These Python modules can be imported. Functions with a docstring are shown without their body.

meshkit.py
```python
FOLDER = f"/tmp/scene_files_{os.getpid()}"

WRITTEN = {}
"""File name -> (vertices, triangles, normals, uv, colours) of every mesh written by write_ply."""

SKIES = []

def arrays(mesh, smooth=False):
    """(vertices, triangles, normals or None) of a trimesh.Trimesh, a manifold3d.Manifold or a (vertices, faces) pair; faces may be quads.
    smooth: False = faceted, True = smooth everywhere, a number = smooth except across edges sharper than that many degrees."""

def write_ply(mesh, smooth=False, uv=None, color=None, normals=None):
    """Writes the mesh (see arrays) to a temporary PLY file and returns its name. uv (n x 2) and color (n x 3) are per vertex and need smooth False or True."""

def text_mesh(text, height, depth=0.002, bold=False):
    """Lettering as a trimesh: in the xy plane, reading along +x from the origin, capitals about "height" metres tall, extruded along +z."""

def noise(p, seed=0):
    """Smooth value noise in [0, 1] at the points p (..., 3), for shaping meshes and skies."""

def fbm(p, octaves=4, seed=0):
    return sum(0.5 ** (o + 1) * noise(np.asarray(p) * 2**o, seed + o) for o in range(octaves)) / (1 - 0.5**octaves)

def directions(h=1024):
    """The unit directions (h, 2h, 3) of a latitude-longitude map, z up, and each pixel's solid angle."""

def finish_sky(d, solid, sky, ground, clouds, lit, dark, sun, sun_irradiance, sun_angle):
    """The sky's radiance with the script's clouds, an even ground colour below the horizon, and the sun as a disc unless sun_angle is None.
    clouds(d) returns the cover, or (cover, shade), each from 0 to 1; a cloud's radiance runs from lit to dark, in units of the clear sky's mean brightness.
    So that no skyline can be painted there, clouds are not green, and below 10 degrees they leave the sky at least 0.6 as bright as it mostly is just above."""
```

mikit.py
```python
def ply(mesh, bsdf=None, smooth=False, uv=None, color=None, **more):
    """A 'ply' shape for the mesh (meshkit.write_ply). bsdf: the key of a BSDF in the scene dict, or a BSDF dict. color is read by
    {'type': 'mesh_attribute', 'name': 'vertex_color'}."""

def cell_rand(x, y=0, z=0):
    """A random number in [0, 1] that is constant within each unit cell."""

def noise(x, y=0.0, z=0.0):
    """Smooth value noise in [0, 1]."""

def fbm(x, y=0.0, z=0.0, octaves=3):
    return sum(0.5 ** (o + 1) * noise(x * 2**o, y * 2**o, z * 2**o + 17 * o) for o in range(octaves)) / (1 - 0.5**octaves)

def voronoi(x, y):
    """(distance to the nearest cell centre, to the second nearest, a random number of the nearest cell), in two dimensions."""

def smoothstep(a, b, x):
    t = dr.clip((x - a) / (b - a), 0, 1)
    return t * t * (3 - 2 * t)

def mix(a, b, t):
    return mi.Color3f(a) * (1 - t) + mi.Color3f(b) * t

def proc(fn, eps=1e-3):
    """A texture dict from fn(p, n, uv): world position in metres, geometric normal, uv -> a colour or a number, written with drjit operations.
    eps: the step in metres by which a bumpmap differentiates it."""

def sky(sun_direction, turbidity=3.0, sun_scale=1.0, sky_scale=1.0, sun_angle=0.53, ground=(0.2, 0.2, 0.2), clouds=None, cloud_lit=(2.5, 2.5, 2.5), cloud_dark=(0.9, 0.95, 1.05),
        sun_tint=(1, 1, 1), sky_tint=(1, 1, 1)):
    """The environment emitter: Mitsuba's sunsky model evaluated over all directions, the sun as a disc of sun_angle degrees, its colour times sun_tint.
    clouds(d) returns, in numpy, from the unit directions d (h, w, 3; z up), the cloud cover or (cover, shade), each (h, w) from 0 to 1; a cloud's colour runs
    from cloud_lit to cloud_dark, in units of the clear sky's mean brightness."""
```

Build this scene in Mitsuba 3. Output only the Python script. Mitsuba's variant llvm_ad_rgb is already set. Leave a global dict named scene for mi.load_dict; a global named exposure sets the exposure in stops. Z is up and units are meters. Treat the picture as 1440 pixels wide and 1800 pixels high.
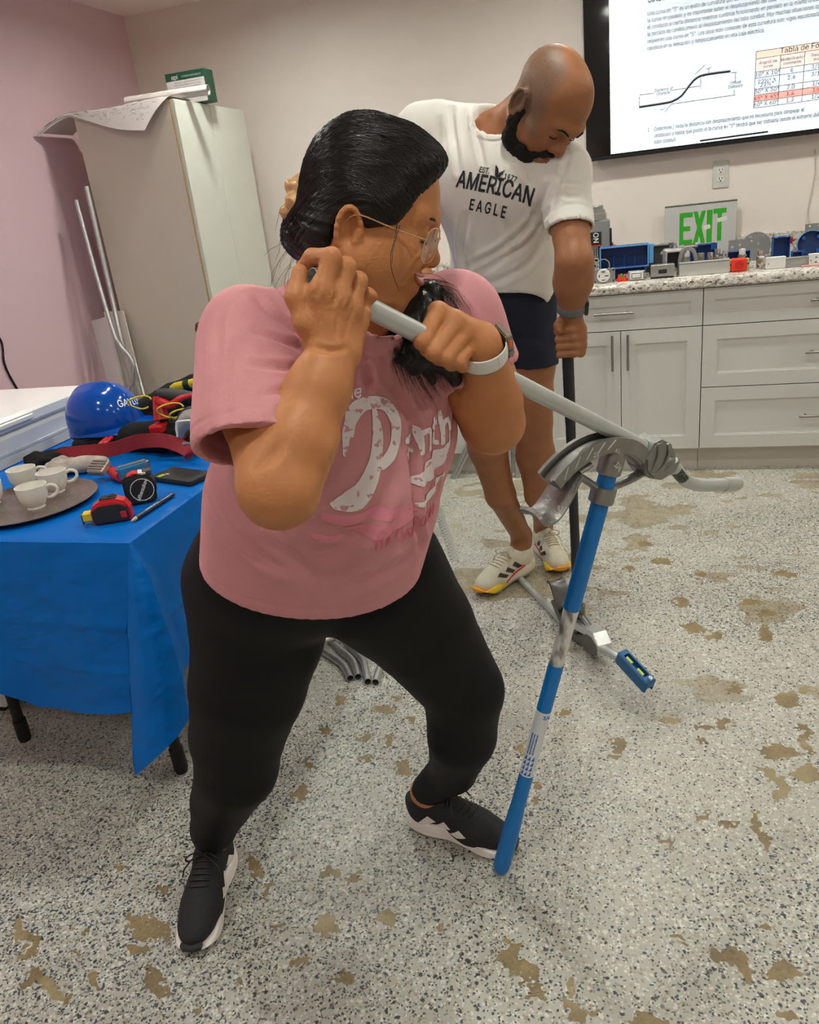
import math, numpy as np, trimesh, manifold3d, shapely, shapely.geometry as sg, shapely.ops, shapely.affinity as saf
import drjit as dr, mitsuba as mi, mikit, meshkit
from mikit import noise, fbm, voronoi, smoothstep, mix, cell_rand, proc
rng = np.random.default_rng(7)
scene, labels = {}, {}

# ---------------------------------------------------------------- camera, lights, exposure
W = np.array([-0.2795, 0.8866, -0.3686]); R = np.array([0.9602, 0.2576, -0.1084]); D = np.cross(W, R)
W /= np.linalg.norm(W); D /= np.linalg.norm(D); R = np.cross(D, W)
EYE = np.array([0.0, 0.0, 1.365]); FOCAL = 1370.0
M4 = np.eye(4); M4[:3, 0], M4[:3, 1], M4[:3, 2], M4[:3, 3] = -R, -D, W, EYE
scene['camera'] = dict(type='perspective', fov=math.degrees(2 * math.atan(720 / FOCAL)), fov_axis='x', near_clip=0.05, far_clip=50.0,
                       to_world=mi.ScalarTransform4f(M4.tolist()))
exposure = 0.42
LAMP = (146.0, 150.0, 136.0)          # the row by the back wall is brighter
# recessed round downlights in the ceiling: x, y
DOWN = [(x, y) for y in (3.45, 2.0, 0.55, -0.95) for x in (-1.65, -0.15, 1.35)]; DOWN_R = 0.075

def ray(u, v): return R * (u - 720) / FOCAL + D * (v - 900) / FOCAL + W
def at(u, v, **k):
    r = ray(u, v); (a, val), = k.items(); i = 'xyz'.index(a)
    return EYE + r * (val - EYE[i]) / r[i]
def pt(u, v, d): return EYE + ray(u, v) * d
def unit(v): v = np.asarray(v, float); return v / np.linalg.norm(v)
A = lambda *v: np.array(v, float)

# ---------------------------------------------------------------- scene bookkeeping
def free(key):
    if not any(k == key or k.startswith(key + '__') for k in list(scene) + list(labels)): return key
    i = 1
    while any(k == f'{key}_{i:03d}' or k.startswith(f'{key}_{i:03d}__') for k in list(scene) + list(labels)): i += 1
    return f'{key}_{i:03d}'
def thing(name, label, cat, group=None, mesh=None, mat=None, smooth=False, kind=None, **more):
    k = free(name); labels[k] = {'label': label, 'category': cat}
    if group: labels[k]['group'] = group
    if kind: labels[k]['kind'] = kind
    if mesh is not None: scene[k] = mikit.ply(mesh, mat, smooth, **more)
    return k
def part(parent, name, mesh, mat, smooth=False, label=None, kind=None, **more):
    k = free(parent + '__' + name); scene[k] = mikit.ply(mesh, mat, smooth, **more)
    if label or kind:
        labels[k] = {}
        if label: labels[k]['label'] = label
        if kind: labels[k]['kind'] = kind
    return k
def struct(name, mesh, mat, label=None, smooth=False, cat=None, **more):
    scene[name] = mikit.ply(mesh, mat, smooth, **more)
    labels[name] = {'kind': 'structure'}
    if label: labels[name]['label'] = label
    if cat: labels[name]['category'] = cat
    return name

# ---------------------------------------------------------------- mesh helpers: every one returns (vertices, triangles)
def cat(*ms):
    vs, fs, n = [], [], 0
    for v, f in ms:
        vs.append(v); fs.append(np.asarray(f) + n); n += len(v)
    return np.vstack(vs), np.vstack(fs)
def move(m, t): return m[0] + np.asarray(t, float), m[1]
def xf(m, rot, t=(0, 0, 0)):
    """rot: 3x3 whose COLUMNS are the images of the local axes."""
    return m[0] @ np.asarray(rot).T + np.asarray(t, float), m[1]
def rotz(a): c, s = math.cos(a), math.sin(a); return np.array([[c, -s, 0], [s, c, 0], [0, 0, 1.0]])
def rotx(a): c, s = math.cos(a), math.sin(a); return np.array([[1.0, 0, 0], [0, c, -s], [0, s, c]])
def roty(a): c, s = math.cos(a), math.sin(a); return np.array([[c, 0, s], [0, 1.0, 0], [-s, 0, c]])
def frame(z, x=(1, 0, 0)):
    z = unit(z); x = np.asarray(x, float); x = unit(x - z * (x @ z)); return np.stack([x, np.cross(z, x), z], 1)
def hull(pts):
    h = trimesh.convex.convex_hull(np.asarray(pts, float)); return np.array(h.vertices), np.array(h.faces)
def box(lo, hi, c=0.0):
    """box with chamfered edges"""
    lo, hi = np.minimum(lo, hi).astype(float), np.maximum(lo, hi).astype(float)
    c = min(c, 0.45 * (hi - lo).min())
    if c <= 0:
        return hull([[x, y, z] for x in (lo[0], hi[0]) for y in (lo[1], hi[1]) for z in (lo[2], hi[2])])
    p = []
    for k in range(3):
        d = np.full(3, c); d[k] = 0
        for s in np.ndindex(2, 2, 2):
            p.append([(lo[i] + d[i]) if s[i] == 0 else (hi[i] - d[i]) for i in range(3)])
    return hull(p)
def cbox(c, s, ch=0.0): c, s = np.asarray(c, float), np.asarray(s, float) / 2; return box(c - s, c + s, ch)
def tubem(points, r, n=12, caps=True, flat=None, up=None):
    """swept tube; r scalar or per point; flat=(a,b) scales the ring (ribbon); up fixes the ring's first axis"""
    p = np.asarray(points, float); r = np.broadcast_to(np.asarray(r, float), (len(p),))
    t = np.gradient(p, axis=0); t /= np.linalg.norm(t, axis=1, keepdims=True) + 1e-12
    a = np.zeros_like(p)
    u = np.asarray(up if up is not None else ([0, 0, 1.0] if abs(t[0, 2]) < .9 else [1.0, 0, 0]), float)
    for i in range(len(p)):
        if up is not None: u = np.asarray(up, float)
        u = u - t[i] * (u @ t[i]); u = u / (np.linalg.norm(u) + 1e-12); a[i] = u
    b = np.cross(t, a); ang = np.arange(n) * 2 * np.pi / n
    fa, fb = flat or (1, 1)
    v = p[:, None] + r[:, None, None] * (fa * np.cos(ang)[None, :, None] * a[:, None] + fb * np.sin(ang)[None, :, None] * b[:, None])
    i, j = np.meshgrid(np.arange(len(p) - 1), np.arange(n), indexing='ij')
    q = np.stack([i * n + j, i * n + (j + 1) % n, (i + 1) * n + (j + 1) % n, (i + 1) * n + j], -1).reshape(-1, 4)
    f = np.vstack([q[:, [0, 1, 2]], q[:, [0, 2, 3]]])
    v = v.reshape(-1, 3)
    if caps:
        m = len(v); v = np.vstack([v, p[:1], p[-1:]]); j = np.arange(n); e = (len(p) - 1) * n
        f = np.vstack([f, np.stack([(j + 1) % n, j, np.full(n, m)], 1), np.stack([e + j, e + (j + 1) % n, np.full(n, m + 1)], 1)])
    return v, f
def pipe(points, r, ri, n=16):
    """open-ended hollow tube"""
    p = np.asarray(points, float)
    o, i_ = tubem(p, r, n, False), tubem(p, ri, n, False)
    m = len(o[0]); j = np.arange(n); e = (len(p) - 1) * n
    f = [o[1], i_[1][:, ::-1] + m]
    for s, fl in ((0, True), (e, False)):
        q = np.stack([s + j, s + (j + 1) % n, m + s + (j + 1) % n, m + s + j], 1)
        q = q[:, ::-1] if fl else q
        q = q if fl else q
        f += [q[:, [0, 1, 2]], q[:, [0, 2, 3]]]
    return np.vstack([o[0], i_[0]]), np.vstack(f)
def curve(ctrl, n=24):
    """Catmull-Rom through the control points"""
    c = np.asarray(ctrl, float); c = np.vstack([2 * c[0] - c[1], c, 2 * c[-1] - c[-2]])
    out = []
    seg = len(c) - 3
    for s in np.linspace(0, seg - 1e-9, n):
        i = int(s); t = s - i; p0, p1, p2, p3 = c[i:i + 4]
        out.append(.5 * (2 * p1 + (p2 - p0) * t + (2 * p0 - 5 * p1 + 4 * p2 - p3) * t * t + (3 * p1 - p0 - 3 * p2 + p3) * t ** 3))
    return np.array(out)
def lathe(profile, n=32):
    """profile: (radius, z) rows from bottom to top, around z"""
    pr = np.asarray(profile, float); ang = np.arange(n) * 2 * np.pi / n
    v = np.stack([pr[:, :1] * np.cos(ang), pr[:, :1] * np.sin(ang), np.repeat(pr[:, 1:], n, 1)], -1).reshape(-1, 3)
    i, j = np.meshgrid(np.arange(len(pr) - 1), np.arange(n), indexing='ij')
    q = np.stack([i * n + j, i * n + (j + 1) % n, (i + 1) * n + (j + 1) % n, (i + 1) * n + j], -1).reshape(-1, 4)
    return v, np.vstack([q[:, [0, 1, 2]], q[:, [0, 2, 3]]])
def prism(poly, depth, z0=0.0, max_edge=None):
    """polygon(s) in xy extruded along +z"""
    if not isinstance(poly, sg.base.BaseGeometry): poly = sg.Polygon(poly)
    out = []
    for g in getattr(poly, 'geoms', [poly]):
        if g.area < 1e-10: continue
        e = trimesh.creation.extrude_polygon(g, depth, engine='earcut'); out.append((np.array(e.vertices) + [0, 0, z0], np.array(e.faces)))
    return cat(*out)
def chamfer_prism(poly, depth, c):
    """convex-ish polygon extruded with chamfered rims"""
    p = sg.Polygon(poly) if not isinstance(poly, sg.base.BaseGeometry) else poly
    return cat(prism(p.buffer(-c), depth), prism(p, depth - 2 * c, c))
def text(s, h, depth=0.0015, bold=False):
    m = meshkit.text_mesh(s, h, depth, bold); return np.array(m.vertices), np.array(m.faces)
def centred(m, axes=(0, 1)):
    v = m[0].copy()
    for a in axes: v[:, a] -= (v[:, a].min() + v[:, a].max()) / 2
    return v, m[1]
def manifold(m):
    t = trimesh.Trimesh(m[0], m[1]); t.merge_vertices(); t.fix_normals()
    return manifold3d.Manifold(manifold3d.Mesh(np.asarray(t.vertices, np.float32), np.asarray(t.faces, np.uint32)))
def unman(m): o = m.to_mesh(); return np.array(o.vert_properties[:, :3], float), np.array(o.tri_verts, int)

# ---------------------------------------------------------------- implicit surfaces on a rectilinear grid, meshed with surface nets
def axis_grid(spans):
    """spans: [(from, to, step), ...] joined"""
    out = []
    for a, b, h in spans: out.append(np.linspace(a, b, max(2, int(round((b - a) / h)) + 1))[:-1])
    return np.concatenate(out + [[spans[-1][1]]]).astype(np.float32)
class Field:
    def __init__(self, xs, ys, zs, fill=0.2):
        self.g = [np.asarray(a, np.float32) for a in (xs, ys, zs)]
        self.F = np.full([len(a) for a in self.g], fill, np.float32)
    def _sub(self, lo, hi):
        s = []
        for a, l, h in zip(self.g, lo, hi): s.append(slice(max(0, np.searchsorted(a, l) - 1), min(len(a), np.searchsorted(a, h) + 1)))
        s = tuple(s)
        if any(q.stop <= q.start for q in s): return None, None
        X = self.g[0][s[0]][:, None, None], self.g[1][s[1]][None, :, None], self.g[2][s[2]][None, None, :]
        return s, X
    def _put(self, s, d, k, mode):
        a = self.F[s]
        if mode == 'add':
            if k > 0:
                h = np.maximum(k - np.abs(a - d), 0) / k; self.F[s] = np.minimum(a, d) - h * h * k / 4
            else: self.F[s] = np.minimum(a, d)
        else:
            b = -d
            if k > 0:
                h = np.maximum(k - np.abs(a - b), 0) / k; self.F[s] = np.maximum(a, b) + h * h * k / 4
            else: self.F[s] = np.maximum(a, b)
    def bone(self, a, b, ra, rb, k=.01, mode='add', flat=None):
        """round cone; flat=(direction, factor) squashes it along a direction"""
        a, b = np.asarray(a, float), np.asarray(b, float); m = max(ra, rb) * (1.0 if flat is None else max(1, flat[1])) + k + .015
        s, X = self._sub(np.minimum(a, b) - m, np.maximum(a, b) + m)
        if s is None: return self
        ab = b - a; L2 = ab @ ab + 1e-12
        P = [X[i] - np.float32(a[i]) for i in range(3)]
        t = np.clip((P[0] * ab[0] + P[1] * ab[1] + P[2] * ab[2]) / L2, 0, 1).astype(np.float32)
        Q = [P[i] - t * np.float32(ab[i]) for i in range(3)]
        if flat is not None:
            n = unit(flat[0]); e = (Q[0] * n[0] + Q[1] * n[1] + Q[2] * n[2]) * np.float32(1 / flat[1] - 1)
            Q = [Q[i] + e * np.float32(n[i]) for i in range(3)]
        d = np.sqrt(Q[0] ** 2 + Q[1] ** 2 + Q[2] ** 2) - (np.float32(ra) + t * np.float32(rb - ra))
        self._put(s, d.astype(np.float32), k, mode); return self
    def chain(self, pts, rs, k=.01, mode='add', flat=None):
        for i in range(len(pts) - 1): self.bone(pts[i], pts[i + 1], rs[i], rs[i + 1], k, mode, flat)
        return self
    def ball(self, c, r, axes=None, k=.01, mode='add'):
        """ellipsoid, r scalar or 3 radii along the columns of axes"""
        c = np.asarray(c, float); r = np.broadcast_to(np.asarray(r, float), (3,)); ax = np.eye(3) if axes is None else np.asarray(axes)
        e = np.sqrt(((ax * r) ** 2).sum(1)) + k + .015
        s, X = self._sub(c - e, c + e)
        if s is None: return self
        P = [X[i] - np.float32(c[i]) for i in range(3)]
        q = [(P[0] * ax[0, j] + P[1] * ax[1, j] + P[2] * ax[2, j]) for j in range(3)]
        k0 = np.sqrt(sum((q[j] / r[j]) ** 2 for j in range(3))); k1 = np.sqrt(sum((q[j] / r[j] ** 2) ** 2 for j in range(3))) + 1e-9
        self._put(s, (k0 * (k0 - 1) / k1).astype(np.float32), k, mode); return self
    def half(self, p, n, k=.0, within=None):
        """keeps the side that n points away from (cuts off the n side); within=(centre, radius) limits the cut"""
        p, n = np.asarray(p, float), unit(n)
        X = self.g[0][:, None, None], self.g[1][None, :, None], self.g[2][None, None, :]
        s = (slice(None),) * 3
        if within is not None: s, X = self._sub(np.asarray(within[0]) - within[1], np.asarray(within[0]) + within[1])
        d = (X[0] - p[0]) * n[0] + (X[1] - p[1]) * n[1] + (X[2] - p[2]) * n[2]
        self._put(s, -d.astype(np.float32), k, 'cut'); return self
    def fn(self, f, k=0.0, mode='add', lo=None, hi=None):
        lo = [a[0] for a in self.g] if lo is None else lo; hi = [a[-1] for a in self.g] if hi is None else hi
        s, X = self._sub(lo, hi); d = np.broadcast_to(f(*X), self.F[s].shape)
        self._put(s, d.astype(np.float32), k, mode); return self
    def mesh(self, relax=1):
        F, g = self.F, self.g; S = F < 0
        n = F.shape; c = np.zeros([m - 1 for m in n], np.int8)
        for o in np.ndindex(2, 2, 2): c += S[o[0]:n[0] - 1 + o[0], o[1]:n[1] - 1 + o[1], o[2]:n[2] - 1 + o[2]]
        act = np.argwhere((c > 0) & (c < 8)); idx = np.full(c.shape, -1, np.int32); idx[tuple(act.T)] = np.arange(len(act))
        corner = {o: F[act[:, 0] + o[0], act[:, 1] + o[1], act[:, 2] + o[2]] for o in np.ndindex(2, 2, 2)}
        P = np.zeros((len(act), 3)); N = np.zeros(len(act))
        for ax in range(3):
            for o in np.ndindex(2, 2, 2):
                if o[ax]: continue
                e = list(o); e[ax] = 1; a, b = corner[o], corner[tuple(e)]; m = (a < 0) != (b < 0)
                q = np.tile(np.array(o, float), (m.sum(), 1)); q[:, ax] = a[m] / (a[m] - b[m]); P[m] += q; N[m] += 1
        P /= N[:, None]; V = np.zeros_like(P)
        for i in range(3): V[:, i] = g[i][act[:, i]] * (1 - P[:, i]) + g[i][act[:, i] + 1] * P[:, i]
        fs = []
        for ax in range(3):
            u, w = (ax + 1) % 3, (ax + 2) % 3; sl = [slice(1, n[i] - 1) for i in range(3)]; sl[ax] = slice(0, n[ax] - 1); s2 = list(sl); s2[ax] = slice(1, n[ax])
            a, b = S[tuple(sl)], S[tuple(s2)]
            for flip, mask in ((False, a & ~b), (True, ~a & b)):
                e = np.argwhere(mask); e[:, u] += 1; e[:, w] += 1
                if not len(e): continue
                def ci(du, dw):
                    z = e.copy(); z[:, u] -= du; z[:, w] -= dw; return idx[z[:, 0], z[:, 1], z[:, 2]]
                q = np.stack([ci(1, 1), ci(0, 1), ci(0, 0), ci(1, 0)], 1); fs.append(q[:, ::-1] if flip else q)
        q = np.vstack(fs); q = q[(q >= 0).all(1)]
        f = np.vstack([q[:, [0, 1, 2]], q[:, [0, 2, 3]]])
        for _ in range(relax): V = lap(V, q, .5)
        return V, f
def lap(V, q, w):
    a = np.zeros_like(V); c = np.zeros(len(V))
    for i in range(q.shape[1]):
        j = (i + 1) % q.shape[1]
        np.add.at(a, q[:, i], V[q[:, j]]); np.add.at(a, q[:, j], V[q[:, i]]); np.add.at(c, q[:, i], 1); np.add.at(c, q[:, j], 1)
    return V * (1 - w) + w * a / np.maximum(c, 1)[:, None]
def vnormals(m): return meshkit.arrays(m, True)[2]
def displace(m, fn):
    n = vnormals(m); return m[0] + n * np.asarray(fn(m[0], n))[:, None], m[1]
def fnoise(p, scale, seed=0, oct=3): return meshkit.fbm(np.asarray(p) * np.asarray(scale), oct, seed)
def seggauss(p, a, b, w):
    """1 on the segment a-b, falling off as a gaussian of width w"""
    a, b = np.asarray(a, float), np.asarray(b, float); ab = b - a
    t = np.clip((p - a) @ ab / (ab @ ab), 0, 1); d = np.linalg.norm(p - a - t[:, None] * ab, axis=1)
    return np.exp(-(d / w) ** 2) * np.sin(np.pi * np.clip(t * .9 + .05, 0, 1)) ** .5
def hit(mesh, uv, off=0.0):
    """points of a mesh seen through pixels, moved towards the eye by off"""
    tm = mesh if isinstance(mesh, trimesh.Trimesh) else trimesh.Trimesh(mesh[0], mesh[1], process=False); d = np.array([unit(ray(*q)) for q in uv])
    loc, ri, ti = tm.ray.intersects_location(np.tile(EYE, (len(d), 1)), d, multiple_hits=False); P = np.full((len(d), 3), np.nan); P[ri] = loc - d[ri] * off
    return P
def folds(mesh, items):
    """creases of cloth: polylines on the surface, each a valley of width w and depth d with raised lips"""
    from scipy.spatial import cKDTree
    tm = trimesh.Trimesh(mesh[0], mesh[1], process=False); out = []
    for uv, w, d in items:
        P = hit(tm, curve(np.array(uv, float), 60)) if len(uv) > 2 else hit(tm, np.linspace(uv[0], uv[1], 60))
        ok = np.isfinite(P).all(1); P = P[ok]; t = np.linspace(0, 1, 60)[ok]
        if len(P) > 3: out.append((cKDTree(P), np.sin(np.pi * (t * .9 + .05)) ** .6, w, d))
    def fn(v):
        h = np.zeros(len(v))
        for tree, tp, w, d in out:
            r, i = tree.query(v, distance_upper_bound=w * 4.5); m = np.isfinite(r); q = r[m] / w
            h[m] += tp[i[m]] * d * (-np.exp(-q * q) + .55 * np.exp(-((q - 1.7) / .9) ** 2))
        return h
    return fn
def drape(flat, O, ex, ey, ez, target, lift=.0012, spacing=None):
    """lays a flat lettering polygon (shapely, in local x,y metres) on a mesh: rays along -ez from the plane O,ex,ey; returns a thin relief"""
    tri = []
    for g in getattr(flat, 'geoms', [flat]):
        if g.area < 1e-9: continue
        g2 = g.segmentize(spacing or .006)
        v, f = trimesh.creation.triangulate_polygon(g2, engine='earcut'); tri.append((np.c_[v, np.zeros(len(v))], f))
    v, f = cat(*tri)
    v, f = trimesh.remesh.subdivide_to_size(v, f, spacing or .008, max_iter=12)
    tm = trimesh.Trimesh(target[0], target[1], process=False)
    o = O + v[:, :1] * ex + v[:, 1:2] * ey + ez * .25
    loc, ri, ti = tm.ray.intersects_location(o, np.tile(-np.asarray(ez, float), (len(o), 1)), multiple_hits=False)
    P = np.full((len(v), 3), np.nan); P[ri] = loc + tm.face_normals[ti] * lift
    ok = np.isfinite(P).all(1); f = f[ok[f].all(1)]
    # drop faces torn over a silhouette
    e = np.linalg.norm(P[f] - P[np.roll(f, 1, 1)], axis=2).max(1); f = f[e < (spacing or .008) * 4]
    P[~ok] = P[f[0, 0]] if len(f) else 0
    used = np.unique(f); re = np.full(len(P), -1); re[used] = np.arange(len(used))
    return P[used], re[f]
def text_poly(s, h, bold=False):
    """lettering as a shapely polygon with its baseline on y=0"""
    m = meshkit.text_mesh(s, h, .001, bold)
    z = m.triangles[:, :, 2]; top = m.triangles[(z > .0009).all(1)][:, :, :2]
    return shapely.union_all([sg.Polygon(t) for t in top if sg.Polygon(t).area > 1e-12]).buffer(h * .002)
# ---------------------------------------------------------------- materials
def plain(c, rough=.5, metal=0.0, spec=.5, **k): return dict(type='twosided', b=dict(type='principled', base_color=dict(type='rgb', value=list(c)) if not isinstance(c, dict) else c, roughness=rough, metallic=metal, specular=spec, **k))
def mat(name, d): scene[name] = d; return name
def bump(name, inner, fn, scale, eps=1e-3):
    scene[name] = dict(type='twosided', b=dict(type='bumpmap', arbitrary=proc(fn, eps), scale=scale, nested=inner)); return name
def srgb(r, g, b):
    c = np.array([r, g, b]) / 255.0
    return tuple(float(x) for x in np.where(c <= .04045, c / 12.92, ((c + .055) / 1.055) ** 2.4))
VC = {'type': 'mesh_attribute', 'name': 'vertex_color'}

def orange_peel(p, n, uv): return fbm(p.x * 140, p.y * 140, p.z * 140, 2)
bump('mat_wall_pink', dict(type='principled', base_color=dict(type='rgb', value=[.64, .45, .49]), roughness=.55, specular=.3), orange_peel, .0006)
bump('mat_wall_back', dict(type='principled', base_color=dict(type='rgb', value=[.75, .685, .625]), roughness=.55, specular=.3), orange_peel, .0006)
mat('mat_ceiling', plain((.66, .58, .56), .9))
mat('mat_white_paint', plain((.56, .56, .525), .38))
mat('mat_toe', plain((.50, .46, .40), .55))
mat('mat_cream_panel', plain(proc(lambda p, n, uv: mix((.55, .495, .415), (.58, .525, .44), fbm(p.x * 5, p.y * 5, p.z * 2))), .5))
mat('mat_door_panel', plain((.56, .57, .50), .42))
mat('mat_edge_wood', plain((.42, .27, .11), .6))
mat('mat_dark', plain((.007, .007, .0075), .5, spec=.3))
mat('mat_black_gloss', plain((.008, .008, .009), .12))
mat('mat_brushed', plain((.33, .31, .28), .38, 1.0))
mat('mat_steel', plain((.46, .46, .45), .30, 1.0))
mat('mat_steel_dark', plain((.17, .165, .16), .42, 1.0))
mat('mat_galv', plain(proc(lambda p, n, uv: mix((.42, .43, .43), (.56, .57, .56), fbm(p.x * 60, p.y * 60, p.z * 60))), .36, .9))
mat('mat_galv_light', plain((.66, .67, .65), .38, .85))
mat('mat_white_plastic', plain((.70, .68, .64), .32))
mat('mat_freezer', plain((.74, .73, .72), .22))
mat('mat_green', plain(srgb(45, 158, 30), .5))
mat('mat_sign', plain((.50, .49, .48), .4))

# terrazzo-like epoxy floor: chips of several colours, worn patches down to the brown concrete
STAINS = [(264, 1633, 46, 10, 25), (250, 1668, 26, 12, 0), (42, 1650, 13, 34, -30), (80, 1734, 40, 12, 45), (278, 1727, 13, 26, -20), (120, 1683, 7, 8, 0), (158, 1638, 6, 6, 0), (163, 1730, 8, 10, 0),
          (455, 1522, 14, 12, 30), (288, 1567, 8, 14, 0), (212, 1522, 13, 10, 0), (417, 1729, 8, 7, 0), (712, 1353, 15, 13, 0), (527, 1397, 12, 16, 40), (571, 1533, 12, 14, 0), (620, 1553, 17, 8, 0),
          (678, 1613, 19, 12, 0), (566, 1630, 12, 13, 0), (527, 1693, 10, 11, 0), (498, 1630, 9, 6, 0), (902, 1689, 16, 26, -20), (600, 1716, 18, 10, 0), (787, 1633, 7, 8, 0), (467, 1572, 6, 14, 0),
          (895, 1682, 14, 20, -10), (928, 1716, 22, 10, 50), (945, 1742, 16, 10, 0), (1010, 1762, 24, 10, 20), (1034, 1776, 20, 16, 0), (1290, 1690, 34, 11, 38), (1370, 1705, 20, 12, 0), (1375, 1787, 24, 12, 0),
          (1328, 1448, 8, 22, 0), (1340, 1475, 14, 9, 30), (1370, 1322, 24, 12, 0), (1360, 1362, 30, 8, 25), (1418, 1296, 9, 26, -20), (1424, 1360, 22, 14, 0), (1385, 1232, 20, 14, 20), (1368, 1385, 14, 10, 0), (1270, 1270, 14, 9, 0),
          (1085, 1312, 13, 11, 0), (1080, 1335, 8, 6, 0), (992, 1255, 6, 6, 0), (945, 1382, 8, 6, 0), (947, 1412, 5, 8, 0), (1242, 1440, 10, 8, 0), (1285, 1460, 7, 8, 0), (1180, 1270, 16, 6, 0), (1230, 1275, 10, 6, 0),
          (1172, 1485, 9, 7, 0), (912, 1317, 12, 6, 0), (1350, 1115, 16, 12, 0), (1255, 1120, 14, 8, 0), (1165, 985, 14, 6, 0), (1215, 1105, 20, 8, 10), (1290, 1210, 12, 6, 0), (1230, 1300, 7, 4, 0), (1420, 1215, 14, 6, 0), (1010, 1735, 6, 8, 0),
          (1285, 1790, 9, 5, 0), (1345, 1625, 10, 8, 40), (1190, 1645, 6, 5, 0), (340, 1770, 7, 5, 0), (905, 1505, 4, 4, 0), (1150, 1800, 30, 12, 0), (672, 1247, 18, 8, 0), (568, 1288, 12, 9, 0), (599, 1233, 9, 6, 0), (689, 1302, 7, 10, 20), (724, 1266, 8, 7, 0), (641, 1292, 12, 6, 0), (537, 1344, 7, 5, 0), (560, 1264, 7, 5, 0), (700, 1228, 10, 5, 0), (640, 1330, 7, 6, 0), (1105, 1000, 16, 5, 0), (1130, 955, 18, 5, 10), (1060, 930, 10, 4, 0), (1230, 1010, 14, 5, 0), (1350, 1080, 16, 6, 0), (1200, 1060, 16, 6, 0), (1320, 1060, 14, 5, 0), (1380, 1010, 16, 6, 0)]
_st = []
for u, v, a, b, an in STAINS:
    c = at(u, v, z=0.0); dx = at(u + a, v, z=0.0) - c; dy = at(u, v + b, z=0.0) - c
    an = math.radians(an); J = np.stack([at(u + 1, v, z=0.0)[:2] - c[:2], at(u, v + 1, z=0.0)[:2] - c[:2]], 1)
    E = J @ np.array([[math.cos(an), -math.sin(an)], [math.sin(an), math.cos(an)]]) @ np.diag([a * 1.15, b * 1.15])
    _st.append((c, np.linalg.inv(E), max(np.linalg.norm(dx), np.linalg.norm(dy))))
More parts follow.
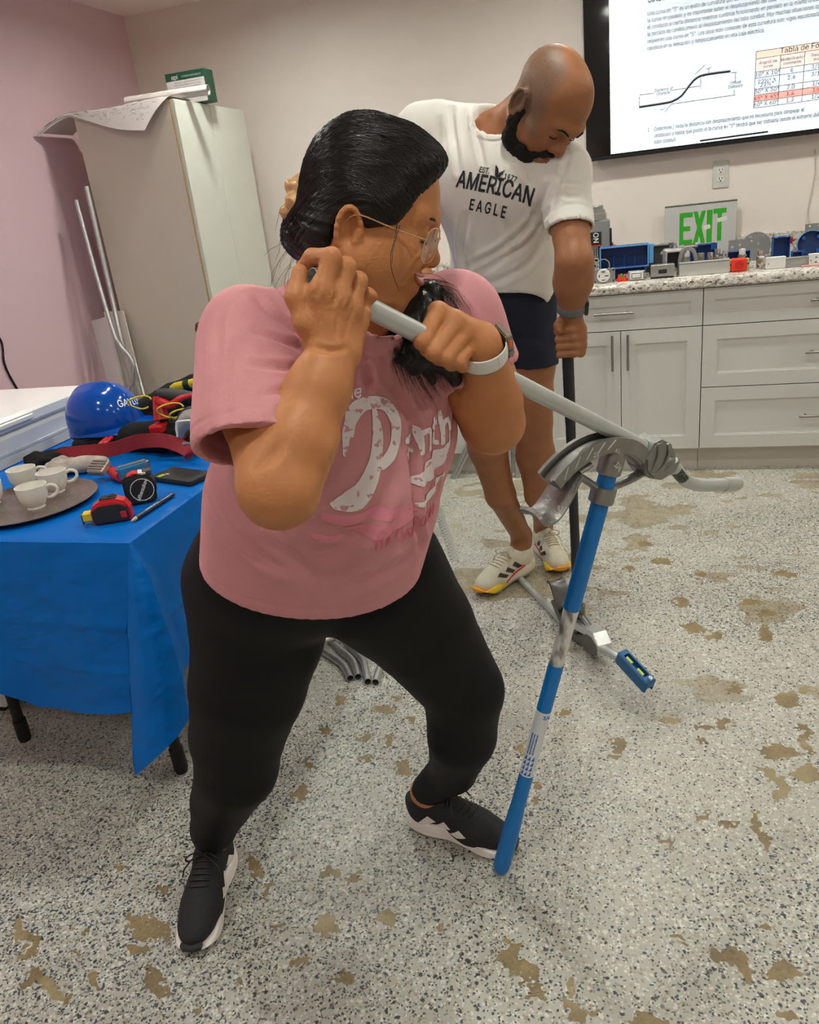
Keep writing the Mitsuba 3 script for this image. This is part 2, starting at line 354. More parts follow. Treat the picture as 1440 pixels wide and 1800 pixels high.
def floor_color(p, n, uv):
    x, y = p.x, p.y
    big = fbm(x * 1.6 + 3, y * 1.6, 0, 3)
    base = mix((.42, .415, .35), (.53, .52, .45), fbm(x * 9, y * 9, 1, 3))
    col = base
    jx, jy = x + .004 * noise(x * 90, y * 90, 3), y + .004 * noise(x * 90, y * 90, 9)
    # pale, tan and dark chips in three sizes
    for sc, ox, dens, size in ((108.0, 3.1, .27, .36), (76.0, 17.7, .19, .33), (165.0, 40.3, .30, .36)):
        d1, d2, r = voronoi(jx * sc + ox, jy * sc - ox)
        on = 1 - smoothstep(size * .8, size, d1 * (1 + .5 * (noise(jx * sc * 2.1, jy * sc * 2.1, 5) - .5)))
        dark = dens * (.35 + 1.0 * smoothstep(.30, .72, big))
        c = dr.select(r < dark * .42, mi.Color3f(.020, .023, .031), dr.select(r < dark * .74, mi.Color3f(.042, .055, .10), dr.select(r < dark, mi.Color3f(.17, .16, .14), dr.select(r < dark + .16, mi.Color3f(.70, .68, .62), dr.select(r < dark + .28, mi.Color3f(.36, .29, .22), mi.Color3f(.47, .45, .40))))))
        col = mix(col, c, on * .93)
    col = col * (.73 + .2 * fbm(x * 3.1, y * 3.1, 7, 3))
    wx, wy = x + .055 * (fbm(x * 22, y * 22, 2, 3) - .5) + .020 * (noise(x * 120, y * 120, 2) - .5), y + .055 * (fbm(x * 22, y * 22, 8, 3) - .5) + .020 * (noise(x * 120, y * 120, 5) - .5)
    s = mi.Float(0)
    for c, E, _ in _st:
        qx, qy = wx - float(c[0]), wy - float(c[1])
        d = dr.sqrt(dr.square(float(E[0, 0]) * qx + float(E[0, 1]) * qy) + dr.square(float(E[1, 0]) * qx + float(E[1, 1]) * qy))
        s = dr.maximum(s, 1 - smoothstep(.88, 1.02, d))
    far = smoothstep(.635, .665, fbm(x * 5.2 + 9, y * 7.5 + 2, 4, 4)) * smoothstep(1.5, 2.2, y + .35 * x)
    st = mix((.12, .078, .028), (.26, .18, .066), fbm(x * 30, y * 30, 3, 3))
    st = mix(st, (.33, .265, .13), smoothstep(.55, .75, fbm(x * 11, y * 11, 6, 2)) * .6)
    return mix(col, st, dr.maximum(s * .9, far * .55))
scene['mat_floor'] = dict(type='twosided', b=dict(type='principled', base_color=proc(floor_color), roughness=.42, specular=.45))

def granite(p, n, uv):
    a = fbm(p.x * 55, p.y * 55, p.z * 55, 3); b = fbm(p.x * 120 + 7, p.y * 120, p.z * 120, 2); c = noise(p.x * 260, p.y * 260, p.z * 260)
    col = mix((.46, .42, .37), (.68, .65, .60), smoothstep(.35, .62, a))
    col = mix(col, (.20, .155, .115), smoothstep(.58, .70, b) * .9)
    return mix(col, (.05, .045, .04), smoothstep(.66, .74, fbm(p.x * 80 + 31, p.y * 80, p.z * 80, 3)) * .9 + smoothstep(.82, .9, c) * .4)
scene['mat_granite'] = dict(type='twosided', b=dict(type='principled', base_color=proc(granite), roughness=.22, specular=.5))
# ---------------------------------------------------------------- the room
XL, XR, YB, YF, ZC = -2.69, 3.0, 4.42, -2.8, 2.465
def quad(a, b, c, d): return np.array([a, b, c, d], float), np.array([[0, 1, 2], [0, 2, 3]])
struct('floor', box((XL - .1, YF - .1, -.1), (XR + .1, YB + .1, 0)), 'mat_floor', 'speckled grey chip floor with worn brown patches')
struct('wall_left', box((XL - .1, YF, 0), (XL, YB + .1, ZC)), 'mat_wall_pink', 'pink painted wall')
struct('wall_back', box((XL - .1, YB, 0), (XR + .1, YB + .1, ZC)), 'mat_wall_back', 'pale painted wall behind the counter')
struct('wall_right', box((XR, YF, 0), (XR + .1, YB, ZC)), 'mat_wall_back')
struct('wall_front', box((XL, YF - .1, 0), (XR, YF, ZC)), 'mat_wall_back')
ceil = sg.box(XL, YF, XR, YB)
for x, y in DOWN: ceil = ceil.difference(sg.Point(x, y).buffer(DOWN_R, 8))
struct('ceiling', prism(ceil, .1, ZC), 'mat_ceiling')
for i, (x, y) in enumerate(DOWN):
    k = thing('downlight', 'round recessed downlight in the ceiling', 'ceiling light', 'round downlights in the ceiling')
    part(k, 'trim_ring', move(lathe([(DOWN_R + .014, 0), (DOWN_R + .010, -.006), (DOWN_R - .002, -.004), (DOWN_R - .003, .012)], 24), (x, y, ZC)), 'mat_white_paint', 40)
    a = np.linspace(0, 2 * np.pi, 24, endpoint=False); v = np.vstack([np.c_[x + DOWN_R * np.cos(a), y + DOWN_R * np.sin(a), np.full(24, ZC + .012)], [[x, y, ZC + .012]]])
    scene[k + '__diffuser'] = mikit.ply((v, np.stack([(np.arange(24) + 1) % 24, np.arange(24), np.full(24, 24)], 1)), 'mat_white_plastic', False, emitter=dict(type='area', radiance=dict(type='rgb', value=[c_ * (1.45 if y > 3 else 1.0) for c_ in LAMP])))

# base cabinets under the counter: a drawer over two doors, a stack of three drawers, one more unit hidden behind the man
YC = 3.79; ZT = .87
def shaker(x0, x1, z0, z1, y=YC, fw=.062):
    """a framed front: rails and stiles proud of a recessed field with a sloped inner edge"""
    o = sg.box(x0, z0, x1, z1); i = sg.box(x0 + fw, z0 + fw, x1 - fw, z1 - fw); j = i.buffer(-.006, join_style=2)
    def up(m, yy): v = m[0][:, [0, 2, 1]].copy(); v[:, 1] = yy - v[:, 1]; return v, m[1][:, ::-1]
    slab = up(prism(o, .011), y + .02); rim = up(prism(o.difference(i), .009, .011), y + .02); step = up(prism(i.difference(j), .004, .011), y + .02)
    return cat(slab, rim, step)
def bar_handle(a, b, out=.035, r=.0058):
    a, b = np.asarray(a, float), np.asarray(b, float); d = unit(b - a); n = A(0, -1, 0)
    m = [cat(tubem([a + n * out, b + n * out], r, 10))]
    for q in (a + d * .03, b - d * .03): m.append(tubem([q, q + n * out], r * .8, 8))
    return cat(*m)
def cabinet(name, x0, x1, fronts, label):
    k = thing(name, label, 'cabinet', None)
    part(k, 'carcass', box((x0 + .001, YC + .021, .11), (x1 - .001, YB - .002, ZT), 0), 'mat_white_paint')
    part(k, 'toe_kick', box((x0 + .001, YC + .065, .0), (x1 - .001, YC + .085, .11)), 'mat_toe')
    g = .0022
    for kind, fx0, fx1, z0, z1, h in fronts:
        f = part(k, kind, shaker(fx0 + g, fx1 - g, z0 + g, z1 - g, fw=.05 if kind == 'drawer' and z1 - z0 < .2 else .062), 'mat_white_paint', 20)
        part(f, 'handle', bar_handle(*h), 'mat_brushed', 40)
    return k
X0, X1, X2, X3 = -1.20, -.455, .289, 1.20
zt, zm, zb = .865, .70, .118
mid = (X1 + X2) / 2 + .014
cabinet('base_cabinet', X1, X2, [('drawer', X1, X2, zm, zt, ((mid - .12, YC, .785), (mid + .06, YC, .785))),
        ('door', X1, mid, zb, zm, ((mid - .038, YC, .52), (mid - .038, YC, .685))), ('door', mid, X2, zb, zm, ((mid + .032, YC, .52), (mid + .032, YC, .685)))],
        'white base cabinet with one drawer over two doors, behind the black bender handle')
hx = .80
cabinet('base_cabinet', X2, X3, [('drawer', X2, X3, zm, zt, ((hx - .08, YC, .785), (hx + .10, YC, .785))), ('drawer', X2, X3, .415, zm, ((hx - .085, YC, .56), (hx + .10, YC, .56))),
        ('drawer', X2, X3, zb, .415, ((hx - .09, YC, .27), (hx + .10, YC, .27)))], 'white base cabinet of three stacked drawers below the exit sign end of the counter')
m0 = (X0 + X1) / 2
cabinet('base_cabinet', X0, X1, [('drawer', X0, X1, zm, zt, ((m0 - .09, YC, .785), (m0 + .09, YC, .785))), ('door', X0, m0, zb, zm, ((m0 - .035, YC, .52), (m0 - .035, YC, .685))),
        ('door', m0, X1, zb, zm, ((m0 + .035, YC, .52), (m0 + .035, YC, .685)))], 'white base cabinet mostly hidden behind the bearded man')
# counter with rounded front edge and backsplash
prof = [(YC - .028, ZT + .008)] + [(YC - .028 + .018 * (1 - math.sin(a)), .912 - .018 * (1 - math.cos(a))) for a in np.linspace(math.pi / 2, 0, 6)] + [(YB - .002, .912), (YB - .002, ZT), (YC - .02, ZT)]
m = prism(prof, X3 - X0 + .02); v = np.stack([m[0][:, 2] + X0 - .01, m[0][:, 0], m[0][:, 1]], 1)
k = thing('countertop', 'speckled brown and grey granite countertop on the white cabinets', 'countertop')
part(k, 'slab', (v, m[1]), 'mat_granite', 40)
part(k, 'backsplash', box((X0 - .01, YB - .024, .913), (X3 + .01, YB - .003, 1.025), .003), 'mat_granite')

# tall cream cabinet in the corner, its doors to the right
TX0, TX1, TY0, TY1, TZ = -2.50, -1.975, 3.5, 4.20, 1.90
k = thing('tall_cabinet', 'tall cream cabinet with two pale doors standing in the corner', 'cabinet')
part(k, 'side_panel', box((TX0, TY0, 0), (TX1 - .022, TY0 + .018, TZ), .001), 'mat_cream_panel')
part(k, 'side_panel', box((TX0, TY1 - .018, 0), (TX1 - .022, TY1, TZ), .001), 'mat_cream_panel')
part(k, 'back_panel', box((TX0, TY0 + .0185, 0), (TX0 + .012, TY1 - .0185, TZ - .019)), 'mat_cream_panel')
part(k, 'top_panel', box((TX0, TY0 + .0185, TZ - .018), (TX1 - .022, TY1 - .0185, TZ)), 'mat_cream_panel')
part(k, 'edge_band', box((TX1 - .0215, TY0, 0), (TX1 - .0165, TY0 + .018, TZ)), 'mat_edge_wood', label='bare wood coloured front edge')
ym = TY0 + .33
part(k, 'door', box((TX1 - .016, TY0 + .004, .08), (TX1 + .003, ym - .0015, TZ - .002), .0015), 'mat_door_panel')
part(k, 'door', box((TX1 - .016, ym + .0015, .08), (TX1 + .003, TY1, TZ - .002), .0015), 'mat_door_panel')
part(k, 'plinth', box((TX0 + .02, TY0 + .02, 0), (TX1 - .05, TY1 - .02, .078)), 'mat_cream_panel')
# ---------------------------------------------------------------- television with a lit page
mat('mat_tv_glass', plain((.006, .006, .007), .08, spec=.5))
mat('mat_ink', plain((.02, .022, .03), .8))
mat('mat_ink_red', plain((.35, .02, .01), .8))
YT = 4.335
k_tv = thing('television', 'wall mounted flat black television showing a page about conduit bends', 'television')
part(k_tv, 'case', box((-.236, YT + .003, 1.448), (1.118, YB - .03, 2.222), .006), 'mat_dark')
part(k_tv, 'wall_mount', box((.2, YB - .031, 1.65), (.7, YB - .001, 2.0), 0), 'mat_dark')
part(k_tv, 'glass', box((-.232, YT - .001, 1.466), (1.114, YT + .004, 2.218), .001), 'mat_tv_glass')
part(k_tv, 'bezel', box((-.236, YT - .003, 1.448), (1.118, YT + .004, 1.464), .002), 'mat_dark')
SX0, SX1, SZ0, SZ1 = -.119, 1.0, 1.469, 2.214
def glow(c, s): return dict(type='area', radiance=dict(type='rgb', value=[float(x * s) for x in c]))
SCR = .50
def panel(x0, x1, z0, z1, y): return quad((x0, y, z0), (x1, y, z0), (x1, y, z1), (x0, y, z1))
scr = k_tv + '__screen'
scene[scr] = mikit.ply(panel(SX0, SX1, SZ0, SZ1, YT - .0016), 'mat_white_plastic', False, emitter=glow((.60, .76, .93), SCR))
labels[scr] = {'label': 'bright page of Spanish text with a pipe drawing and a table'}
def scr_xy(u, v): q = at(u, v, y=YT - .0016); return q[0], q[2]
def lit(name, x0, x1, z0, z1, c, off=.0019):
    k = free(scr + '__' + name); scene[k] = mikit.ply(panel(x0, x1, z0, z1, YT - off), 'mat_white_plastic', False, emitter=glow(c, SCR))
_ink = []
def wall_xz(m, x, z, y): v = m[0]; return np.stack([v[:, 0] + x, y - v[:, 2], v[:, 1] + z], 1), m[1]
def line_text(s, u0, v0, u1=None, v1=None, h=.0195, bold=False, width=None, bin_=None, dy=.0024):
    x, z = scr_xy(u0, v0); m = text(s, h, .0006, bold); v = m[0].copy(); w = v[:, 0].max()
    if u1 is not None: width = scr_xy(u1, v1 if v1 else v0)[0] - x
    if width: v[:, 0] *= width / w
    (_ink if bin_ is None else bin_).append(wall_xz((v, m[1]), x, z, YT - dy))
h1 = .0172
xw = scr_xy(1344, 62)[0] - scr_xy(1138, 90)[0]
sc1 = xw / text('cambios en la elevación y desplazamiento en una caja eléctrica.', h1)[0][:, 0].max()
for s, u, v, hh in (('Curva en "S"', 1139, 5, .021), ('Una curva en "S" es un estilo de curvatura que se utiliza para', 1138, 28, h1), ('la curva en paralelo y es importante saber el desplazamiento del tubo', 1138, 40, h1),
        ('el conducto a cierta distancia mientras continúa funcionando en paralelo en la misma dirección', 1138, 52, h1), ('la porción de cambio previo al desplazamiento del tubo conduit. Hay muchas situaciones que', 1138, 64, h1),
        ('requieren una curva en "S". Los usos más comunes de esta curvatura son: vigas escalonadas,', 1138, 76.5, h1), ('cambios en la elevación y desplazamiento en una caja eléctrica.', 1138, 89, h1),
        ('1.', 1138, 232, h1), ('Determine / mida la distancia del desplazamiento que es necesaria para despejar el', 1150, 230.5, h1),
        ('obstáculo y hasta qué punto el la curva en "S" tendrá que ser doblada desde el extremo del', 1150, 242, h1), ('tubo conduit.', 1150, 253, h1)):
    w = text(s, hh)[0][:, 0].max() * sc1 * (1 if hh == h1 else 1.0)
    x = scr_xy(u, v)[0]; line_text(s, u, v, width=min(w, SX1 - x - .01), h=hh, bold=hh > h1)
def stroke(pts, r=.0011, bin_=None, y=YT - .0024):
    p = np.array([(a, y, b) for a, b in [scr_xy(*q) for q in pts]]); (_ink if bin_ is None else bin_).append(tubem(p, r, 4))
stroke([(1124, 170), (1124, 186)]); stroke([(1124, 167), (1150, 164)]); stroke([(1179, 159), (1232, 151)]); stroke([(1232, 138), (1232, 156)]); stroke([(1180, 183), (1293, 167)])
stroke([(1293, 128), (1293, 144)]); stroke([(1291, 158), (1291, 167)]); stroke([(1285, 128), (1296, 127)]); stroke([(1240, 114), (1222, 131)]); stroke([(1168, 198), (1180, 184)]); stroke([(1246, 130), (1246, 122)], .001)
line_text('Distance of', 1151, 162, h=.013, width=.082); line_text('Obstacle', 1154, 168, h=.013, width=.062); line_text('Offset', 1284, 149, h=.013, width=.046); line_text('Distance', 1280, 156, h=.013, width=.062)
line_text('45°', 1242, 123, h=.009); line_text('45°', 1161, 195, h=.009)
stroke([(1231, 247.5), (1350, 231.5)], .0035)
# the table: frames, headings and rows
gx = [scr_xy(*q)[0] for q in ((1328, 128), (1371, 128), (1413, 128))] + [SX1 - .14, SX1 - .05]
zt_, zh, zr = scr_xy(1329, 91)[1], scr_xy(1328, 104)[1], [scr_xy(1327, y)[1] for y in (127, 138, 157, 167.5, 179, 190)]
lit('table_heading', gx[0], gx[-1], zh, zt_, (.86, .52, .36)); lit('table_heading', gx[0], gx[-1], zr[0], zh, (.80, .60, .58)); lit('table_row', gx[0], gx[-1], zr[4], zr[3], (.85, .02, .01))
ln = lambda a, b: _ink.append(tubem([A(a[0], YT - .0024, a[1]), A(b[0], YT - .0024, b[1])], .0010, 4))
for z in [zt_, zh] + zr: ln((gx[0], z), (gx[-1], z))
ln((gx[0], zt_), (gx[0], zr[-1])); ln((gx[-1], zt_), (gx[-1], zr[-1]))
for g in gx[1:-1]: ln((g, zh), (g, zr[-1]))
def cell(s, c, z, h, bin_=None):
    m = centred(text(s, h, .0006), (0,)); (_ink if bin_ is None else bin_).append(wall_xz(m, (gx[c] + gx[c + 1]) / 2, z, YT - .0024))
m = centred(text('Tabla de Fórmulas', .021, .0006), (0,)); _ink.append(wall_xz(m, gx[0] + .225, zh + .008, YT - .0024))
for c, a in enumerate((('Ángulo de', 'curva'), ('Multiplicador', 'constante'), ('Reducción', 'pulgada'))):
    cell(a[0], c, zh - .024, .0115); cell(a[1], c, zr[0] + .012, .0115)
_red = []
for i, row in enumerate((('10° X 10°', '6', '1/16 ='), ('22½° X', '2.6', '3/16 ='), ('30° X 30°', '2.0', '1/4 ='), ('45° X 45°', '1.4', '3/8 ='), ('60° X 60°', '1.2', '1/2 ='))):
    for c, s in enumerate(row): cell(s, c, (zr[i] - .024) if i == 1 else zr[i + 1] + .006, .0165, _red if i == 3 else None)
cell('22½°', 0, zr[2] + .006, .0165)
part(scr, 'lettering', cat(*_ink), 'mat_ink'); part(scr, 'lettering', cat(*_red), 'mat_ink_red', kind='stuff')
pb = np.array([(a, YT - .003, b) for a, b in [scr_xy(*q) for q in ((1124, 188), (1150, 184), (1172, 180.5), (1184, 177), (1198, 168), (1212, 150), (1222, 139), (1233, 133), (1250, 129.5), (1284, 125))]])
part(scr, 'drawn_pipe', cat(tubem(curve(pb, 40), .0052, 8)), 'mat_ink')
pw = pb + A(-.001, -.003, .003); part(scr, 'drawn_pipe_highlight', tubem(curve(pw, 40), .0022, 6), 'mat_galv_light')

# duplex outlet on the wall, cable hanging at the right
k = thing('wall_outlet', 'white duplex wall outlet below the television', 'outlet')
oc = at(1267, 307, y=YB)
part(k, 'plate', move(chamfer_prism(sg.box(-.036, -.06, .036, .06).buffer(-.004).buffer(.004), .006, .002), (0, 0, 0)) if 0 else (lambda m: (np.stack([m[0][:, 0] + oc[0], YB - .001 - m[0][:, 2], m[0][:, 1] + oc[2]], 1), m[1][:, ::-1]))(chamfer_prism(sg.box(-.037, -.061, .037, .061), .006, .0025)), 'mat_white_paint')
for s in (1, -1):
    f = part(k, 'socket', (lambda m: (np.stack([m[0][:, 0] + oc[0], YB - .006 - m[0][:, 2], m[0][:, 1] + oc[2] + s * .0195], 1), m[1][:, ::-1]))(prism(sg.Point(0, 0).buffer(.0165).intersection(sg.box(-.02, -.0135, .02, .0135)), .003)), 'mat_white_plastic')
    sl = cat(*[cbox((oc[0] + dx, YB - .0095, oc[2] + s * .0195 + .003), (.0028, .002, hh)) for dx, hh in ((-.0065, .010), (.0065, .008))], cbox((oc[0], YB - .0095, oc[2] + s * .0195 - .008), (.005, .002, .005)))
    part(f, 'slots', sl, 'mat_dark')
cb = curve([at(1433, 262, y=YB - .006), at(1434, 300, y=YB - .006), at(1428, 335, y=YB - .006), at(1421, 372, y=YB - .006), at(1424, 400, y=YB - .02)], 30)
thing('wall_cable', 'thin pale cable hanging down the back wall below the television', 'cable', mesh=tubem(cb, .0022, 6), mat='mat_toe', smooth=True)
cb = curve([at(-25, 560, x=XL + .006), at(2, 600, x=XL + .006), at(8, 640, x=XL + .006), at(28, 680, x=XL + .006), at(50, 710, x=XL + .006)], 30)
thing('power_cord', 'black cord hanging on the pink wall behind the freezer', 'cord', mesh=tubem(cb, .0045, 8), mat='mat_dark', smooth=True)

# ---------------------------------------------------------------- white chest freezer
k = thing('chest_freezer', 'white chest freezer beside the blue table', 'freezer')
FX0, FX1, FY0, FY1, FZ = -2.45, -1.888, 1.60, 2.385, .876
part(k, 'body', box((FX0, FY0, .03), (FX1 - .008, FY1, FZ - .052), .012), 'mat_freezer', 30)
part(k, 'base', box((FX0 + .03, FY0 + .03, 0), (FX1 - .05, FY1 - .03, .031)), 'mat_dark')
lid = part(k, 'lid', box((FX0, FY0, FZ - .044), (FX1, FY1, FZ), .009), 'mat_freezer', 30)
part(k, 'gasket', box((FX0 + .01, FY0 + .01, FZ - .053), (FX1 - .016, FY1 - .01, FZ - .043)), 'mat_toe')
part(lid, 'handle', cat(box((FX1 - .002, 1.83, FZ - .030), (FX1 + .012, 2.05, FZ - .012), .004), box((FX1 - .002, 1.83, FZ - .012), (FX1 + .008, 2.05, FZ - .006), .002)), 'mat_freezer', 30)
part(k, 'trim_line', box((FX1 - .009, FY0 + .01, FZ - .115), (FX1 - .005, FY1 - .01, FZ - .105), .001), 'mat_white_paint')

# ---------------------------------------------------------------- folding table under a blue plastic cloth
TBX0, TBX1, TBY0, TBY1, TBZ = -1.865, -1.072, 1.335, 3.16, .738
k = thing('folding_table', 'folding table with black legs under the blue plastic cloth', 'table')
part(k, 'tabletop', box((TBX0, TBY0, TBZ - .045), (TBX1, TBY1, TBZ - .003), .006), 'mat_white_plastic')
for x, y, dx, dy in ((-1.757, 1.511, .055, -.03), (-1.188, 1.45, -.05, .05), (-1.757, 2.98, .05, 0), (-1.188, 2.98, -.05, 0)):
    lg = part(k, 'leg', tubem([(x, y, .05), (x + dx, y + dy, TBZ - .046)], .0155, 12), 'mat_dark', 40)
    part(lg, 'foot_cap', tubem([(x - dx * .01, y - dy * .01, .0), (x, y, .012), (x + dx * .09, y + dy * .09, .075)], [.016, .019, .019], 12), 'mat_dark', 40)
def cloth_blue(p, n, uv): return mix((.0, .100, .40), (.0, .130, .48), fbm(p.x * 6, p.y * 6, p.z * 6))
bump('mat_cloth', dict(type='principled', base_color=proc(cloth_blue), roughness=.42, specular=.12), lambda p, n, uv: fbm(p.x * 30, p.y * 30, p.z * 30, 3) + .6 * fbm(p.x * 9 + 4, p.y * 9, p.z * 14, 2), .0065)
T0 = A(TBX1 + .004, TBY0 - .004, TBZ)
cols = []       # (top, hem, bulge direction, bulge)
xs = np.linspace(TBX0 - .004, TBX1 - .012, 34)
for i, x in enumerate(xs):
    q = i / 33
    z = np.interp(x, [-1.9, -1.57, -1.465, -1.34, -1.227, -1.15, -1.07], [.33, .323, .272, .277, .297, .312, .30])
    cols.append((A(x, TBY0 - .004, TBZ), A(x - .012 * (1 - q), TBY0 - .022 - .018 * math.sin(q * 9.0), z), A(0, -1, 0), .006))
P1 = at(240, 1362, y=1.235); P2 = at(336, 1262, y=1.30); Pm = at(288, 1318, y=1.235); P3 = at(349, 1185, y=1.40)
cols += [(T0, at(232, 1240, y=1.28), A(.3, -1, 0), .0), (T0, P1 + A(-.004, 0, .004), A(-.6, -.6, 0), .008), (T0, P1, A(-.4, -1, 0), .010), (T0, P1 * .5 + Pm * .5 + A(.0, -.012, 0), A(.3, -1, 0), .016), (T0, Pm + A(0, -.014, 0), A(.5, -1, 0), .024), (T0, Pm * .5 + P2 * .5 + A(.008, -.012, 0), A(.8, -.8, 0), .03), (T0, P2, A(1, -.5, 0), .036), (T0, P2 + A(-.002, .01, .02), A(1, -.1, 0), .03)]
ys = np.linspace(TBY0 + .012, TBY1 + .004, 60)
for i, y in enumerate(ys):
    z = .36 - .05 * math.sin(i * .35) if i > 3 else .40
    cols.append((A(TBX1 + .004, y, TBZ), A(TBX1 + .030 + .016 * math.sin(y * 15), y - .004, z), A(1, 0, 0), .010))
nr = 40; V = []
for j, (t, h, bd, bl) in enumerate(cols):
    s = np.linspace(0, 1, nr)[:, None]; e = s ** 1.0
    V.append(t * (1 - e) + h * e + unit(bd) * (bl * np.sin(np.pi * s ** .7)))
V = np.array(V)
wr = (fnoise(V.reshape(-1, 3), (5, 5, 9), 3) - .5).reshape(V.shape[:2]) * .022 * np.linspace(0, 1, nr)[None] ** .6
wr += (np.abs(V[:, :, 2] - (.565 + .02 * V[:, :, 0])) < .006) * .003 + (np.abs(V[:, :, 2] - .415) < .006) * .003
nrm = np.array([unit(c[2]) for c in cols])[:, None, :]; V = V + nrm * wr[..., None]
gi, gj = np.meshgrid(np.arange(len(cols) - 1), np.arange(nr - 1), indexing='ij'); ii = gi * nr + gj
q = np.stack([ii, ii + nr, ii + nr + 1, ii + 1], -1).reshape(-1, 4); skirt = (V.reshape(-1, 3), np.vstack([q[:, [0, 2, 1]], q[:, [0, 3, 2]]]))
gx_, gy_ = np.meshgrid(np.linspace(TBX0 - .004, TBX1 + .004, 60), np.linspace(TBY0 - .004, TBY1 + .004, 130), indexing='ij')
P = np.stack([gx_, gy_, np.full_like(gx_, TBZ)], -1)
edge = np.minimum(np.minimum(gx_ - gx_.min(), gx_.max() - gx_), np.minimum(gy_ - gy_.min(), gy_.max() - gy_))
P[..., 2] += (.0016 * fnoise(P.reshape(-1, 3), (9, 9, 9), 5).reshape(gx_.shape)) * np.clip(edge / .03, 0, 1) - .004 * np.clip(1 - edge / .012, 0, 1) ** 2
ii = (np.arange(59)[:, None] * 130 + np.arange(129)[None]).reshape(-1); q = np.stack([ii, ii + 130, ii + 131, ii + 1], -1)
lx = []
for y in np.linspace(TBY0, TBY1, 40): lx.append([A(TBX0 - .004, y, TBZ), A(TBX0 - .009, y, .5), A(TBX0 - .008, y, .33)])
lx = np.array(lx); jj = (np.arange(39)[:, None] * 3 + np.arange(2)[None]).reshape(-1); q3 = np.stack([jj, jj + 1, jj + 4, jj + 3], -1)
cloth = cat(skirt, (P.reshape(-1, 3), np.vstack([q[:, [0, 1, 2]], q[:, [0, 2, 3]]])), (lx.reshape(-1, 3), np.vstack([q3[:, [0, 1, 2]], q3[:, [0, 2, 3]]])))
thing('tablecloth', 'bright blue plastic tablecloth draped over the folding table', 'tablecloth', mesh=cloth, mat='mat_cloth', smooth=50)

# ---------------------------------------------------------------- things on and beside the tall cabinet
mat('mat_paper', plain(proc(lambda p, n, uv: mix((.56, .51, .48), (.64, .60, .57), fbm(p.x * 7, p.y * 7, p.z * 7))), .8))
mat('mat_paper_ink', plain((.22, .20, .20), .9))
# sheet of drawings lying on the cabinet, hanging over its front and left edges
def sheet(u, w):
    """u along x (0 left .. 1 right), w from the back (0) to the free edge (1)"""
    t = max(0.0, w - .62) / .38; x = -2.672 + .69 * u - .125 * t * u ** 2
    L = .014 + .125 * max(0.0, (u - .24) / .76) ** .85
    left = max(0.0, -2.50 - x) / .17
    y = 3.70 - .213 * min(w / .62, 1) - .36 * L * t - .05 * left * min(w / .62, 1)
    return A(x, y, TZ + .006 + .004 * math.sin(u * 9) * (1 - t) - .93 * L * t * (.6 + .4 * t) - .062 * left ** 1.4 + .010 * math.sin(u * 7) * t)
nu, nw = 50, 40
S = np.array([[sheet(u, w) for w in np.linspace(0, 1, nw)] for u in np.linspace(0, 1, nu)])
def gridmesh(S, t=.0008):
    n, m = S.shape[:2]; ii = (np.arange(n - 1)[:, None] * m + np.arange(m - 1)[None]).reshape(-1); q = np.stack([ii, ii + m, ii + m + 1, ii + 1], -1)
    f = np.vstack([q[:, [0, 1, 2]], q[:, [0, 2, 3]]]); v = S.reshape(-1, 3); nv = vnormals((v, f)); b = np.r_[np.arange(m), np.arange(1, n) * m + m - 1, (n - 1) * m + np.arange(m - 2, -1, -1), np.arange(n - 2, 0, -1) * m]
    b2 = np.roll(b, -1); o = len(v)
    return np.vstack([v, v - nv * t]), np.vstack([f, f[:, ::-1] + o, np.stack([b, b + o, b2], 1), np.stack([b2, b + o, b2 + o], 1)])
k = thing('drawing_sheet', 'large printed paper sheet hanging over the top of the cream cabinet', 'paper')
part(k, 'sheet', gridmesh(S), 'mat_paper', True)
part(k, 'sheet', gridmesh(np.array([[sheet(u, w * .985) - A(.0, -.012 * max(0, w - .6), .003 + .014 * max(0, w - .6)) for w in np.linspace(0.3, 1, nw)] for u in np.linspace(.01, .40, nu)])), 'mat_paper', True)
pr = []
for _ in range(150):
    u, w = rng.uniform(.05, .93), rng.uniform(.45, .93); l = rng.uniform(.01, .05); a = rng.random() < .25
    ps = np.array([sheet(u + (0 if a else l * t), w + (l * .8 * t if a else 0)) for t in np.linspace(0, 1, 4)]) + A(0, -.0012, .0012); pr.append(tubem(ps, .0007, 3, flat=(1, .6)))
part(k, 'print', cat(*pr), 'mat_paper_ink', kind='stuff')
r0, r1 = A(-2.27, 3.60, TZ + .030), A(-1.86, 3.63, TZ + .028)
th = np.linspace(0, 2 * np.pi * 2.2, 60); rad = .022 - .0045 * th / th[-1]
e3 = unit(r1 - r0); e1 = unit(np.cross(e3, A(0, 0, 1))); e2 = np.cross(e1, e3)
sp = np.array([[p + e1 * (r * math.cos(t)) + e2 * (r * math.sin(t)) for p in (r0, (r0 + r1) / 2, r1)] for t, r in zip(th, rad)])
thing('paper_roll', 'rolled sheet of white paper lying on the cream cabinet', 'paper roll', mesh=gridmesh(sp, .0009), mat='mat_paper', smooth=60)
mat('mat_box_green', plain((.004, .045, .022), .45)); mat('mat_box_white', plain((.50, .46, .45), .6))
k = thing('carton', 'green and white carton behind the paper roll on the cream cabinet', 'box')
bx0, bx1, by0, by1, bz0, bz1 = -2.13, -1.885, 3.74, 3.90, TZ + .004, TZ + .158
bz1 = at(362, 118, y=by0)[2]; bx0 = at(293, 150, y=by0)[0]; bx1 = at(362, 150, y=by0)[0]; by1 = by0 + .09
part(k, 'body', box((bx0, by0, TZ + .001), (bx1, by1, bz1), .001), 'mat_box_green')
part(k, 'label', box((bx0 + .001, by0 - .0012, TZ + .004), (bx1 - .002, by0 + .001, bz1 - .034), 0), 'mat_box_white')
def front(m, x, z, y): return wall_xz(m, x, z, y)
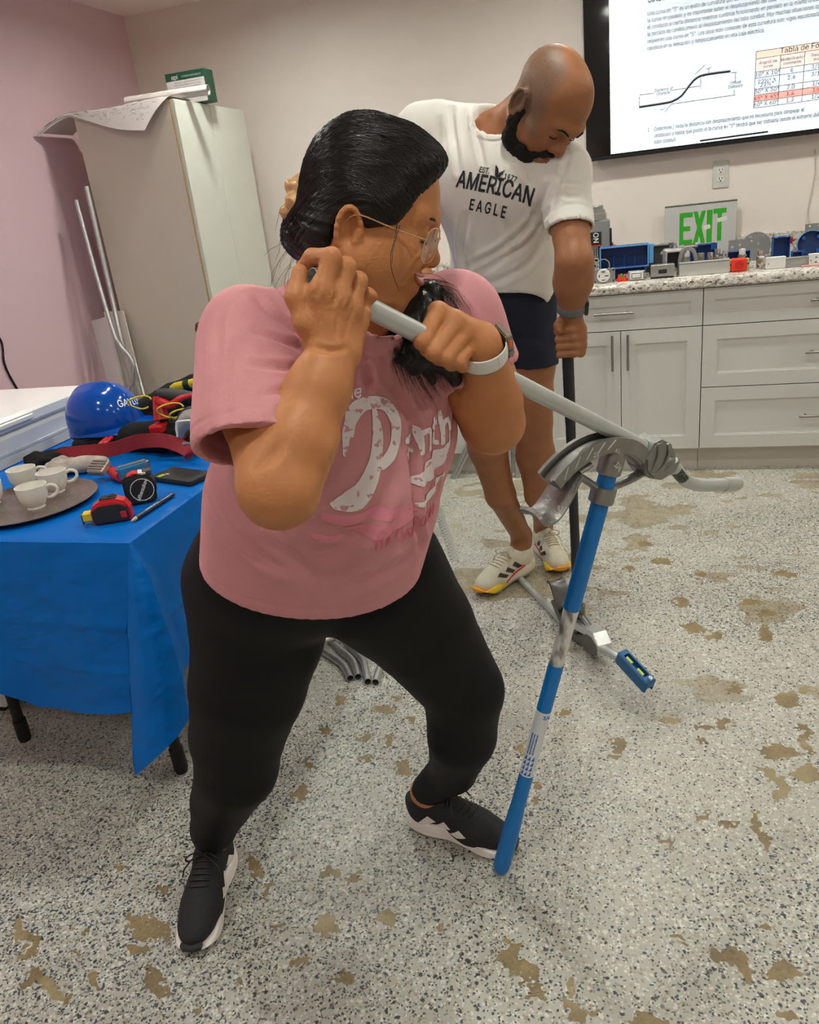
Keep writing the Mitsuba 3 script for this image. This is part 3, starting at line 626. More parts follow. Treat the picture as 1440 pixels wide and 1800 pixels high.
part(k, 'lettering', cat(front(text('epi', .018, .0008, True), bx0 + .03, bz1 - .028, by0 - .0002), front((lambda m: (m[0] * A((bx1 - bx0 - .10) / m[0][:, 0].max(), 1, 1), m[1]))(text('FOR SECTION OF ADJUSTABLE TAPE', .0075, .0008)), bx0 + .085, bz1 - .024, by0 - .0002)), 'mat_box_white')
part(k, 'small_print', cat(*[front((lambda m: (m[0] * A((bx1 - bx0 - .06) / m[0][:, 0].max(), 1, 1), m[1]))(text('electrical supply parts and fittings', .006, .0006)), bx0 + .04, bz1 - .046 - .011 * i, by0 - .0012) for i in range(4)]), 'mat_paper_ink')

# conduits and panels leaning in the gap between the pink wall and the cabinet
def lean(*uvy): return [at(u, v, y=y) for u, v, y in uvy]
a = lean((152, 328, 3.46), (196, 520, 3.40)) + lean((222, 632, 3.34)); a = a + [A(a[-1][0] + .06, 3.30, .0)]
thing('conduit', 'taller galvanized conduit leaning against the cream cabinet edge', 'conduit', mesh=pipe(curve(a, 20), .0125, .011, 14), mat='mat_galv', smooth=40)
a = lean((134, 352, 3.44), (172, 492, 3.37), (200, 585, 3.32), (212, 608, 3.30), (228, 627, 3.30), (236, 648, 3.295), (234, 672, 3.29), (231, 705, 3.28)); 
a = np.vstack([a, [A(a[-1][0] + .01, 3.27, .0)]])
thing('conduit', 'conduit with an offset bend leaning in the corner by the pink wall', 'conduit', mesh=pipe(curve(a, 60), .0105, .009, 14), mat='mat_galv', smooth=40)
a = lean((238, 640, 3.38), (252, 690, 3.33), (262, 735, 3.3))
thing('conduit', 'short thin conduit end standing behind the blue hard hat', 'conduit', mesh=pipe(curve(a, 12), .009, .0075, 12), mat='mat_galv', smooth=40)
a = lean((243, 690, 3.42), (232, 655, 3.43), (226, 628, 3.44))
def slab_px(q, thick, matn, name, label, cat_, y0, y1, **k):
    """leaning board with its four corners given from the picture: top row at y0, bottom row at y1"""
    c = [at(*q[0], y=y0), at(*q[1], y=y0), at(*q[2], y=y1), at(*q[3], y=y1)]
    n = unit(np.cross(c[1] - c[0], c[3] - c[0])); n = n if n[1] > 0 else -n
    return thing(name, label, cat_, mesh=hull([p + n * s for p in c for s in (0, thick)]), mat=matn, **k)
slab_px([(160, 564), (186, 557), (232, 735), (208, 745)], .016, 'mat_galv_light', 'leaning_panel', 'pale metal panel leaning on the pink wall', 'panel', 3.44, 3.30)
slab_px([(182, 548), (215, 546), (262, 735), (228, 745)], .012, 'mat_toe', 'leaning_panel', 'taller grey panel behind the bent conduit in the corner', 'panel', 3.47, 3.36)
# ---------------------------------------------------------------- the blue-handled bender with the conduit held by the woman
BT = A(.49474812, .70277155, -.51121077); BU = A(.43485669, .30910514, .84578583); BN = A(.7524121, -.64075437, -.15267572)   # along the conduit, up in the bend's plane, towards the camera
BP = A(-.03823, 1.3181956, .92254724); POLE0 = A(-.2837, 1.24957, .006)
BM = np.stack([BT, BU, BN], 1)
def bl(t, u, n=0.0): return BP + BT * t + BU * u + BN * n
def inplane(m): return xf(m, BM, BP)            # local x,y,z -> along, up, towards the camera
def cast_c(p, n, uv): return mix((.24, .235, .22), (.33, .325, .31), fbm(p.x * 70, p.y * 70, p.z * 70))
bump('mat_cast', dict(type='principled', base_color=proc(cast_c), roughness=.40, metallic=.85, specular=.5), lambda p, n, uv: fbm(p.x * 500, p.y * 500, p.z * 500, 2), .0005)
mat('mat_blue_grip', plain((.0, .135, .42), .45)); mat('mat_label_white', plain((.55, .57, .60), .45)); mat('mat_label_blue', plain((.02, .13, .42), .5))
mat('mat_tape', plain(proc(lambda p, n, uv: mix((.16, .15, .14), (.55, .55, .53), smoothstep(.38, .60, fbm(p.x * 60, p.y * 60, p.z * 22, 3)))), .3))
mat('mat_emt', plain(proc(lambda p, n, uv: mix((.46, .48, .46), (.54, .555, .53), fbm(p.x * 40, p.y * 40, p.z * 40))), .42, .55))
kb = thing('conduit_bender', 'hand conduit bender with blue handle, its cast head turned up', 'conduit bender')
PT_ = BP; pd = unit(PT_ - POLE0); LP = np.linalg.norm(PT_ - POLE0)
def along(s): return POLE0 + pd * s            # metres from the lower end
def pole_s(u, v):
    """distance along the handle of the point seen at pixel u,v"""
    r = ray(u, v); n = np.cross(pd, np.cross(r, pd)); return float(((EYE - POLE0) @ np.cross(np.cross(r, pd), r)) / (pd @ np.cross(np.cross(r, pd), r)))
RP = .0140
s1, s2, s3, s4, s5 = pole_s(915, 1355), pole_s(950, 1245), pole_s(980, 1168), pole_s(1003, 1070), LP
part(kb, 'handle', tubem([along(.012), along(s5 - .012)], RP, 24), 'mat_steel', 40)
g0 = pole_s(893, 1430)
part(kb, 'grip', tubem([along(0), along(.003), along(.012), along(.05), along(g0 - .02), along(g0 + .03), along(s1)], [.010, .0155, .0178, .0182, .0176, .0152, .0148], 24), 'mat_blue_grip', 40, label='lower blue grip flared at its end')
part(kb, 'label', tubem([along(s1), along(s2)], .0149, 24, False), 'mat_label_white', True, label='white printed sticker')
part(kb, 'grip', tubem([along(s2), along(s3), along(s3 + .001)], [.0148, .0150, .0142], 24), 'mat_blue_grip', 40, label='short middle blue sleeve')
part(kb, 'worn_sleeve', tubem([along(s3 + .001), along(s4)], .0146, 24), 'mat_tape', True, label='clear tape sleeve worn grey')
part(kb, 'grip', tubem([along(s4), along(s4 + .004), along(s5 - .03)], [.0148, .0162, .0158], 24), 'mat_blue_grip', 40, label='long upper blue sleeve')
# print of the sticker: triangles and text rows wrapped round the handle
side = unit(np.cross(pd, np.cross(EYE - along(.3), pd))); rgt = unit(np.cross(side, pd)) * -1
rgt = rgt if rgt @ R > 0 else -rgt; side = unit(np.cross(rgt, pd)); side = side if side @ (EYE - along(.3)) > 0 else -side
def wrap(m, s0, r=.0151):
    """local x runs round the handle, y up along it"""
    v = m[0]; a = v[:, 0] / r; rr = r + v[:, 2]
    return POLE0 + pd * (s0 + v[:, 1:2]) + (side[None] * np.cos(a)[:, None] + rgt[None] * np.sin(a)[:, None]) * rr[:, None], m[1]
tri = [prism([(x, y), (x + .0065, y), (x + .0055, y + .011)], .0004) for y in np.arange(.004, .050, .0125) for x in (-.014, -.006, .002)]
part(kb + '__label', 'triangles', wrap(cat(*tri), s1), 'mat_label_blue')
lines = []
for i, s in enumerate(('READ ALL INSTRUCTIONS BEFORE USE', 'WEAR EYE PROTECTION AT ALL TIMES', 'USE FOR THE STATED CONDUIT SIZE')):
    m = text(s, .0030, .0004); w = m[0][:, 0].max(); m[0][:, 0] *= .050 / w; m = xf(m, rotz(math.pi / 2)); lines.append(move(m, (-.008 + .0055 * i, .056, 0)))
lines.append(move(text('3/4', .0075, .0004, True), (.002, s2 - s1 - .014, 0)))
part(kb + '__label', 'print', wrap(cat(*lines), s1), 'mat_label_blue')
# the cast head: arc channel, pedal, hook, brace and two collars
CA = A(.02, -.13); arc = lambda r, a: (CA[0] + r * math.cos(a), CA[1] + r * math.sin(a))
PD_L = A(-.31529, .948995)                     # handle direction in the head's own plane
def bender_head(k, M, P, casting, hook_mat, mark_mat, size):
    """M: columns along the conduit, away from the handle, sideways; P: the socket's place"""
    ip = lambda m: xf(m, M, P); b_ = lambda t, u, n=0.0: P + M @ A(t, u, n); on = lambda s: b_(*(-PD_L * s))
    an = np.linspace(math.radians(161.5), math.radians(72), 40)
    band = lambda r0, r1: [arc(r1, a) for a in an] + [arc(r0, a) for a in an[::-1]]
    hd = [ip(prism(band(.137, .158), .018, -.009)), ip(prism(band(.145, .1685), .0065, .0135)), ip(prism(band(.145, .1685), .0065, -.0200)), ip(prism(band(.141, .1535), .036, -.018))]
    part(k, 'shoe', cat(*hd), casting, 30, label='curved grooved casting')
    ribs = [ip(tubem([np.r_[arc(.150, a), .0195], np.r_[arc(.166, a - .10), .0205]], .0014, 6)) for a in np.radians([156, 146, 136, 126, 117])]
    part(k, 'scale_marks', cat(*ribs, ip(xf(text('22', .008, .001), rotz(.5), (-.075, -.018, .0200))), ip(xf(text('45', .008, .001), rotz(.2), (-.028, .004, .0200)))), mark_mat, kind='stuff', label='raised degree marks')
    pc = curve([(-.088, -.052), (-.094, -.080), (-.098, -.108), (-.104, -.128), (-.116, -.138), (-.131, -.133)], 24)
    tn = np.gradient(pc, axis=0); tn /= np.linalg.norm(tn, axis=1)[:, None]; nn = np.stack([tn[:, 1], -tn[:, 0]], 1)
    G = []
    for i, (p, n_) in enumerate(zip(pc, nn)):
        wd = .026 + .004 * math.sin(i / 23 * 3)
        G.append([b_(*(p + n_ * (-.006 * (w * w)) * min(1, i / 6)), w * wd) for w in np.linspace(-1, 1, 13)])
    part(k, 'pedal', gridmesh(np.array(G), .0065), casting, 40, label='concave foot pedal')
    br = []
    for pts, r in (([(-.095, -.068, 0), (-.070, -.056, 0), (-.035, -.058, .0), (-.012, -.061, .0)], .0065), ([(.018, -.058, 0), (.045, -.046, 0), (.075, -.028, 0), (.105, -.004, 0)], .0065), ([(-.070, -.050, 0), (-.050, -.030, 0)], .006)):
        br.append(ip(tubem(curve(pts, 12), r, 10, flat=(1.0, 1.6), up=(0, 1, 0))))
    br.append(pipe([on(.086), on(.083), on(.060), on(.057)], .0225, .0150, 28))
    part(k, 'brace', cat(*br), casting, 40, label='lower brace with a collar round the handle')
    part(k, 'socket', tubem([on(.034), on(.032), on(.004), on(-.010)], [.0195, .0215, .0215, .0175], 28), casting, 40)
    if size: part(k, 'raised_size', ip(xf(text(size, .010, .0012, True), rotz(-.32), (-.016, -.016, .0212))), mark_mat, kind='stuff')
    hk = sg.Polygon([(.062, .016), (.066, .048), (.082, .060), (.112, .061), (.150, .052), (.166, .040), (.166, .018), (.140, -.004), (.105, -.010), (.078, -.002)])
    blk = manifold(chamfer_prism(hk, .048, .004)).translate([0, 0, -.024])
    blk = blk - manifold(tubem([(-.2, .0355, 0), (.3, .0355, 0)], .0137, 32)) - manifold(prism([(.120, .060), (.150, .075), (.175, .060), (.128, .012)], .02, .012))
    part(k, 'hook', ip(unman(blk)), hook_mat, 30, label='square hook block holding the conduit')
    gro = [ip(tubem(curve([(.098, .058, .0245), (.112, .044, .026), (.116, .02, .026), (.104, -.004, .0245)], 14), .0022, 6)), ip(tubem(curve([(.070, .050, .0245), (.086, .030, .0255), (.092, .0, .0245)], 12), .002, 6))]
    part(k, 'hook_ribs', cat(*gro), casting, kind='stuff')
bender_head(kb, BM, BP, 'mat_cast', 'mat_cast', 'mat_galv_light', '3/4')
# conduit: straight run from the woman's hands, a gentle upward bend past the hook
RT = .0130
run = [bl(-.672, .0355), bl(-.6, .0355), bl(-.45, .0355), bl(-.3, .0355), bl(-.15, .0355), bl(0, .0355), bl(.10, .0355)]
tail = [bl(.150, .0335), bl(.195, .0265), bl(.238, .0170), bl(.262, .0150), bl(.290, .0165), bl(.318, .0215), bl(.345, .0285), bl(.375, .0370), bl(.432, .0540)]
kc = thing('conduit', 'long galvanized conduit the woman pulls down over her shoulder', 'conduit')
part(kc, 'tube', pipe(np.vstack([curve(run, 12), curve(tail, 40)]), RT, RT - .0015, 24), 'mat_emt', 40)
cp = [bl(.388, .0408), bl(.392, .0420), bl(.428, .0530), bl(.437, .0556)]
part(kc, 'coupling', pipe(cp, RT + .0016, RT - .001, 24), 'mat_emt', 40)
lbl = [bl(.196, .0264, .0), bl(.232, .0181, .0)]
ld = unit(lbl[1] - lbl[0]); sd = unit(np.cross(ld, np.cross(EYE - lbl[0], ld)))
up_ = np.cross(sd, ld); V = []
for s in np.linspace(0, 1, 8):
    c = lbl[0] * (1 - s) + lbl[1] * s + A(0, 0, -.0008) * math.sin(s * 3.1)
    V.append([c + (sd * math.cos(t) + up_ * math.sin(t)) * (RT + .0006) for t in np.linspace(-.95, .75, 9)])
mat('mat_sticker', plain(proc(lambda p, n, uv: mix((.012, .016, .012), (.12, .18, .08), smoothstep(.62, .72, noise(p.x * 260, p.y * 260, p.z * 260)))), .4))
part(kc, 'sticker', gridmesh(np.array(V), .0004), 'mat_sticker', True, label='black sticker with fine print')
# ---------------------------------------------------------------- people: shared pieces
def skin_tex(c, c2): return proc(lambda p, n, uv: mix(c, c2, fbm(p.x * 38, p.y * 38, p.z * 38, 3)))
def skin_mat(name, tex): bump(name, dict(type='principled', base_color=tex, roughness=.48, specular=.30), lambda p, n, uv: fbm(p.x * 420, p.y * 420, p.z * 420, 2), .0006)
skin_mat('mat_skin_w', skin_tex((.385, .148, .055), (.475, .197, .078)))
skin_mat('mat_skin_m', skin_tex((.30, .128, .062), (.37, .165, .084)))
mat('mat_eye_white', plain((.60, .56, .52), .15)); mat('mat_iris', plain((.03, .016, .010), .08)); mat('mat_lash', plain((.012, .009, .008), .7))
mat('mat_lips', plain((.40, .125, .10), .38)); mat('mat_lips_m', plain((.25, .085, .06), .45)); mat('mat_teeth', plain((.74, .70, .64), .2))
mat('mat_gold', plain((.80, .56, .30), .2, 1.0)); mat('mat_chrome', plain((.75, .74, .72), .12, 1.0))
scene['mat_lens'] = dict(type='thindielectric', int_ior=1.35)
def hair_rel(p, n, uv): return fbm(p.x * 160, p.y * 160, p.z * 40, 2)
mat('mat_hair', plain((.0045, .0035, .003), .33, spec=.32))
mat('mat_hair_fine', plain((.006, .0045, .004), .30, spec=.4))
def hand(F, mcp, pip, dip, tip, wrist, thumb, s=1.0, wr=.027, palm_k=.012, inward=None):
    """four fingers and a thumb as chains of bones, the palm as metacarpals grown together; all points are world positions"""
    fr = np.array([.0108, .0104, .0096, .0088]) * s
    for i in range(4):
        F.chain([mcp[i], pip[i], dip[i], tip[i]], [fr[i] * 1.10, fr[i] * 1.02, fr[i] * .93, fr[i] * .82], .005)
    for i in range(4):
        w = wrist[0] * (1 - i / 3) + wrist[1] * (i / 3)
        F.bone(mcp[i], w, fr[i] * 1.22, .0165 * s, palm_k)
    if inward is not None:                       # flesh of the palm
        for i in range(4):
            w = wrist[0] * (1 - i / 3) + wrist[1] * (i / 3)
            F.bone(np.asarray(mcp[i]) * .85 + w * .15 + inward * .010 * s, w + inward * .004, .011 * s, .015 * s, palm_k)
    F.chain(thumb, [.0150 * s, .0125 * s, .0108 * s, .0092 * s][-len(thumb):], .008)
def head_axes(f, u):
    f = unit(f); u = unit(np.asarray(u) - f * (np.asarray(u) @ f)); return np.stack([f, np.cross(u, f), u], 1)
def head_sdf(F, C, H, s=1.0, fat=0.0, nose=1.0, jaw=1.0, tilt=-.22, ear=1.0, flare=.42, sx=1.0, skull=((-.012, 0, .045), (.098, .074, .084))):
    """skull, face, nose, lids and ears; local x forward, y to the person's left, z up"""
    q = lambda x, y, z: C + H @ (A(x * sx, y, z) * s)
    B = lambda c, r, k=.02, ax=None: F.ball(q(*c), np.array(r) * s * A(sx, 1, 1), H if ax is None else H @ ax, k)
    B(*skull, .02)
    B((.030, 0, .028), (.066, .064, .088), .03)
    B((.035, 0, -.040), (.056, .055 + fat * .4, .066), .03)
    for y in (-1, 1):
        B((.052, y * (.036 + fat * .3), -.022), (.034 + fat * .3, .028 + fat * .4, .034 + fat * .4), .025)
        F.bone(q(-.004, y * (.052 * jaw + fat * .3), -.045), q(.062, y * .016, -.092), (.022 + fat) * s, (.019 + fat * .3) * s, .03)
        F.bone(q(.072, y * .040, .034), q(.091, y * .010, .034), .012 * s, .011 * s, .015)
    F.ball(q(.070, 0, -.090), .021 * s, None, .02)
    if fat: B((.022, 0, -.088), (.050, .046, .034), .03)
    F.bone(q(.091, 0, .026), q(.108 * 1 + .003 * (nose - 1), 0, -.014), .0085 * s, .0110 * nose * s, .012)
    F.ball(q(.1095, 0, -.0180), .0108 * nose * s, None, .008)
    for y in (-1, 1):
        F.ball(q(.097, y * .0125 * nose, -.022), .0092 * nose * s, None, .007)
        F.ball(q(.101, y * .006, -.0315), .0042 * s, None, .003, 'cut')
        F.ball(q(.099, y * .033, .012), np.array([.016, .017, .012]) * s, H, .012, 'cut')
        F.ball(q(.0800, y * .032, .012), .0150 * s, None, .004)
    # mouth mound
    B((.083, 0, -.056), (.019, .026, .020), .015)
    for y in (-1, 1):
        E = rotz(-y * flare) @ roty(tilt)
        e0 = (-.014, y * .074, -.006)
        F.ball(q(*e0), np.array([.0185 * ear, .0065, .031 * ear]) * s, H @ E, .008)
        F.ball(q(-.010, y * .0825, -.003), np.array([.0105, .0075, .018]) * s, H @ E, .003, 'cut')
        rim = [q(*(A(-.013, y * .0795, -.006) + E @ A(.0165 * ear * math.cos(a), y * .003, .029 * ear * math.sin(a)))) for a in np.radians(np.linspace(-20, 250, 14))]
        F.chain(rim, [.0036 * s] * 14, .003)
        F.ball(q(-.006, y * .0785, -.034), np.array([.008, .0055, .010]) * s, H, .006)
        F.bone(q(-.001, y * .0785, -.016), q(.0, y * .0775, -.004), .0045 * s, .004 * s, .004)
    return q

# ---------------------------------------------------------------- the woman
kw = thing('person', 'woman in pink T-shirt and black leggings pulling down on a conduit', 'person')
WH = head_axes(.95 * R + .27 * D + .06 * W, .29 * R - .87 * D - .40 * W)
WC = pt(642, 397, 1.01)
W_SH_R, W_EL_R, W_WR_R = pt(440, 588, 1.02), pt(490, 855, .87), pt(584, 625, .90)
W_SH_L, W_EL_L, W_WR_L = pt(800, 560, 1.13), pt(866, 742, 1.19), pt(846, 606, 1.065)
W_NECK, W_CHEST, W_BELLY, W_PELV = pt(610, 560, 1.06), pt(596, 690, 1.17), pt(582, 880, 1.215), pt(515, 1000, 1.31)
tu = unit(W_NECK - W_PELV)
Wh = unit(W * A(1, 1, 0)); Rh = unit(A(Wh[1], -Wh[0], 0))
tf = -math.cos(.70) * Wh + math.sin(.70) * Rh; tf = unit(tf - tu * (tf @ tu)); tl = np.cross(tu, tf); TB = np.stack([tf, tl, tu], 1)     # forward, left, up
K_R, K_L = pt(418, 1290, 1.505), pt(815, 1212, 1.51)
rb_ = at(341, 1676, z=0); DR = unit(rb_ - at(386, 1535, z=0)); SHOE_R = rb_ - DR * .262
SHOE_L = at(716, 1455, z=0) + A(0, .03, 0); DL = unit(at(897, 1513, z=0) - at(716, 1455, z=0))
AN_R, AN_L = SHOE_R + DR * .054 + A(0, 0, .098), SHOE_L + DL * .054 + A(0, 0, .098)
LEG_R = [pt(450, 1020, 1.33), pt(455, 1110, 1.39), pt(436, 1205, 1.445), K_R, pt(416, 1350, 1.54), at(391, 1405, z=.245), at(376, 1455, z=.155), AN_R]
LEG_Rr = [.124, .118, .107, .091, .081, .066, .049, .040]
LEG_L = [pt(662, 1015, 1.36), pt(735, 1098, 1.425), K_L, pt(812, 1295, 1.565), at(796, 1352, z=.205), AN_L]
LEG_Lr = [.128, .101, .078, .068, .052, .038]
lo_ = np.min([AN_R, AN_L, W_EL_R, W_PELV - .2], 0) - .12; hi_ = np.max([W_EL_L, WC + .02, K_L, W_SH_L], 0) + .15
F = Field(axis_grid([(lo_[0], -.52, .007), (-.52, -.02, .0024), (-.02, hi_[0], .006)]), axis_grid([(lo_[1], .62, .006), (.62, 1.22, .0024), (1.22, hi_[1], .007)]), axis_grid([(.0, 1.0, .008), (1.0, 1.50, .0023), (1.50, 1.52, .008)]))
wq = head_sdf(F, WC, WH, .935, fat=.011, nose=.95, sx=.93, skull=((-.004, 0, .043), (.090, .074, .080)), flare=.30, ear=1.05)
F.bone(wq(-.030, 0, -.045), W_NECK - tf * .01, .055, .060, .03)
F.ball(W_NECK - tu * .05, (.07, .12, .05), TB, .04)
# torso and legs under the clothes
F.ball(W_CHEST, (.095, .140, .15), TB, .05); F.ball(W_BELLY, (.09, .12, .13), TB, .05); F.ball(W_PELV, (.10, .12, .11), TB, .05)
F.bone(W_NECK - tu * .06, W_SH_R - tu * .01, .048, .042, .02); F.bone(W_NECK - tu * .06, W_SH_L - tu * .01, .048, .042, .02)
F.chain(LEG_R, [r * .86 for r in LEG_Rr[:-1]] + [.036], .02); F.chain(LEG_L, [r * .86 for r in LEG_Lr[:-1]] + [.036], .02)
for an, d in ((AN_R, DR), (AN_L, DL)): F.bone(an, an + d * .05 - A(0, 0, .045), .030, .026, .02)
# right arm
F.chain([W_SH_R, W_SH_R * .45 + W_EL_R * .55, W_EL_R], [.046, .050, .043], .02)
fm = W_EL_R * .68 + W_WR_R * .32
F.chain([W_EL_R, fm, W_EL_R * .25 + W_WR_R * .75, W_WR_R], [.041, .042, .0335, .029], .02)
F.ball(W_EL_R + unit(W_EL_R - W_SH_R) * .006, .036, None, .02)
# left arm
F.chain([W_SH_L, W_SH_L * .4 + W_EL_L * .6, W_EL_L], [.055, .054, .045], .02)
F.chain([W_EL_L, W_EL_L * .7 + W_WR_L * .3, W_WR_L], [.046, .043, .029], .02)
# right hand round the conduit, seen from its back
def tube_at(u, v):
    """point of the conduit's axis nearest to the line of sight through a pixel"""
    r = ray(u, v); n = np.cross(BT, np.cross(r, BT)); o = bl(0, .0355); t = float(np.cross(EYE - o, r) @ np.cross(BT, r) / (np.cross(BT, r) @ np.cross(BT, r))); return o + BT * t
tc = tube_at(585, 522); ta = BT
tn_ = unit((EYE - tc) - ta * ((EYE - tc) @ ta)); tt = unit(np.cross(ta, tn_)); tt = tt if tt @ D < 0 else -tt
hx = lambda a, n, t: tc + ta * (a - .001) + tn_ * n + tt * (t - .012)
off = np.array([-.033, -.010, .0115, .031])
hand(F, [hx(off[0], .029, .004), hx(off[1] - .001, .032, .005), hx(off[2], .030, .000), hx(off[3], .025, -.007)],
     [hx(off[0] - .001, .021, .043), hx(off[1] - .001, .020, .042), hx(off[2] + .001, .018, .035), hx(off[3] + .003, .016, .024)],
     [hx(off[0] - .003, -.014, .034), hx(off[1] - .003, -.014, .038), hx(off[2], -.014, .034), hx(off[3] + .002, -.014, .025)],
     [hx(off[0] - .004, -.024, .014), hx(off[1] - .002, -.025, .014), hx(off[2], -.024, .012), hx(off[3] + .002, -.022, .008)],
     [W_WR_R - ta * .016 + tt * .012, W_WR_R + ta * .016 + tt * .010], [pt(560, 606, .893), pt(536, 568, .878), pt(519, 522, .872), pt(527, 478, .876)], .98, inward=-tn_)
# left hand: fingers over the front of the conduit, knuckles up, thumb underneath
lc = tube_at(786, 607); ln_ = unit((EYE - lc) - ta * ((EYE - lc) @ ta)); lt = unit(np.cross(ta, ln_)); lt = lt if lt @ D > 0 else -lt
gx2 = lambda a, n, t: lc + ta * a + ln_ * n + lt * t
of2 = np.array([-.034, -.0125, .0085, .0285])
hand(F, [pt(770, 549, 1.030), pt(801, 567, 1.034), pt(821, 583, 1.045), pt(835, 599, 1.060)],
     [pt(742, 600, .997), pt(761, 620, 1.002), pt(783, 631, 1.012), pt(806, 637, 1.027)],
     [pt(752, 614, 1.020), pt(772, 629, 1.026), pt(793, 640, 1.037), pt(813, 644, 1.052)],
     [pt(768, 604, 1.046), pt(787, 616, 1.052), pt(806, 627, 1.062), pt(822, 633, 1.072)],
     [W_WR_L + D * -.012, W_WR_L + D * .012], [pt(815, 600, 1.085), pt(775, 596, 1.073), pt(742, 603, 1.045), pt(722, 608, 1.032)], .98)
def_body = F.mesh(1)
bf_ = folds(def_body, [([(747, 452), (730, 466), (712, 494)], .0042, .0035), ([(640, 700), (600, 780), (560, 880)], .012, .003), ([(456, 822), (476, 804), (492, 780)], .007, .003), ([(556, 612), (585, 618), (612, 612)], .004, .002), ([(562, 500), (556, 520)], .003, .002), ([(592, 515), (588, 532)], .003, .002), ([(615, 528), (610, 545)], .003, .002), ([(596, 545), (590, 590)], .003, .0007), ([(618, 548), (606, 590)], .003, .0006), ([(548, 462), (565, 458)], .002, .0012), ([(546, 468), (566, 465)], .002, .001), ([(690, 545), (660, 540), (640, 520)], .006, .004)])
def_body = displace(def_body, lambda v, n: bf_(v)); part(kw, 'body', def_body, 'mat_skin_w', True)
# face details
eye = lambda y: wq(.0800, y * .032, .012)
for y in (-1, 1):
    lash = [wq(.0800 + .0158 * math.cos(a) * math.cos(.12), y * (.032 + .0158 * math.sin(a)), .0065 - .0015 * math.cos(a)) for a in np.linspace(-.62, 1.15, 10)]
    part(kw, 'eyelash', tubem(lash, [.0006, .0012, .0016, .0018, .0018, .0018, .0018, .0016, .0012, .0007], 6), 'mat_lash', True)
    br_ = [wq(*p) for p in ((.0985, y * .012, .031), (.0985, y * .022, .0345), (.093, y * .036, .037), (.083, y * .048, .035), (.076, y * .054, .030))]
    part(kw, 'eyebrow', tubem(curve(br_, 14), [.0012, .0016, .0018] + [.0020] * 5 + [.0018] * 3 + [.0014, .0010, .0006], 8, flat=(1.3, .8)), 'mat_lash', True)
def mouth(k, q, H, body, lipm, open_=.0045, wide=.027, up=.009, z0=-.056, teeth=True, thick=1.0):
    """lips and teeth laid on the face: rays from the front find the skin"""
    tm = trimesh.Trimesh(body[0], body[1], process=False); a = np.linspace(-1, 1, 21); C0 = q(0, 0, 0); s = np.linalg.norm(q(1, 0, 0) - C0)
    def on(yz, lift):
        ang = yz[:, 0] * 24.0; d = np.stack([np.cos(ang), np.sin(ang), 0 * ang], 1)
        o = np.array([C0 + H @ (A(.050, 0, z) * s + dd * .12) for (y, z), dd in zip(yz, d)]); dr_ = -(d @ H.T)
        o = o + dr_ * .12 * 1.0; loc, ri, ti = tm.ray.intersects_location(o, -dr_, multiple_hits=False); P = np.full((len(o), 3), np.nan); P[ri] = loc - dr_[ri] * lift
        ok = np.isfinite(P).all(1); return P[ok]
    w = 1 - a * a
    U = on(np.c_[wide * a, z0 + up * a * a + open_ * w], .0005); L = on(np.c_[wide * a, z0 + up * a * a - open_ * 1.2 * w], .0005); M_ = on(np.c_[wide * .9 * a, z0 + up * .9 * a * a + open_ * .1], -.0004)
    rr = (.0016 + .0030 * w) * thick
    part(k, 'lips', cat(tubem(U, rr[:len(U)], 8), tubem(L, rr[:len(L)] * 1.25, 8)), lipm, True)
    if teeth: part(k, 'teeth', tubem(M_, (.0010 + open_ * .75 * w)[:len(M_)], 8), 'mat_teeth', True)
mouth(kw, wq, WH, def_body, 'mat_lips', open_=.0045, wide=.038, up=.013, z0=-.050, thick=.75)
# glasses
gl = free(kw + '__glasses'); GX = .108
def rim(y): return [wq(GX - .012 * abs(math.cos(a) * .028 + .036) / .036 + .006, y * (.036 + .027 * math.copysign(abs(math.cos(a)) ** .6, math.cos(a))), .003 + .0235 * math.copysign(abs(math.sin(a)) ** .6, math.sin(a))) for a in np.linspace(0, 2 * np.pi, 33)]
for y in (-1, 1):
    rp = np.array(rim(y)); c = rp[:-1].mean(0)
    part(gl, 'rim', tubem(rp, .0009, 6, False), 'mat_gold', True)
    n_ = len(rp) - 1
    part(gl, 'lens', (np.vstack([rp[:-1], c[None]]), np.stack([np.arange(n_), (np.arange(n_) + 1) % n_, np.full(n_, n_)], 1)), 'mat_lens')
    part(gl, 'temple', tubem(curve([wq(.094, y * .064, .012), wq(.088, y * .070, .012), wq(.040, y * .078, .015), wq(-.005, y * .083, .018), wq(-.022, y * .081, .004)], 16), .0012, 6), 'mat_gold', True)
part(gl, 'bridge', tubem(curve([wq(.107, -.010, .010), wq(.113, 0, .013), wq(.107, .010, .010)], 8), .0011, 6), 'mat_gold', True)
# hoop earring
hc = wq(-.004, -.0865, -.050); ep = [hc + WH @ A(.0025 * math.sin(a) + .0105 * math.cos(a), .002, .0125 * math.sin(a)) for a in np.linspace(0, 2 * np.pi, 24)]
part(kw, 'earring', tubem(ep, .0010, 6, False), 'mat_chrome', True, label='silver hoop earring')

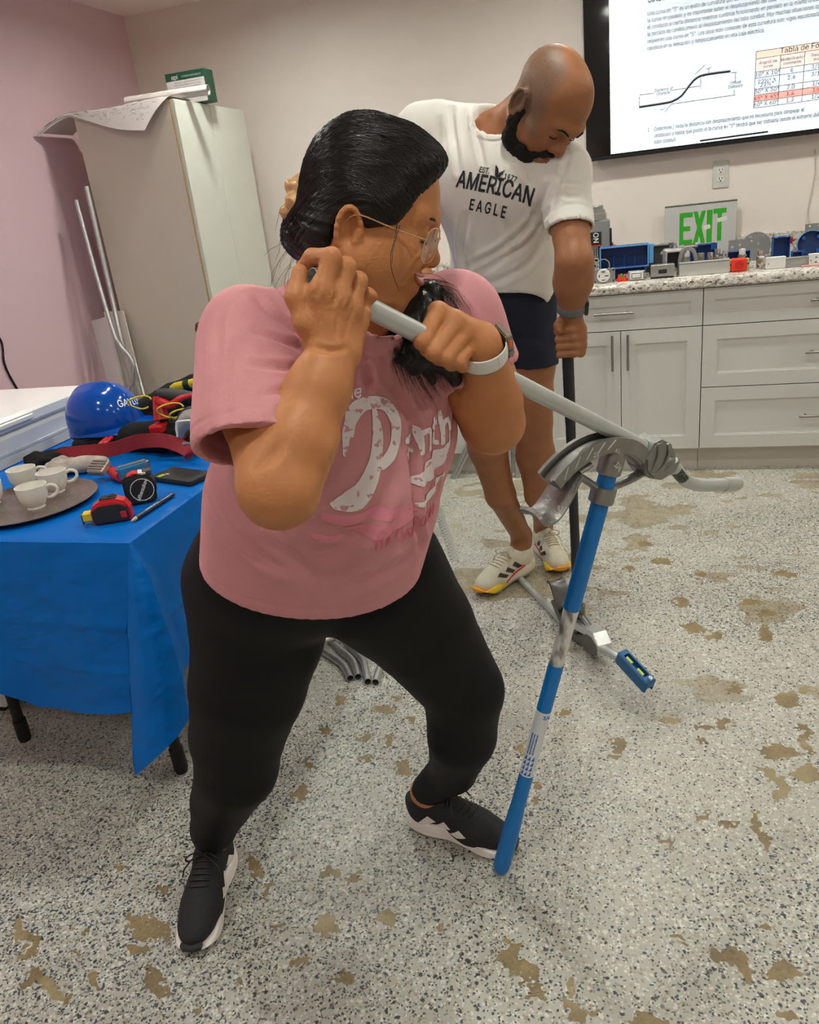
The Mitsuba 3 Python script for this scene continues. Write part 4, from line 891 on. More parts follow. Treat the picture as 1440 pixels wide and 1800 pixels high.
# ---- hair
HF = Field(axis_grid([(WC[0] - .2, WC[0] + .17, .0028)]), axis_grid([(WC[1] - .15, WC[1] + .15, .0028)]), axis_grid([(WC[2] - .18, WC[2] + .17, .0028)]))
hb = lambda c, r, k=.02, mode='add', ax=None: HF.ball(wq(*c), r, WH if ax is None else WH @ ax, k, mode)
hb((-.008, 0, .049), (.084, .0745, .086)); hb((.034, 0, .062), (.060, .066, .068), .02); hb((-.036, 0, .042), (.054, .0735, .082), .02)
hb((.076, 0, .092), (.024, .045, .024), .02)
hb((-.055, 0, -.022), (.045, .064, .045), .03)
for y in (-1, 1): hb((-.040, y * .050, -.012), (.030, .030, .042), .02)
for y in (-1, 1): hb((.028, y * .060, .028), (.036, .018, .034), .02)
HF.half(wq(.080, 0, .060), WH @ unit(A(.90, 0, -.43)), .012)
for y in (-1, 1):
    HF.ball(wq(-.013, y * .088, -.022), (.021, .032, .037), WH, .005, 'cut')
    HF.ball(wq(.056, y * .075, -.034), (.068, .045, .042), WH, .008, 'cut')
HF.half(wq(-.030, 0, -.058), WH @ unit(A(.75, 0, -1)), .02)
HF.ball(wq(-.080, .0, -.040), (.030, .045, .026), WH, .02); HF.ball(wq(-.088, -.01, -.030), (.024, .03, .026), WH, .012)
hm = HF.mesh(2)
pole = wq(-.10, .0, -.005) - WC
def hair_flow(v, n):
    d = (v - WC) @ WH; c = unit(WH.T @ pole); e1 = unit(np.cross(c, A(0, 1, 0.))); e2 = np.cross(c, e1)
    a = np.arctan2(d @ e2, d @ e1); t = d @ c
    w = a + .10 * np.sin(t * 30)
    s = meshkit.fbm(np.stack([np.cos(w) * 9, np.sin(w) * 9, t * 6], 1), 3, 4) + .7 * meshkit.noise(np.stack([np.cos(w) * 42, np.sin(w) * 42, t * 10], 1), 9)
    return (s - .9) * .0038
hm = displace(hm, hair_flow)
hd_ = (hm[0] - wq(.080, 0, .060)) @ (WH @ unit(A(.90, 0, -.43)))
hm = displace(hm, lambda v, n: -.0055 * np.clip(1 + hd_ / .030, 0, 1))
kh = part(kw, 'hair', hm, 'mat_hair', True)
# combed strands laid over the cap: from the hairline back to the clip
tmh = trimesh.Trimesh(hm[0], hm[1], process=False); sts = []
r2 = np.random.default_rng(3)
for i in range(1000):
    y = r2.uniform(-1, 1); zt_2 = r2.uniform(0, 1)
    st = A(.085 - .050 * abs(y) ** 1.4 + r2.normal() * .006, y * .078, .105 - .085 * abs(y) ** 1.5 + r2.normal() * .004)
    en = A(-.098 + r2.normal() * .006, r2.normal() * .018, -.005 + r2.normal() * .012)
    if i % 9 == 0: en = A(-.10, .05 * y, -.04 + .02 * r2.normal())
    pp = []
    for t in np.linspace(0, 1, 12):
        p = st * (1 - t) + en * t; p = p + A(-.0, .0, .0); c = A(-.012, 0, .045); d = p - c; d[2] += .05 * math.sin(math.pi * t); d[1] += .04 * y * math.sin(math.pi * t); pp.append(wq(*(c + unit(d) * .17)))
    o = np.array(pp); dr_ = wq(-.012, 0, .045) - o; dr_ /= np.linalg.norm(dr_, axis=1)[:, None]
    loc, ri, ti = tmh.ray.intersects_location(o, dr_, multiple_hits=False)
    if len(ri) < 12: continue
    q_ = np.zeros_like(o); q_[ri] = loc; q_ = q_ - dr_ * r2.uniform(.0000, .0010)
    if np.linalg.norm(np.diff(q_, axis=0), axis=1).max() > .05: continue
    sts.append(tubem(q_, np.linspace(.00055, .0003, 12) * r2.uniform(.6, 1.2), 5))
part(kh, 'combed_strands', cat(*sts), 'mat_hair_fine', True, kind='stuff')
# clip at the back and loose curls
SFc = Field(*[axis_grid([(wq(-.108, -.0, .008)[i] - .05, wq(-.108, -.0, .008)[i] + .05, .0022)]) for i in range(3)])
for i in range(8):
    a = i / 8 * 6.283; SFc.ball(wq(-.104 - .006 * (i % 2), -.006 + .020 * math.cos(a), .006 + .024 * math.sin(a)), (.013, .008, .010), WH, .006)
sc_m = displace(SFc.mesh(1), lambda v, n: .004 * (fnoise(v, 130, 2, 2) - .5))
mat('mat_satin', plain((.62, .36, .18), .28, .35, sheen=.4))
part(kw, 'scrunchie', sc_m, 'mat_satin', True, label='shiny tan satin hair tie')
# long hair over the far shoulder, in front of the chest
lock = []
def lockset(base, n, r0, spread, seed, rad=(.0016, .0006), wave=.006):
    g = np.random.default_rng(seed); b = curve(base, 26)
    for _ in range(n):
        o = g.normal(size=3) * spread; o2 = g.normal(size=3) * spread * 1.5; ph = g.uniform(0, 6.28); t = np.linspace(0, g.uniform(.75, 1), 22)
        bb = np.array([b[int(x * 25)] * (1 - (x * 25) % 1) + b[min(25, int(x * 25) + 1)] * ((x * 25) % 1) for x in t])
        pp = bb + o[None] * (1 - t)[:, None] + o2[None] * t[:, None] + np.outer(np.sin(t * 5 + ph) * wave * t, g.normal(size=3))
        lock.append(tubem(pp, np.linspace(rad[0], rad[1], 22) * g.uniform(.7, 1.3), 5))
# wisp by the cheek and flyaways
ws = [tubem(curve([wq(.050, -.079, .020), pt(694, 420, .925), pt(687, 450, .925), pt(690, 480, .93), pt(702, 512, .94)], 20), np.linspace(.0006, .0003, 20), 5), tubem(curve([wq(.054, -.078, .02), pt(700, 405, .925), pt(691, 440, .924), pt(689, 462, .925)], 20), np.linspace(.0005, .0003, 20), 5)]
g = np.random.default_rng(11)
for _ in range(45):
    s = wq(-.088 + g.normal() * .010, g.normal() * .03, -.040 + g.normal() * .02); e = s + WH @ A(-.008 - .010 * g.random(), g.normal() * .02, -.02 + g.normal() * .025); m_ = (s + e) / 2 + WH @ A(-.006, g.normal() * .008, .012 * g.normal())
    ws.append(tubem(curve([s, m_, e], 8), .00022, 4))
part(kw, 'wisps', cat(*ws), 'mat_hair_fine', True, kind='stuff')
# ---- T-shirt
def pink_c(p, n, uv): return mix(mix((.46, .190, .205), (.54, .240, .255), fbm(p.x * 14, p.y * 14, p.z * 14, 3)), (.60, .30, .33), smoothstep(.55, .8, noise(p.x * 700, p.y * 700, p.z * 500)) * .18)
bump('mat_pink_cotton', dict(type='principled', base_color=proc(pink_c), roughness=.85, specular=.2, sheen=.5), lambda p, n, uv: noise(p.x * 900, p.y * 900, p.z * 900) + .5 * fbm(p.x * 60, p.y * 60, p.z * 60, 2), .0006)
b = lambda v: np.asarray(v, float)
lo_ = np.min([W_SH_R, W_EL_R, W_PELV, W_BELLY], 0) - .25; hi_ = np.max([W_SH_L, W_NECK, W_BELLY], 0) + .24
S = Field(*[axis_grid([(lo_[i], hi_[i], .0048)]) for i in range(3)])
tq = lambda c, x, y, z: c + TB @ A(x, y, z)
ur = unit(W_EL_R - W_SH_R); ul = unit(W_EL_L - W_SH_L)
se_r = pt(446, 792, .915); sn_r = unit(ur * .45 + D * .6 - R * .06); se_l = W_SH_L + ul * .085
S.bone(W_SH_R, W_SH_R * .10 + W_EL_R * .90 - R * .012, .060, .071, .025); S.bone(W_SH_L, se_l + ul * .03, .066, .072, .025)
S.bone(pt(415, 640, 1.0), pt(415, 770, .93), .046, .052, .03)
S.half(se_r, sn_r, .001, (se_r, .15)); S.half(se_l, ul, .004, (se_l, .14))
S.bone(se_r - ur * .06, se_r + ur * .08, .054, .068, .0, 'cut'); S.bone(se_l - ul * .04, se_l + ul * .04, .058, .064, .0, 'cut')
S.ball(tq(W_CHEST, -.01, 0, .0), (.125, .165, .19), TB, .03)
S.ball(tq(W_BELLY, .0, -.012, .0), (.165, .190, .19), TB, .05)
S.ball(tq(W_PELV, .05, .0, .02), (.150, .185, .16), TB, .06)
for y in (-1, 1): S.ball(tq(W_CHEST, .080, y * .072, -.035), (.085, .085, .085), TB, .045)
S.bone(W_NECK - tu * .055, W_SH_R - tu * .006, .060, .058, .03); S.bone(W_NECK - tu * .055, W_SH_L - tu * .006, .060, .064, .03)
hem_p = pt(575, 1005, 1.24); hem_n = unit(-tu + .16 * tf - .05 * tl)
S.half(hem_p, hem_n, .006)
S.ball(hem_p - tu * .03 + tf * .0, (.150, .168, .075), TB, .01, 'cut')
S.bone(W_CHEST + tu * .10 + tf * .02, W_NECK + tu * .01 + tf * .02, .085, .074, .03)
NC0, NC1 = W_NECK + tu * .022 + tf * .035, W_NECK + tu * .14 + tf * .07
S.bone(NC0, NC1, .050, .095, .003, 'cut')
sm = S.mesh(2)
wfold = folds(sm, [([(537, 597), (473, 545), (445, 513)], .007, .006), ([(541, 618), (500, 600), (455, 583)], .007, .006), ([(529, 650), (495, 645), (450, 640)], .007, .005), ([(521, 682), (470, 690)], .006, .004), ([(515, 712), (478, 735)], .006, .004), ([(505, 740), (440, 775)], .006, .003),
    ([(535, 560), (505, 520), (485, 488)], .007, .006), ([(560, 560), (535, 515), (515, 480)], .006, .005), ([(400, 500), (385, 560), (378, 640)], .009, .003), ([(425, 600), (400, 680), (395, 760)], .010, .003),
    ([(690, 640), (705, 702), (727, 750), (723, 807), (729, 863), (733, 919), (743, 960)], .0085, .011), ([(690, 840), (660, 900), (600, 960), (520, 985)], .014, .007), ([(640, 830), (600, 870), (560, 900)], .012, .006), ([(743, 956), (690, 1000), (622, 1030)], .012, .005),
    ([(372, 830), (395, 870), (430, 905), (500, 930)], .010, .007), ([(362, 870), (400, 930), (470, 985), (540, 1010)], .011, .006), ([(440, 900), (470, 950), (540, 1000)], .010, .005), ([(533, 915), (600, 935), (662, 943)], .010, .004), ([(664, 625), (672, 655), (690, 690)], .007, .006), ([(640, 650), (640, 690)], .006, .004),
    ([(775, 700), (765, 780), (770, 860)], .008, .006), ([(800, 720), (790, 800)], .007, .005), ([(800, 540), (830, 590), (850, 620)], .007, .005), ([(770, 500), (815, 545), (845, 590)], .007, .004), ([(700, 900), (690, 960), (660, 1020)], .012, .004), ([(590, 640), (600, 700)], .006, .003)])
def shirt_rel(v, n):
    h = .0050 * (fnoise(v, (6.5, 6.5, 4.5), 1, 2) - .5) + wfold(v)
    u_ = (v - hem_p) @ hem_n
    h = h + .0025 * np.exp(-((u_ + .024) / .0025) ** 2) * 0 - .0012 * np.exp(-((u_ + .022) / .0018) ** 2)
    e_ = (v - se_r) @ sn_r; near = np.linalg.norm(v - se_r, axis=1) < .14
    h = h - .0014 * np.exp(-((e_ + .022) / .0020) ** 2) * near
    na = unit(NC1 - NC0); q_ = v - NC0; t_ = q_ @ na; rr_ = np.linalg.norm(q_ - t_[:, None] * na, axis=1); dn = np.sqrt(np.maximum(rr_ - .05, 0) ** 2 + np.minimum(t_, 0) ** 2)
    nk = np.linalg.norm(v - NC0, axis=1) < .16
    h = h + (.0016 * (dn < .022) - .0012 * np.exp(-((dn - .024) / .002) ** 2)) * nk
    return h
sm = displace(sm, shirt_rel)
ks = part(kw, 't_shirt', sm, 'mat_pink_cotton', True, label='washed pink T-shirt with white script lettering')
tms = trimesh.Trimesh(sm[0], sm[1], process=False)
# printed script: white lettering, swashes, red-pink caption
mat('mat_print_white', plain(proc(lambda p, n, uv: mix((.66, .60, .60), (.50, .26, .29), smoothstep(.60, .68, fbm(p.x * 130, p.y * 130, p.z * 130, 3)))), .8)); mat('mat_print_rose', plain((.58, .12, .19), .8)); mat('mat_print_pale', plain((.60, .20, .26), .8))
def stroke_poly(pts, w, n=40):
    c = curve(pts, n); w = np.interp(np.linspace(0, 1, n), np.linspace(0, 1, len(w)), w)
    return shapely.union_all([sg.LineString([c[i], c[i + 1]]).buffer((w[i] + w[i + 1]) / 4) for i in range(n - 1)])
PO = tq(W_CHEST, .0, -.030, -.020)
lp = lambda x, y: ((x - 683) * .00095, (765 - y) * .00068)
def stp(pts, w): return stroke_poly([lp(*q) for q in pts], [x * .00088 for x in w])
def script(s, x, y, h, wpx, rot, sk=14):
    p = text_poly(s, h * .00072, True); x0, y0, x1, y1 = p.bounds; p = saf.scale(p, wpx * .00095 / (x1 - x0), 1, origin=(0, 0)); a, b_ = lp(x, y)
    return saf.translate(saf.rotate(saf.skew(p, xs=sk, origin=(0, 0)), rot, origin=(0, 0)), a, b_)
sq_ = [stp([(668, 668), (662, 700), (648, 740), (632, 780), (615, 803), (588, 820)], [10, 21, 23, 23, 25, 8]), stp([(618, 694), (628, 670), (656, 654), (690, 660), (704, 690), (692, 725), (664, 745), (648, 742)], [8, 16, 14, 18, 23, 20, 15, 8]), stp([(604, 725), (612, 695), (624, 668)], [5, 11, 5]),
       script('anth', 708, 755, 50, 100, 8), script('The', 614, 650, 22, 38, 6), stp([(727, 802), (760, 786), (806, 752)], [8, 34, 20]), stp([(731, 846), (765, 838), (800, 812)], [6, 14, 8])]
def lay(name, polys, m, lift=.0010): part(ks, name, drape(shapely.union_all(polys), PO, tl, tu, tf, sm, lift, .004), m, True)
lay('script', sq_, 'mat_print_white', .0014)
lay('swash', [stp([(575, 842), (640, 838), (700, 845), (728, 855)], [12, 18, 16, 8]), stp([(600, 858), (650, 873), (690, 862), (715, 830), (722, 795)], [4, 24, 22, 14, 8]), stp([(560, 878), (580, 883), (600, 878)], [8, 12, 6]), stp([(770, 770), (775, 800), (768, 830)], [8, 12, 8])], 'mat_print_pale', .0008)
lay('caption', [script('THE CARTOON', 640, 912, 22, 140, 6, 4)], 'mat_print_rose', .0010)
# ---- long hair over the far shoulder, lying on the shirt
hs_ = lambda u, v, off=.012: (lambda P: P if np.isfinite(P).all() else pt(u, v, 1.09))(hit(tms, [(u, v)], off)[0])
nb = [wq(-.05, .055, -.05), wq(.0, .075, -.09)]
fine = (.00036, .00018)
lockset(nb + [hs_(752, 530), hs_(764, 575), hs_(778, 630), hs_(798, 672)], 260, .01, .008, 1, fine, .003)
lockset(nb + [hs_(738, 540), hs_(728, 585), hs_(748, 640), hs_(782, 690)], 220, .01, .008, 2, fine, .003)
lockset([hs_(700, 560), hs_(692, 585), hs_(702, 625), hs_(728, 680)], 110, .01, .006, 3, fine, .004)
lockset(nb + [hs_(768, 505), hs_(800, 540), hs_(826, 588)], 46, .01, .006, 5, (.00045, .0002), .005)
part(kw, 'loose_hair', cat(*lock), 'mat_hair_fine', True, kind='stuff', label='long loose strands hanging over the far shoulder')
cps = [nb + [hs_(755, 520, .004), hs_(766, 570, .006), hs_(780, 625, .008), hs_(800, 668, .006)], [nb[1], hs_(735, 540, .002), hs_(722, 580, .006), hs_(738, 630, .006), hs_(762, 672, .004)], [hs_(712, 552, .002), hs_(696, 582, .004), hs_(708, 625, .004), hs_(726, 660, .003)]]
al = np.vstack(cps)
LF = Field(*[axis_grid([(al[:, i].min() - .06, al[:, i].max() + .06, .0032)]) for i in range(3)])
for c_, r_ in zip(cps, ([.022, .020, .016, .018, .020, .010], [.018, .015, .015, .013, .004], [.008, .009, .008, .002])): LF.chain(c_, r_, .015)
lm = displace(LF.mesh(1), lambda v, n: .007 * (meshkit.fbm(np.stack([v @ (R * 70), v @ (W * 70), v @ (D * 8)], 1), 3, 2) - .5))
part(kw, 'hair_lock', lm, 'mat_hair', True)

# ---- leggings
mat('mat_leggings', plain((.0035, .0033, .0035), .6, spec=.18, sheen=.05))
lo_ = np.min(LEG_R + LEG_L, 0) - .16; hi_ = np.max(LEG_R + LEG_L + [W_PELV], 0) + .19; lo_[2] = .05
G = Field(*[axis_grid([(lo_[i], hi_[i], .0062)]) for i in range(3)])
G.ball(tq(W_PELV, -.02, 0, .0), (.140, .165, .15), TB, .03); G.ball(tq(W_PELV, -.06, .02, -.03), (.09, .13, .11), TB, .04)
G.chain(LEG_R, LEG_Rr, .010); G.chain(LEG_L, LEG_Lr, .010)
G.half(AN_R + A(0, 0, -.004), A(.0, .1, -1), .004, (AN_R, .12)); G.half(AN_L + A(0, 0, -.024), A(.1, .0, -1), .004, (AN_L, .12))
G.half(tq(W_PELV, 0, 0, .13), tu, .01)
gm = displace(G.mesh(9), lambda v, n: .003 * (fnoise(v, (11, 11, 22), 8, 2) - .5) + .002 * (np.abs(fnoise(v, (16, 16, 60), 2, 2) - .5)) * (v[:, 2] < .3))
kg = part(kw, 'leggings', gm, 'mat_leggings', True)
# ---- running shoes
mat('mat_shoe_black', plain(proc(lambda p, n, uv: mix((.012, .012, .013), (.024, .024, .026), noise(p.x * 600, p.y * 600, p.z * 600))), .75, spec=.3))
mat('mat_shoe_dark', plain((.008, .008, .008), .5)); mat('mat_sole_white', plain((.72, .66, .635), .5)); mat('mat_rubber', plain((.02, .02, .02), .6)); mat('mat_heel_lining', plain((.02, .02, .021), .8))
def shoe_outline(L, wd, out=0.0, n=60):
    """plan of a sole; y>0 is the inner side for a right shoe (mirrored by the caller)"""
    ctl = np.array([(0, 0), (.012, .028), (.06, .036), (.11, .030), (.155, .036), (.195, .043), (.225, .040), (.247, .025), (.255, .006), (.250, -.016), (.232, -.034), (.200, -.043), (.150, -.040), (.10, -.036), (.055, -.035), (.012, -.026)])
    c = np.vstack([ctl, ctl[:1]]) * [L / .255, wd]; c = curve(np.vstack([c[-2:-1], c, c[1:2]]), n + 20)
    p = sg.Polygon(c).buffer(0); p = max(getattr(p, 'geoms', [p]), key=lambda g_: g_.area)
    return p.buffer(out)
def loft_rings(rings):
    n = len(rings[0]); v = np.vstack(rings); fs = []
    for i in range(len(rings) - 1):
        a = np.arange(n) + i * n; b_ = (np.arange(n) + 1) % n + i * n; fs += [np.stack([a, b_, b_ + n], 1), np.stack([a, b_ + n, a + n], 1)]
    for i, fl in ((0, True), (len(rings) - 1, False)):
        c = len(v); v = np.vstack([v, rings[i].mean(0)]); a = np.arange(n) + i * n; b_ = (np.arange(n) + 1) % n + i * n; f = np.stack([a, b_, np.full(n, c)], 1); fs.append(f[:, ::-1] if fl else f)
    return v, np.vstack(fs)
def ring(poly, n, z):
    e = poly.exterior; e = sg.LinearRing(e.coords) if e.is_ccw else sg.LinearRing(list(e.coords)[::-1])
    c0 = e.project(sg.Point(-1, 0)); p = np.array([e.interpolate((c0 + t * e.length) % e.length).coords[0] for t in np.linspace(0, 1, n, endpoint=False)])
    return np.c_[p, np.array([z(x, y) if callable(z) else z for x, y in p])]
def make_sole(L, wd, thick, rocker=.012, n=90, side_rise=.010, mid=.004):
    """thick(x in 0..1) top height; toe and heel curve up; slim waist; fluted sidewall"""
    g_ = lambda x: np.clip(x / L, 0, 1)
    zb = lambda x, y: rocker * max(0, (g_(x) - .70) / .30) ** 2 * 1.6 + rocker * .6 * max(0, (.14 - g_(x)) / .14) ** 2
    zt2 = lambda x, y: thick(g_(x))
    rs = []
    for f, o in ((0, -.006), (.06, -.001), (.25, .0035), (.33, .0020), (.52, .0030), (.60, .0012), (.85, .0005), (1.0, -.004)):
        rs.append(ring(shoe_outline(L, wd, o - mid * .0), n, lambda x, y: zb(x, y) * (1 - f) + zt2(x, y) * f))
    return loft_rings(rs)
def make_upper(L, wd, thick, hcol=.088, step=.0026, toe=.050, tongue=.012):
    U = Field(axis_grid([(-.03, L + .03, step)]), axis_grid([(-.07, .07, step)]), axis_grid([(-.005, .15, step)]))
    s = L / .255; t0 = thick(.1); t1 = thick(.85)
    U.ball((.196 * s, -.001, t1 + .006), (.054 * s, .0385 * wd, toe - t1 + .004), None, .02)
    U.ball((.150 * s, .0, t1 + .012), (.06 * s, .038 * wd, .045), None, .03)
    U.bone((.16 * s, 0, .042), (.085 * s, 0, .082), .030 * wd, .030 * wd, .03)
    U.ball((.050 * s, 0, t0 + .018), (.055 * s, .0345 * wd, .050), None, .025)
    U.bone((.040 * s, 0, .045), (.034 * s, 0, hcol - .006), .0330 * wd, .0315 * wd, .02)
    U.bone((.105 * s, 0, .078), (.090 * s, 0, hcol + tongue), .016, .014, .012, 'add', (A(.6, 0, .8), .45))
    ank = .0265 * wd
    U.bone((.052 * s, 0, .055), (.050 * s, 0, .16), ank, ank * 1.06, .004, 'cut')
    U.half((.05 * s, 0, hcol + .004), unit(A(-.30, 0, 1)), .004, ((.02 * s, 0, hcol + .02), .062))
    U.fn(lambda x, y, z: z - .012 + 0 * x + 0 * y, .0, 'cut')
    return U.mesh(1)
def place_shoe(m, pos, dirv, mirror=False, pitch=0.0, roll=0.0):
    v = m[0].copy(); f = m[1]
    if mirror: v[:, 1] *= -1; f = f[:, ::-1]
    d = unit(A(dirv[0], dirv[1], 0)); Rm = np.stack([d, A(-d[1], d[0], 0), A(0, 0, 1.0)], 1) @ roty(-pitch) @ rotx(roll)
    return v @ Rm.T + np.asarray(pos), f
def side_patch(up, pts, side, lift=.0012, n=8, zlift=0.0):
    """a strip glued on the upper's flank: polyline of (x,z) corner quads projected sideways"""
    tm = trimesh.Trimesh(up[0], up[1], process=False); p = sg.Polygon(pts).buffer(.0001)
    v, f = trimesh.creation.triangulate_polygon(p.segmentize(.004), engine='earcut'); v = np.c_[v, np.zeros(len(v))]; v, f = trimesh.remesh.subdivide_to_size(v, f, .005)
    o = np.c_[v[:, 0], np.full(len(v), side * .1), v[:, 1]]
    loc, ri, ti = tm.ray.intersects_location(o, np.tile([0, -side, 0.0], (len(o), 1)), multiple_hits=False)
    P = np.full((len(v), 3), np.nan); P[ri] = loc + tm.face_normals[ti] * lift; ok = np.isfinite(P).all(1); f = f[ok[f].all(1)]; P[~ok] = 0
    return P, f
def lace_path(up, pts, lift=.0022):
    """points (x,y) dropped on the upper from above"""
    tm = trimesh.Trimesh(up[0], up[1], process=False); o = np.c_[np.asarray(pts, float), np.full(len(pts), .2)]
    loc, ri, ti = tm.ray.intersects_location(o, np.tile([0, 0, -1.0], (len(o), 1)), multiple_hits=False)
    P = np.full((len(o), 3), np.nan); P[ri] = loc + A(0, 0, lift); return P[np.isfinite(P).all(1)]
WT = lambda g_: .041 - .010 * g_ - .016 * np.maximum(0, g_ - .62) / .38 + .006 * np.exp(-((g_ - .0) / .12) ** 2)
WSOLE, WUP = make_sole(.272, 1.04, WT, .014), make_upper(.265, 1.03, WT, .092)
def woman_shoe(pos, dirv, mirror, pitch=0.0):
    P_ = lambda m: place_shoe(m, pos, dirv, mirror, pitch)
    k = part(kw, 'shoe', P_(move(WUP, (.004, 0, 0))), 'mat_shoe_black', True, label='black running shoe upper with white side stripes')
    part(k, 'sole', P_(WSOLE), 'mat_sole_white', 40, label='thick white sole')
    for s in (1, -1):
        for x in (.052, .092, .132):
            part(k, 'stripe', P_(move(side_patch(WUP, [(x - .012, .040 - x * .06), (x + .008, .038 - x * .06), (x + .034, .056 - x * .10), (x + .016, .072 - x * .13)], s), (.004, 0, 0))), 'mat_sole_white', True)
    lc_ = []
    for i, x in enumerate((.118, .131, .144, .157, .170)):
        lc_.append(tubem(lace_path(WUP, [(x - .004, -.022), (x, -.012), (x + .001, 0), (x, .012), (x - .004, .022)]), .0022, 6, flat=(1.5, .7)))
    kn = lace_path(WUP, [(.110, 0)])[0] + A(0, 0, .004)
    for sy in (1, -1):
        lc_.append(tubem(curve([kn, kn + A(.006, sy * .018, .010), kn + A(.012, sy * .034, .002), kn + A(.006, sy * .030, -.010), kn], 18), .0018, 6))
        lc_.append(tubem(curve([kn, kn + A(.010, sy * .016, .002), kn + A(.022, sy * .036, -.014), kn + A(.030, sy * .042, -.030)], 14), .0018, 6))
    part(k, 'laces', P_(move(cat(*lc_), (.004, 0, 0))), 'mat_shoe_dark', True)
    part(k, 'toe_cap', P_(prism(shoe_outline(.272, 1.04, .0035).intersection(sg.box(.258, -.022, .3, .022)), .009, .019)), 'mat_shoe_dark', 40)
    return k
woman_shoe(SHOE_R, DR, False)
woman_shoe(SHOE_L, DL, True)
# ---- smartwatch on the left wrist
wa = unit(W_EL_L - W_WR_L); ex = unit(ln_ - wa * (ln_ @ wa)); ey_ = np.cross(wa, ex)
wc_ = W_WR_L + wa * .012
ringp = [wc_ + ex * .034 * math.cos(a) + ey_ * .034 * math.sin(a) for a in np.linspace(0, 2 * np.pi, 36)]
mat('mat_watch_band', plain((.62, .62, .58), .55)); mat('mat_watch_case', plain((.30, .25, .20), .3, .8)); mat('mat_orange', plain((.85, .13, .03), .4))
kwat = part(kw, 'watch', tubem(ringp, .0021, 10, False, flat=(6.0, .9), up=wa), 'mat_watch_band', True, label='smartwatch with a pale band')
wtop = unit(-lt * .85 + ln_ * .25 + ta * .0); wtop = unit(wtop - wa * (wtop @ wa)); wside = np.cross(wa, wtop)
WM = np.stack([wa, wside, wtop], 1)
part(kwat, 'case', xf(chamfer_prism(sg.box(-.021, -.018, .021, .018).buffer(-.006).buffer(.006), .0105, .002), WM, wc_ + wtop * .030), 'mat_watch_case', 30)
part(kwat, 'screen', xf(prism(sg.box(-.017, -.014, .017, .014).buffer(-.004).buffer(.004), .0006), WM, wc_ + wtop * .0405), 'mat_black_gloss')
s_ = 1 if wside @ (EYE - wc_) > 0 else -1
part(kwat, 'action_button', xf(cbox((-.008, s_ * .0185, .005), (.011, .002, .004), .0008), WM, wc_ + wtop * .030), 'mat_orange')
part(kwat, 'crown', xf(move(xf(tubem([(0, 0, 0), (0, 0, .0025)], .0042, 14), frame(A(0, s_, 0))), (.008, s_ * .0175, .005)), WM, wc_ + wtop * .030), 'mat_watch_case', 40)
# ---------------------------------------------------------------- the man behind her
km = thing('person', 'bearded bald man in white T-shirt and navy shorts leaning over a black bender handle', 'person')
cam = lambda x, y, z: R * x + D * y + W * z
MF = unit(cam(.386, .911, -.144))
MH = head_axes(MF, cam(.514, -.342, -.787))
MC = pt(958, 189, 1.963); MS = 1.06
# stubble on the sides and back of the scalp, worked out in the head's own axes
def skin_man(p, n, uv):
    qx, qy, qz = p.x - float(MC[0]), p.y - float(MC[1]), p.z - float(MC[2])
    lx, ly, lz = (qx * float(MH[0, i]) + qy * float(MH[1, i]) + qz * float(MH[2, i]) for i in range(3))
    near = smoothstep(.19, .15, dr.sqrt(qx * qx + qy * qy + qz * qz))
    edge = .048 - .45 * (lz - .02) + .016 * noise(p.x * 60, p.y * 60, p.z * 60)
    m = smoothstep(edge + .030, edge - .022, lx) * smoothstep(.030, .052, dr.abs(ly) + dr.maximum(-lx - .03, 0) * .8) * smoothstep(-.050, -.012, lz + dr.maximum(-lx - .02, 0) * .4) * smoothstep(.150, .110, lz) * near
    base = mix((.245, .095, .040), (.31, .128, .057), fbm(p.x * 38, p.y * 38, p.z * 38, 3))
    st = mix((.10, .062, .042), (.17, .105, .07), noise(p.x * 500, p.y * 500, p.z * 500))
    return mix(base, st, m * .8)
skin_mat('mat_skin_m', proc(skin_man))
M_SHL, M_ELL, M_WRL = pt(990, 300, 2.05), pt(1010, 462, 1.99), pt(1004, 546, 2.09)
M_SHR, M_ELR, M_WRR = pt(742, 232, 2.20), pt(700, 420, 2.18), pt(760, 520, 2.05)
M_NECK, M_CHEST, M_WAIST = pt(892, 232, 2.10), pt(868, 330, 2.17), pt(884, 470, 2.31)
M_PELV = pt(892, 530, 2.38)
mu = unit(M_NECK - M_WAIST); mr = M_SHL - M_SHR; mr = unit(mr - mu * (mr @ mu)); mfw = np.cross(mr, mu); MB = np.stack([mfw, mr, mu], 1)       # forward, left, up
HPL, HPR = pt(922, 560, 2.38), pt(856, 556, 2.42)
KNL, KNR = pt(936, 716, 2.43), pt(852, 728, 2.45)
mra, mrb = at(935, 1003, z=0), at(842, 1049, z=0); DMR = unit(mrb - mra); SHOE_MR = mrb - DMR * .292
mlb = at(990, 1014, z=0); DML = unit(mlb - at(951, 962, z=0)); SHOE_ML = mlb - DML * .292
ANR, ANL = SHOE_MR + DMR * .060 + A(0, 0, .135), SHOE_ML + DML * .060 + A(0, 0, .105)
pts_ = np.array([M_SHL, M_SHR, M_ELR, M_WRR, MC, ANR, ANL, KNL, KNR, M_WRL])
lo_, hi_ = pts_.min(0) - .16, pts_.max(0) + .16; fist = pt(998, 598, 2.145)
F = Field(axis_grid([(lo_[0], MC[0] - .13, .007), (MC[0] - .13, MC[0] + .14, .0026), (MC[0] + .14, hi_[0], .006)]), axis_grid([(lo_[1], 2.02, .006), (2.02, 2.36, .0026), (2.36, hi_[1], .007)]),
          axis_grid([(.02, .82, .008), (.82, 1.06, .0026), (1.06, 1.36, .006), (1.36, 1.72, .0026), (1.72, 1.75, .006)]))
mq = head_sdf(F, MC, MH, MS, fat=.0, nose=1.12, jaw=1.08, tilt=-.25, ear=1.05, flare=.22)
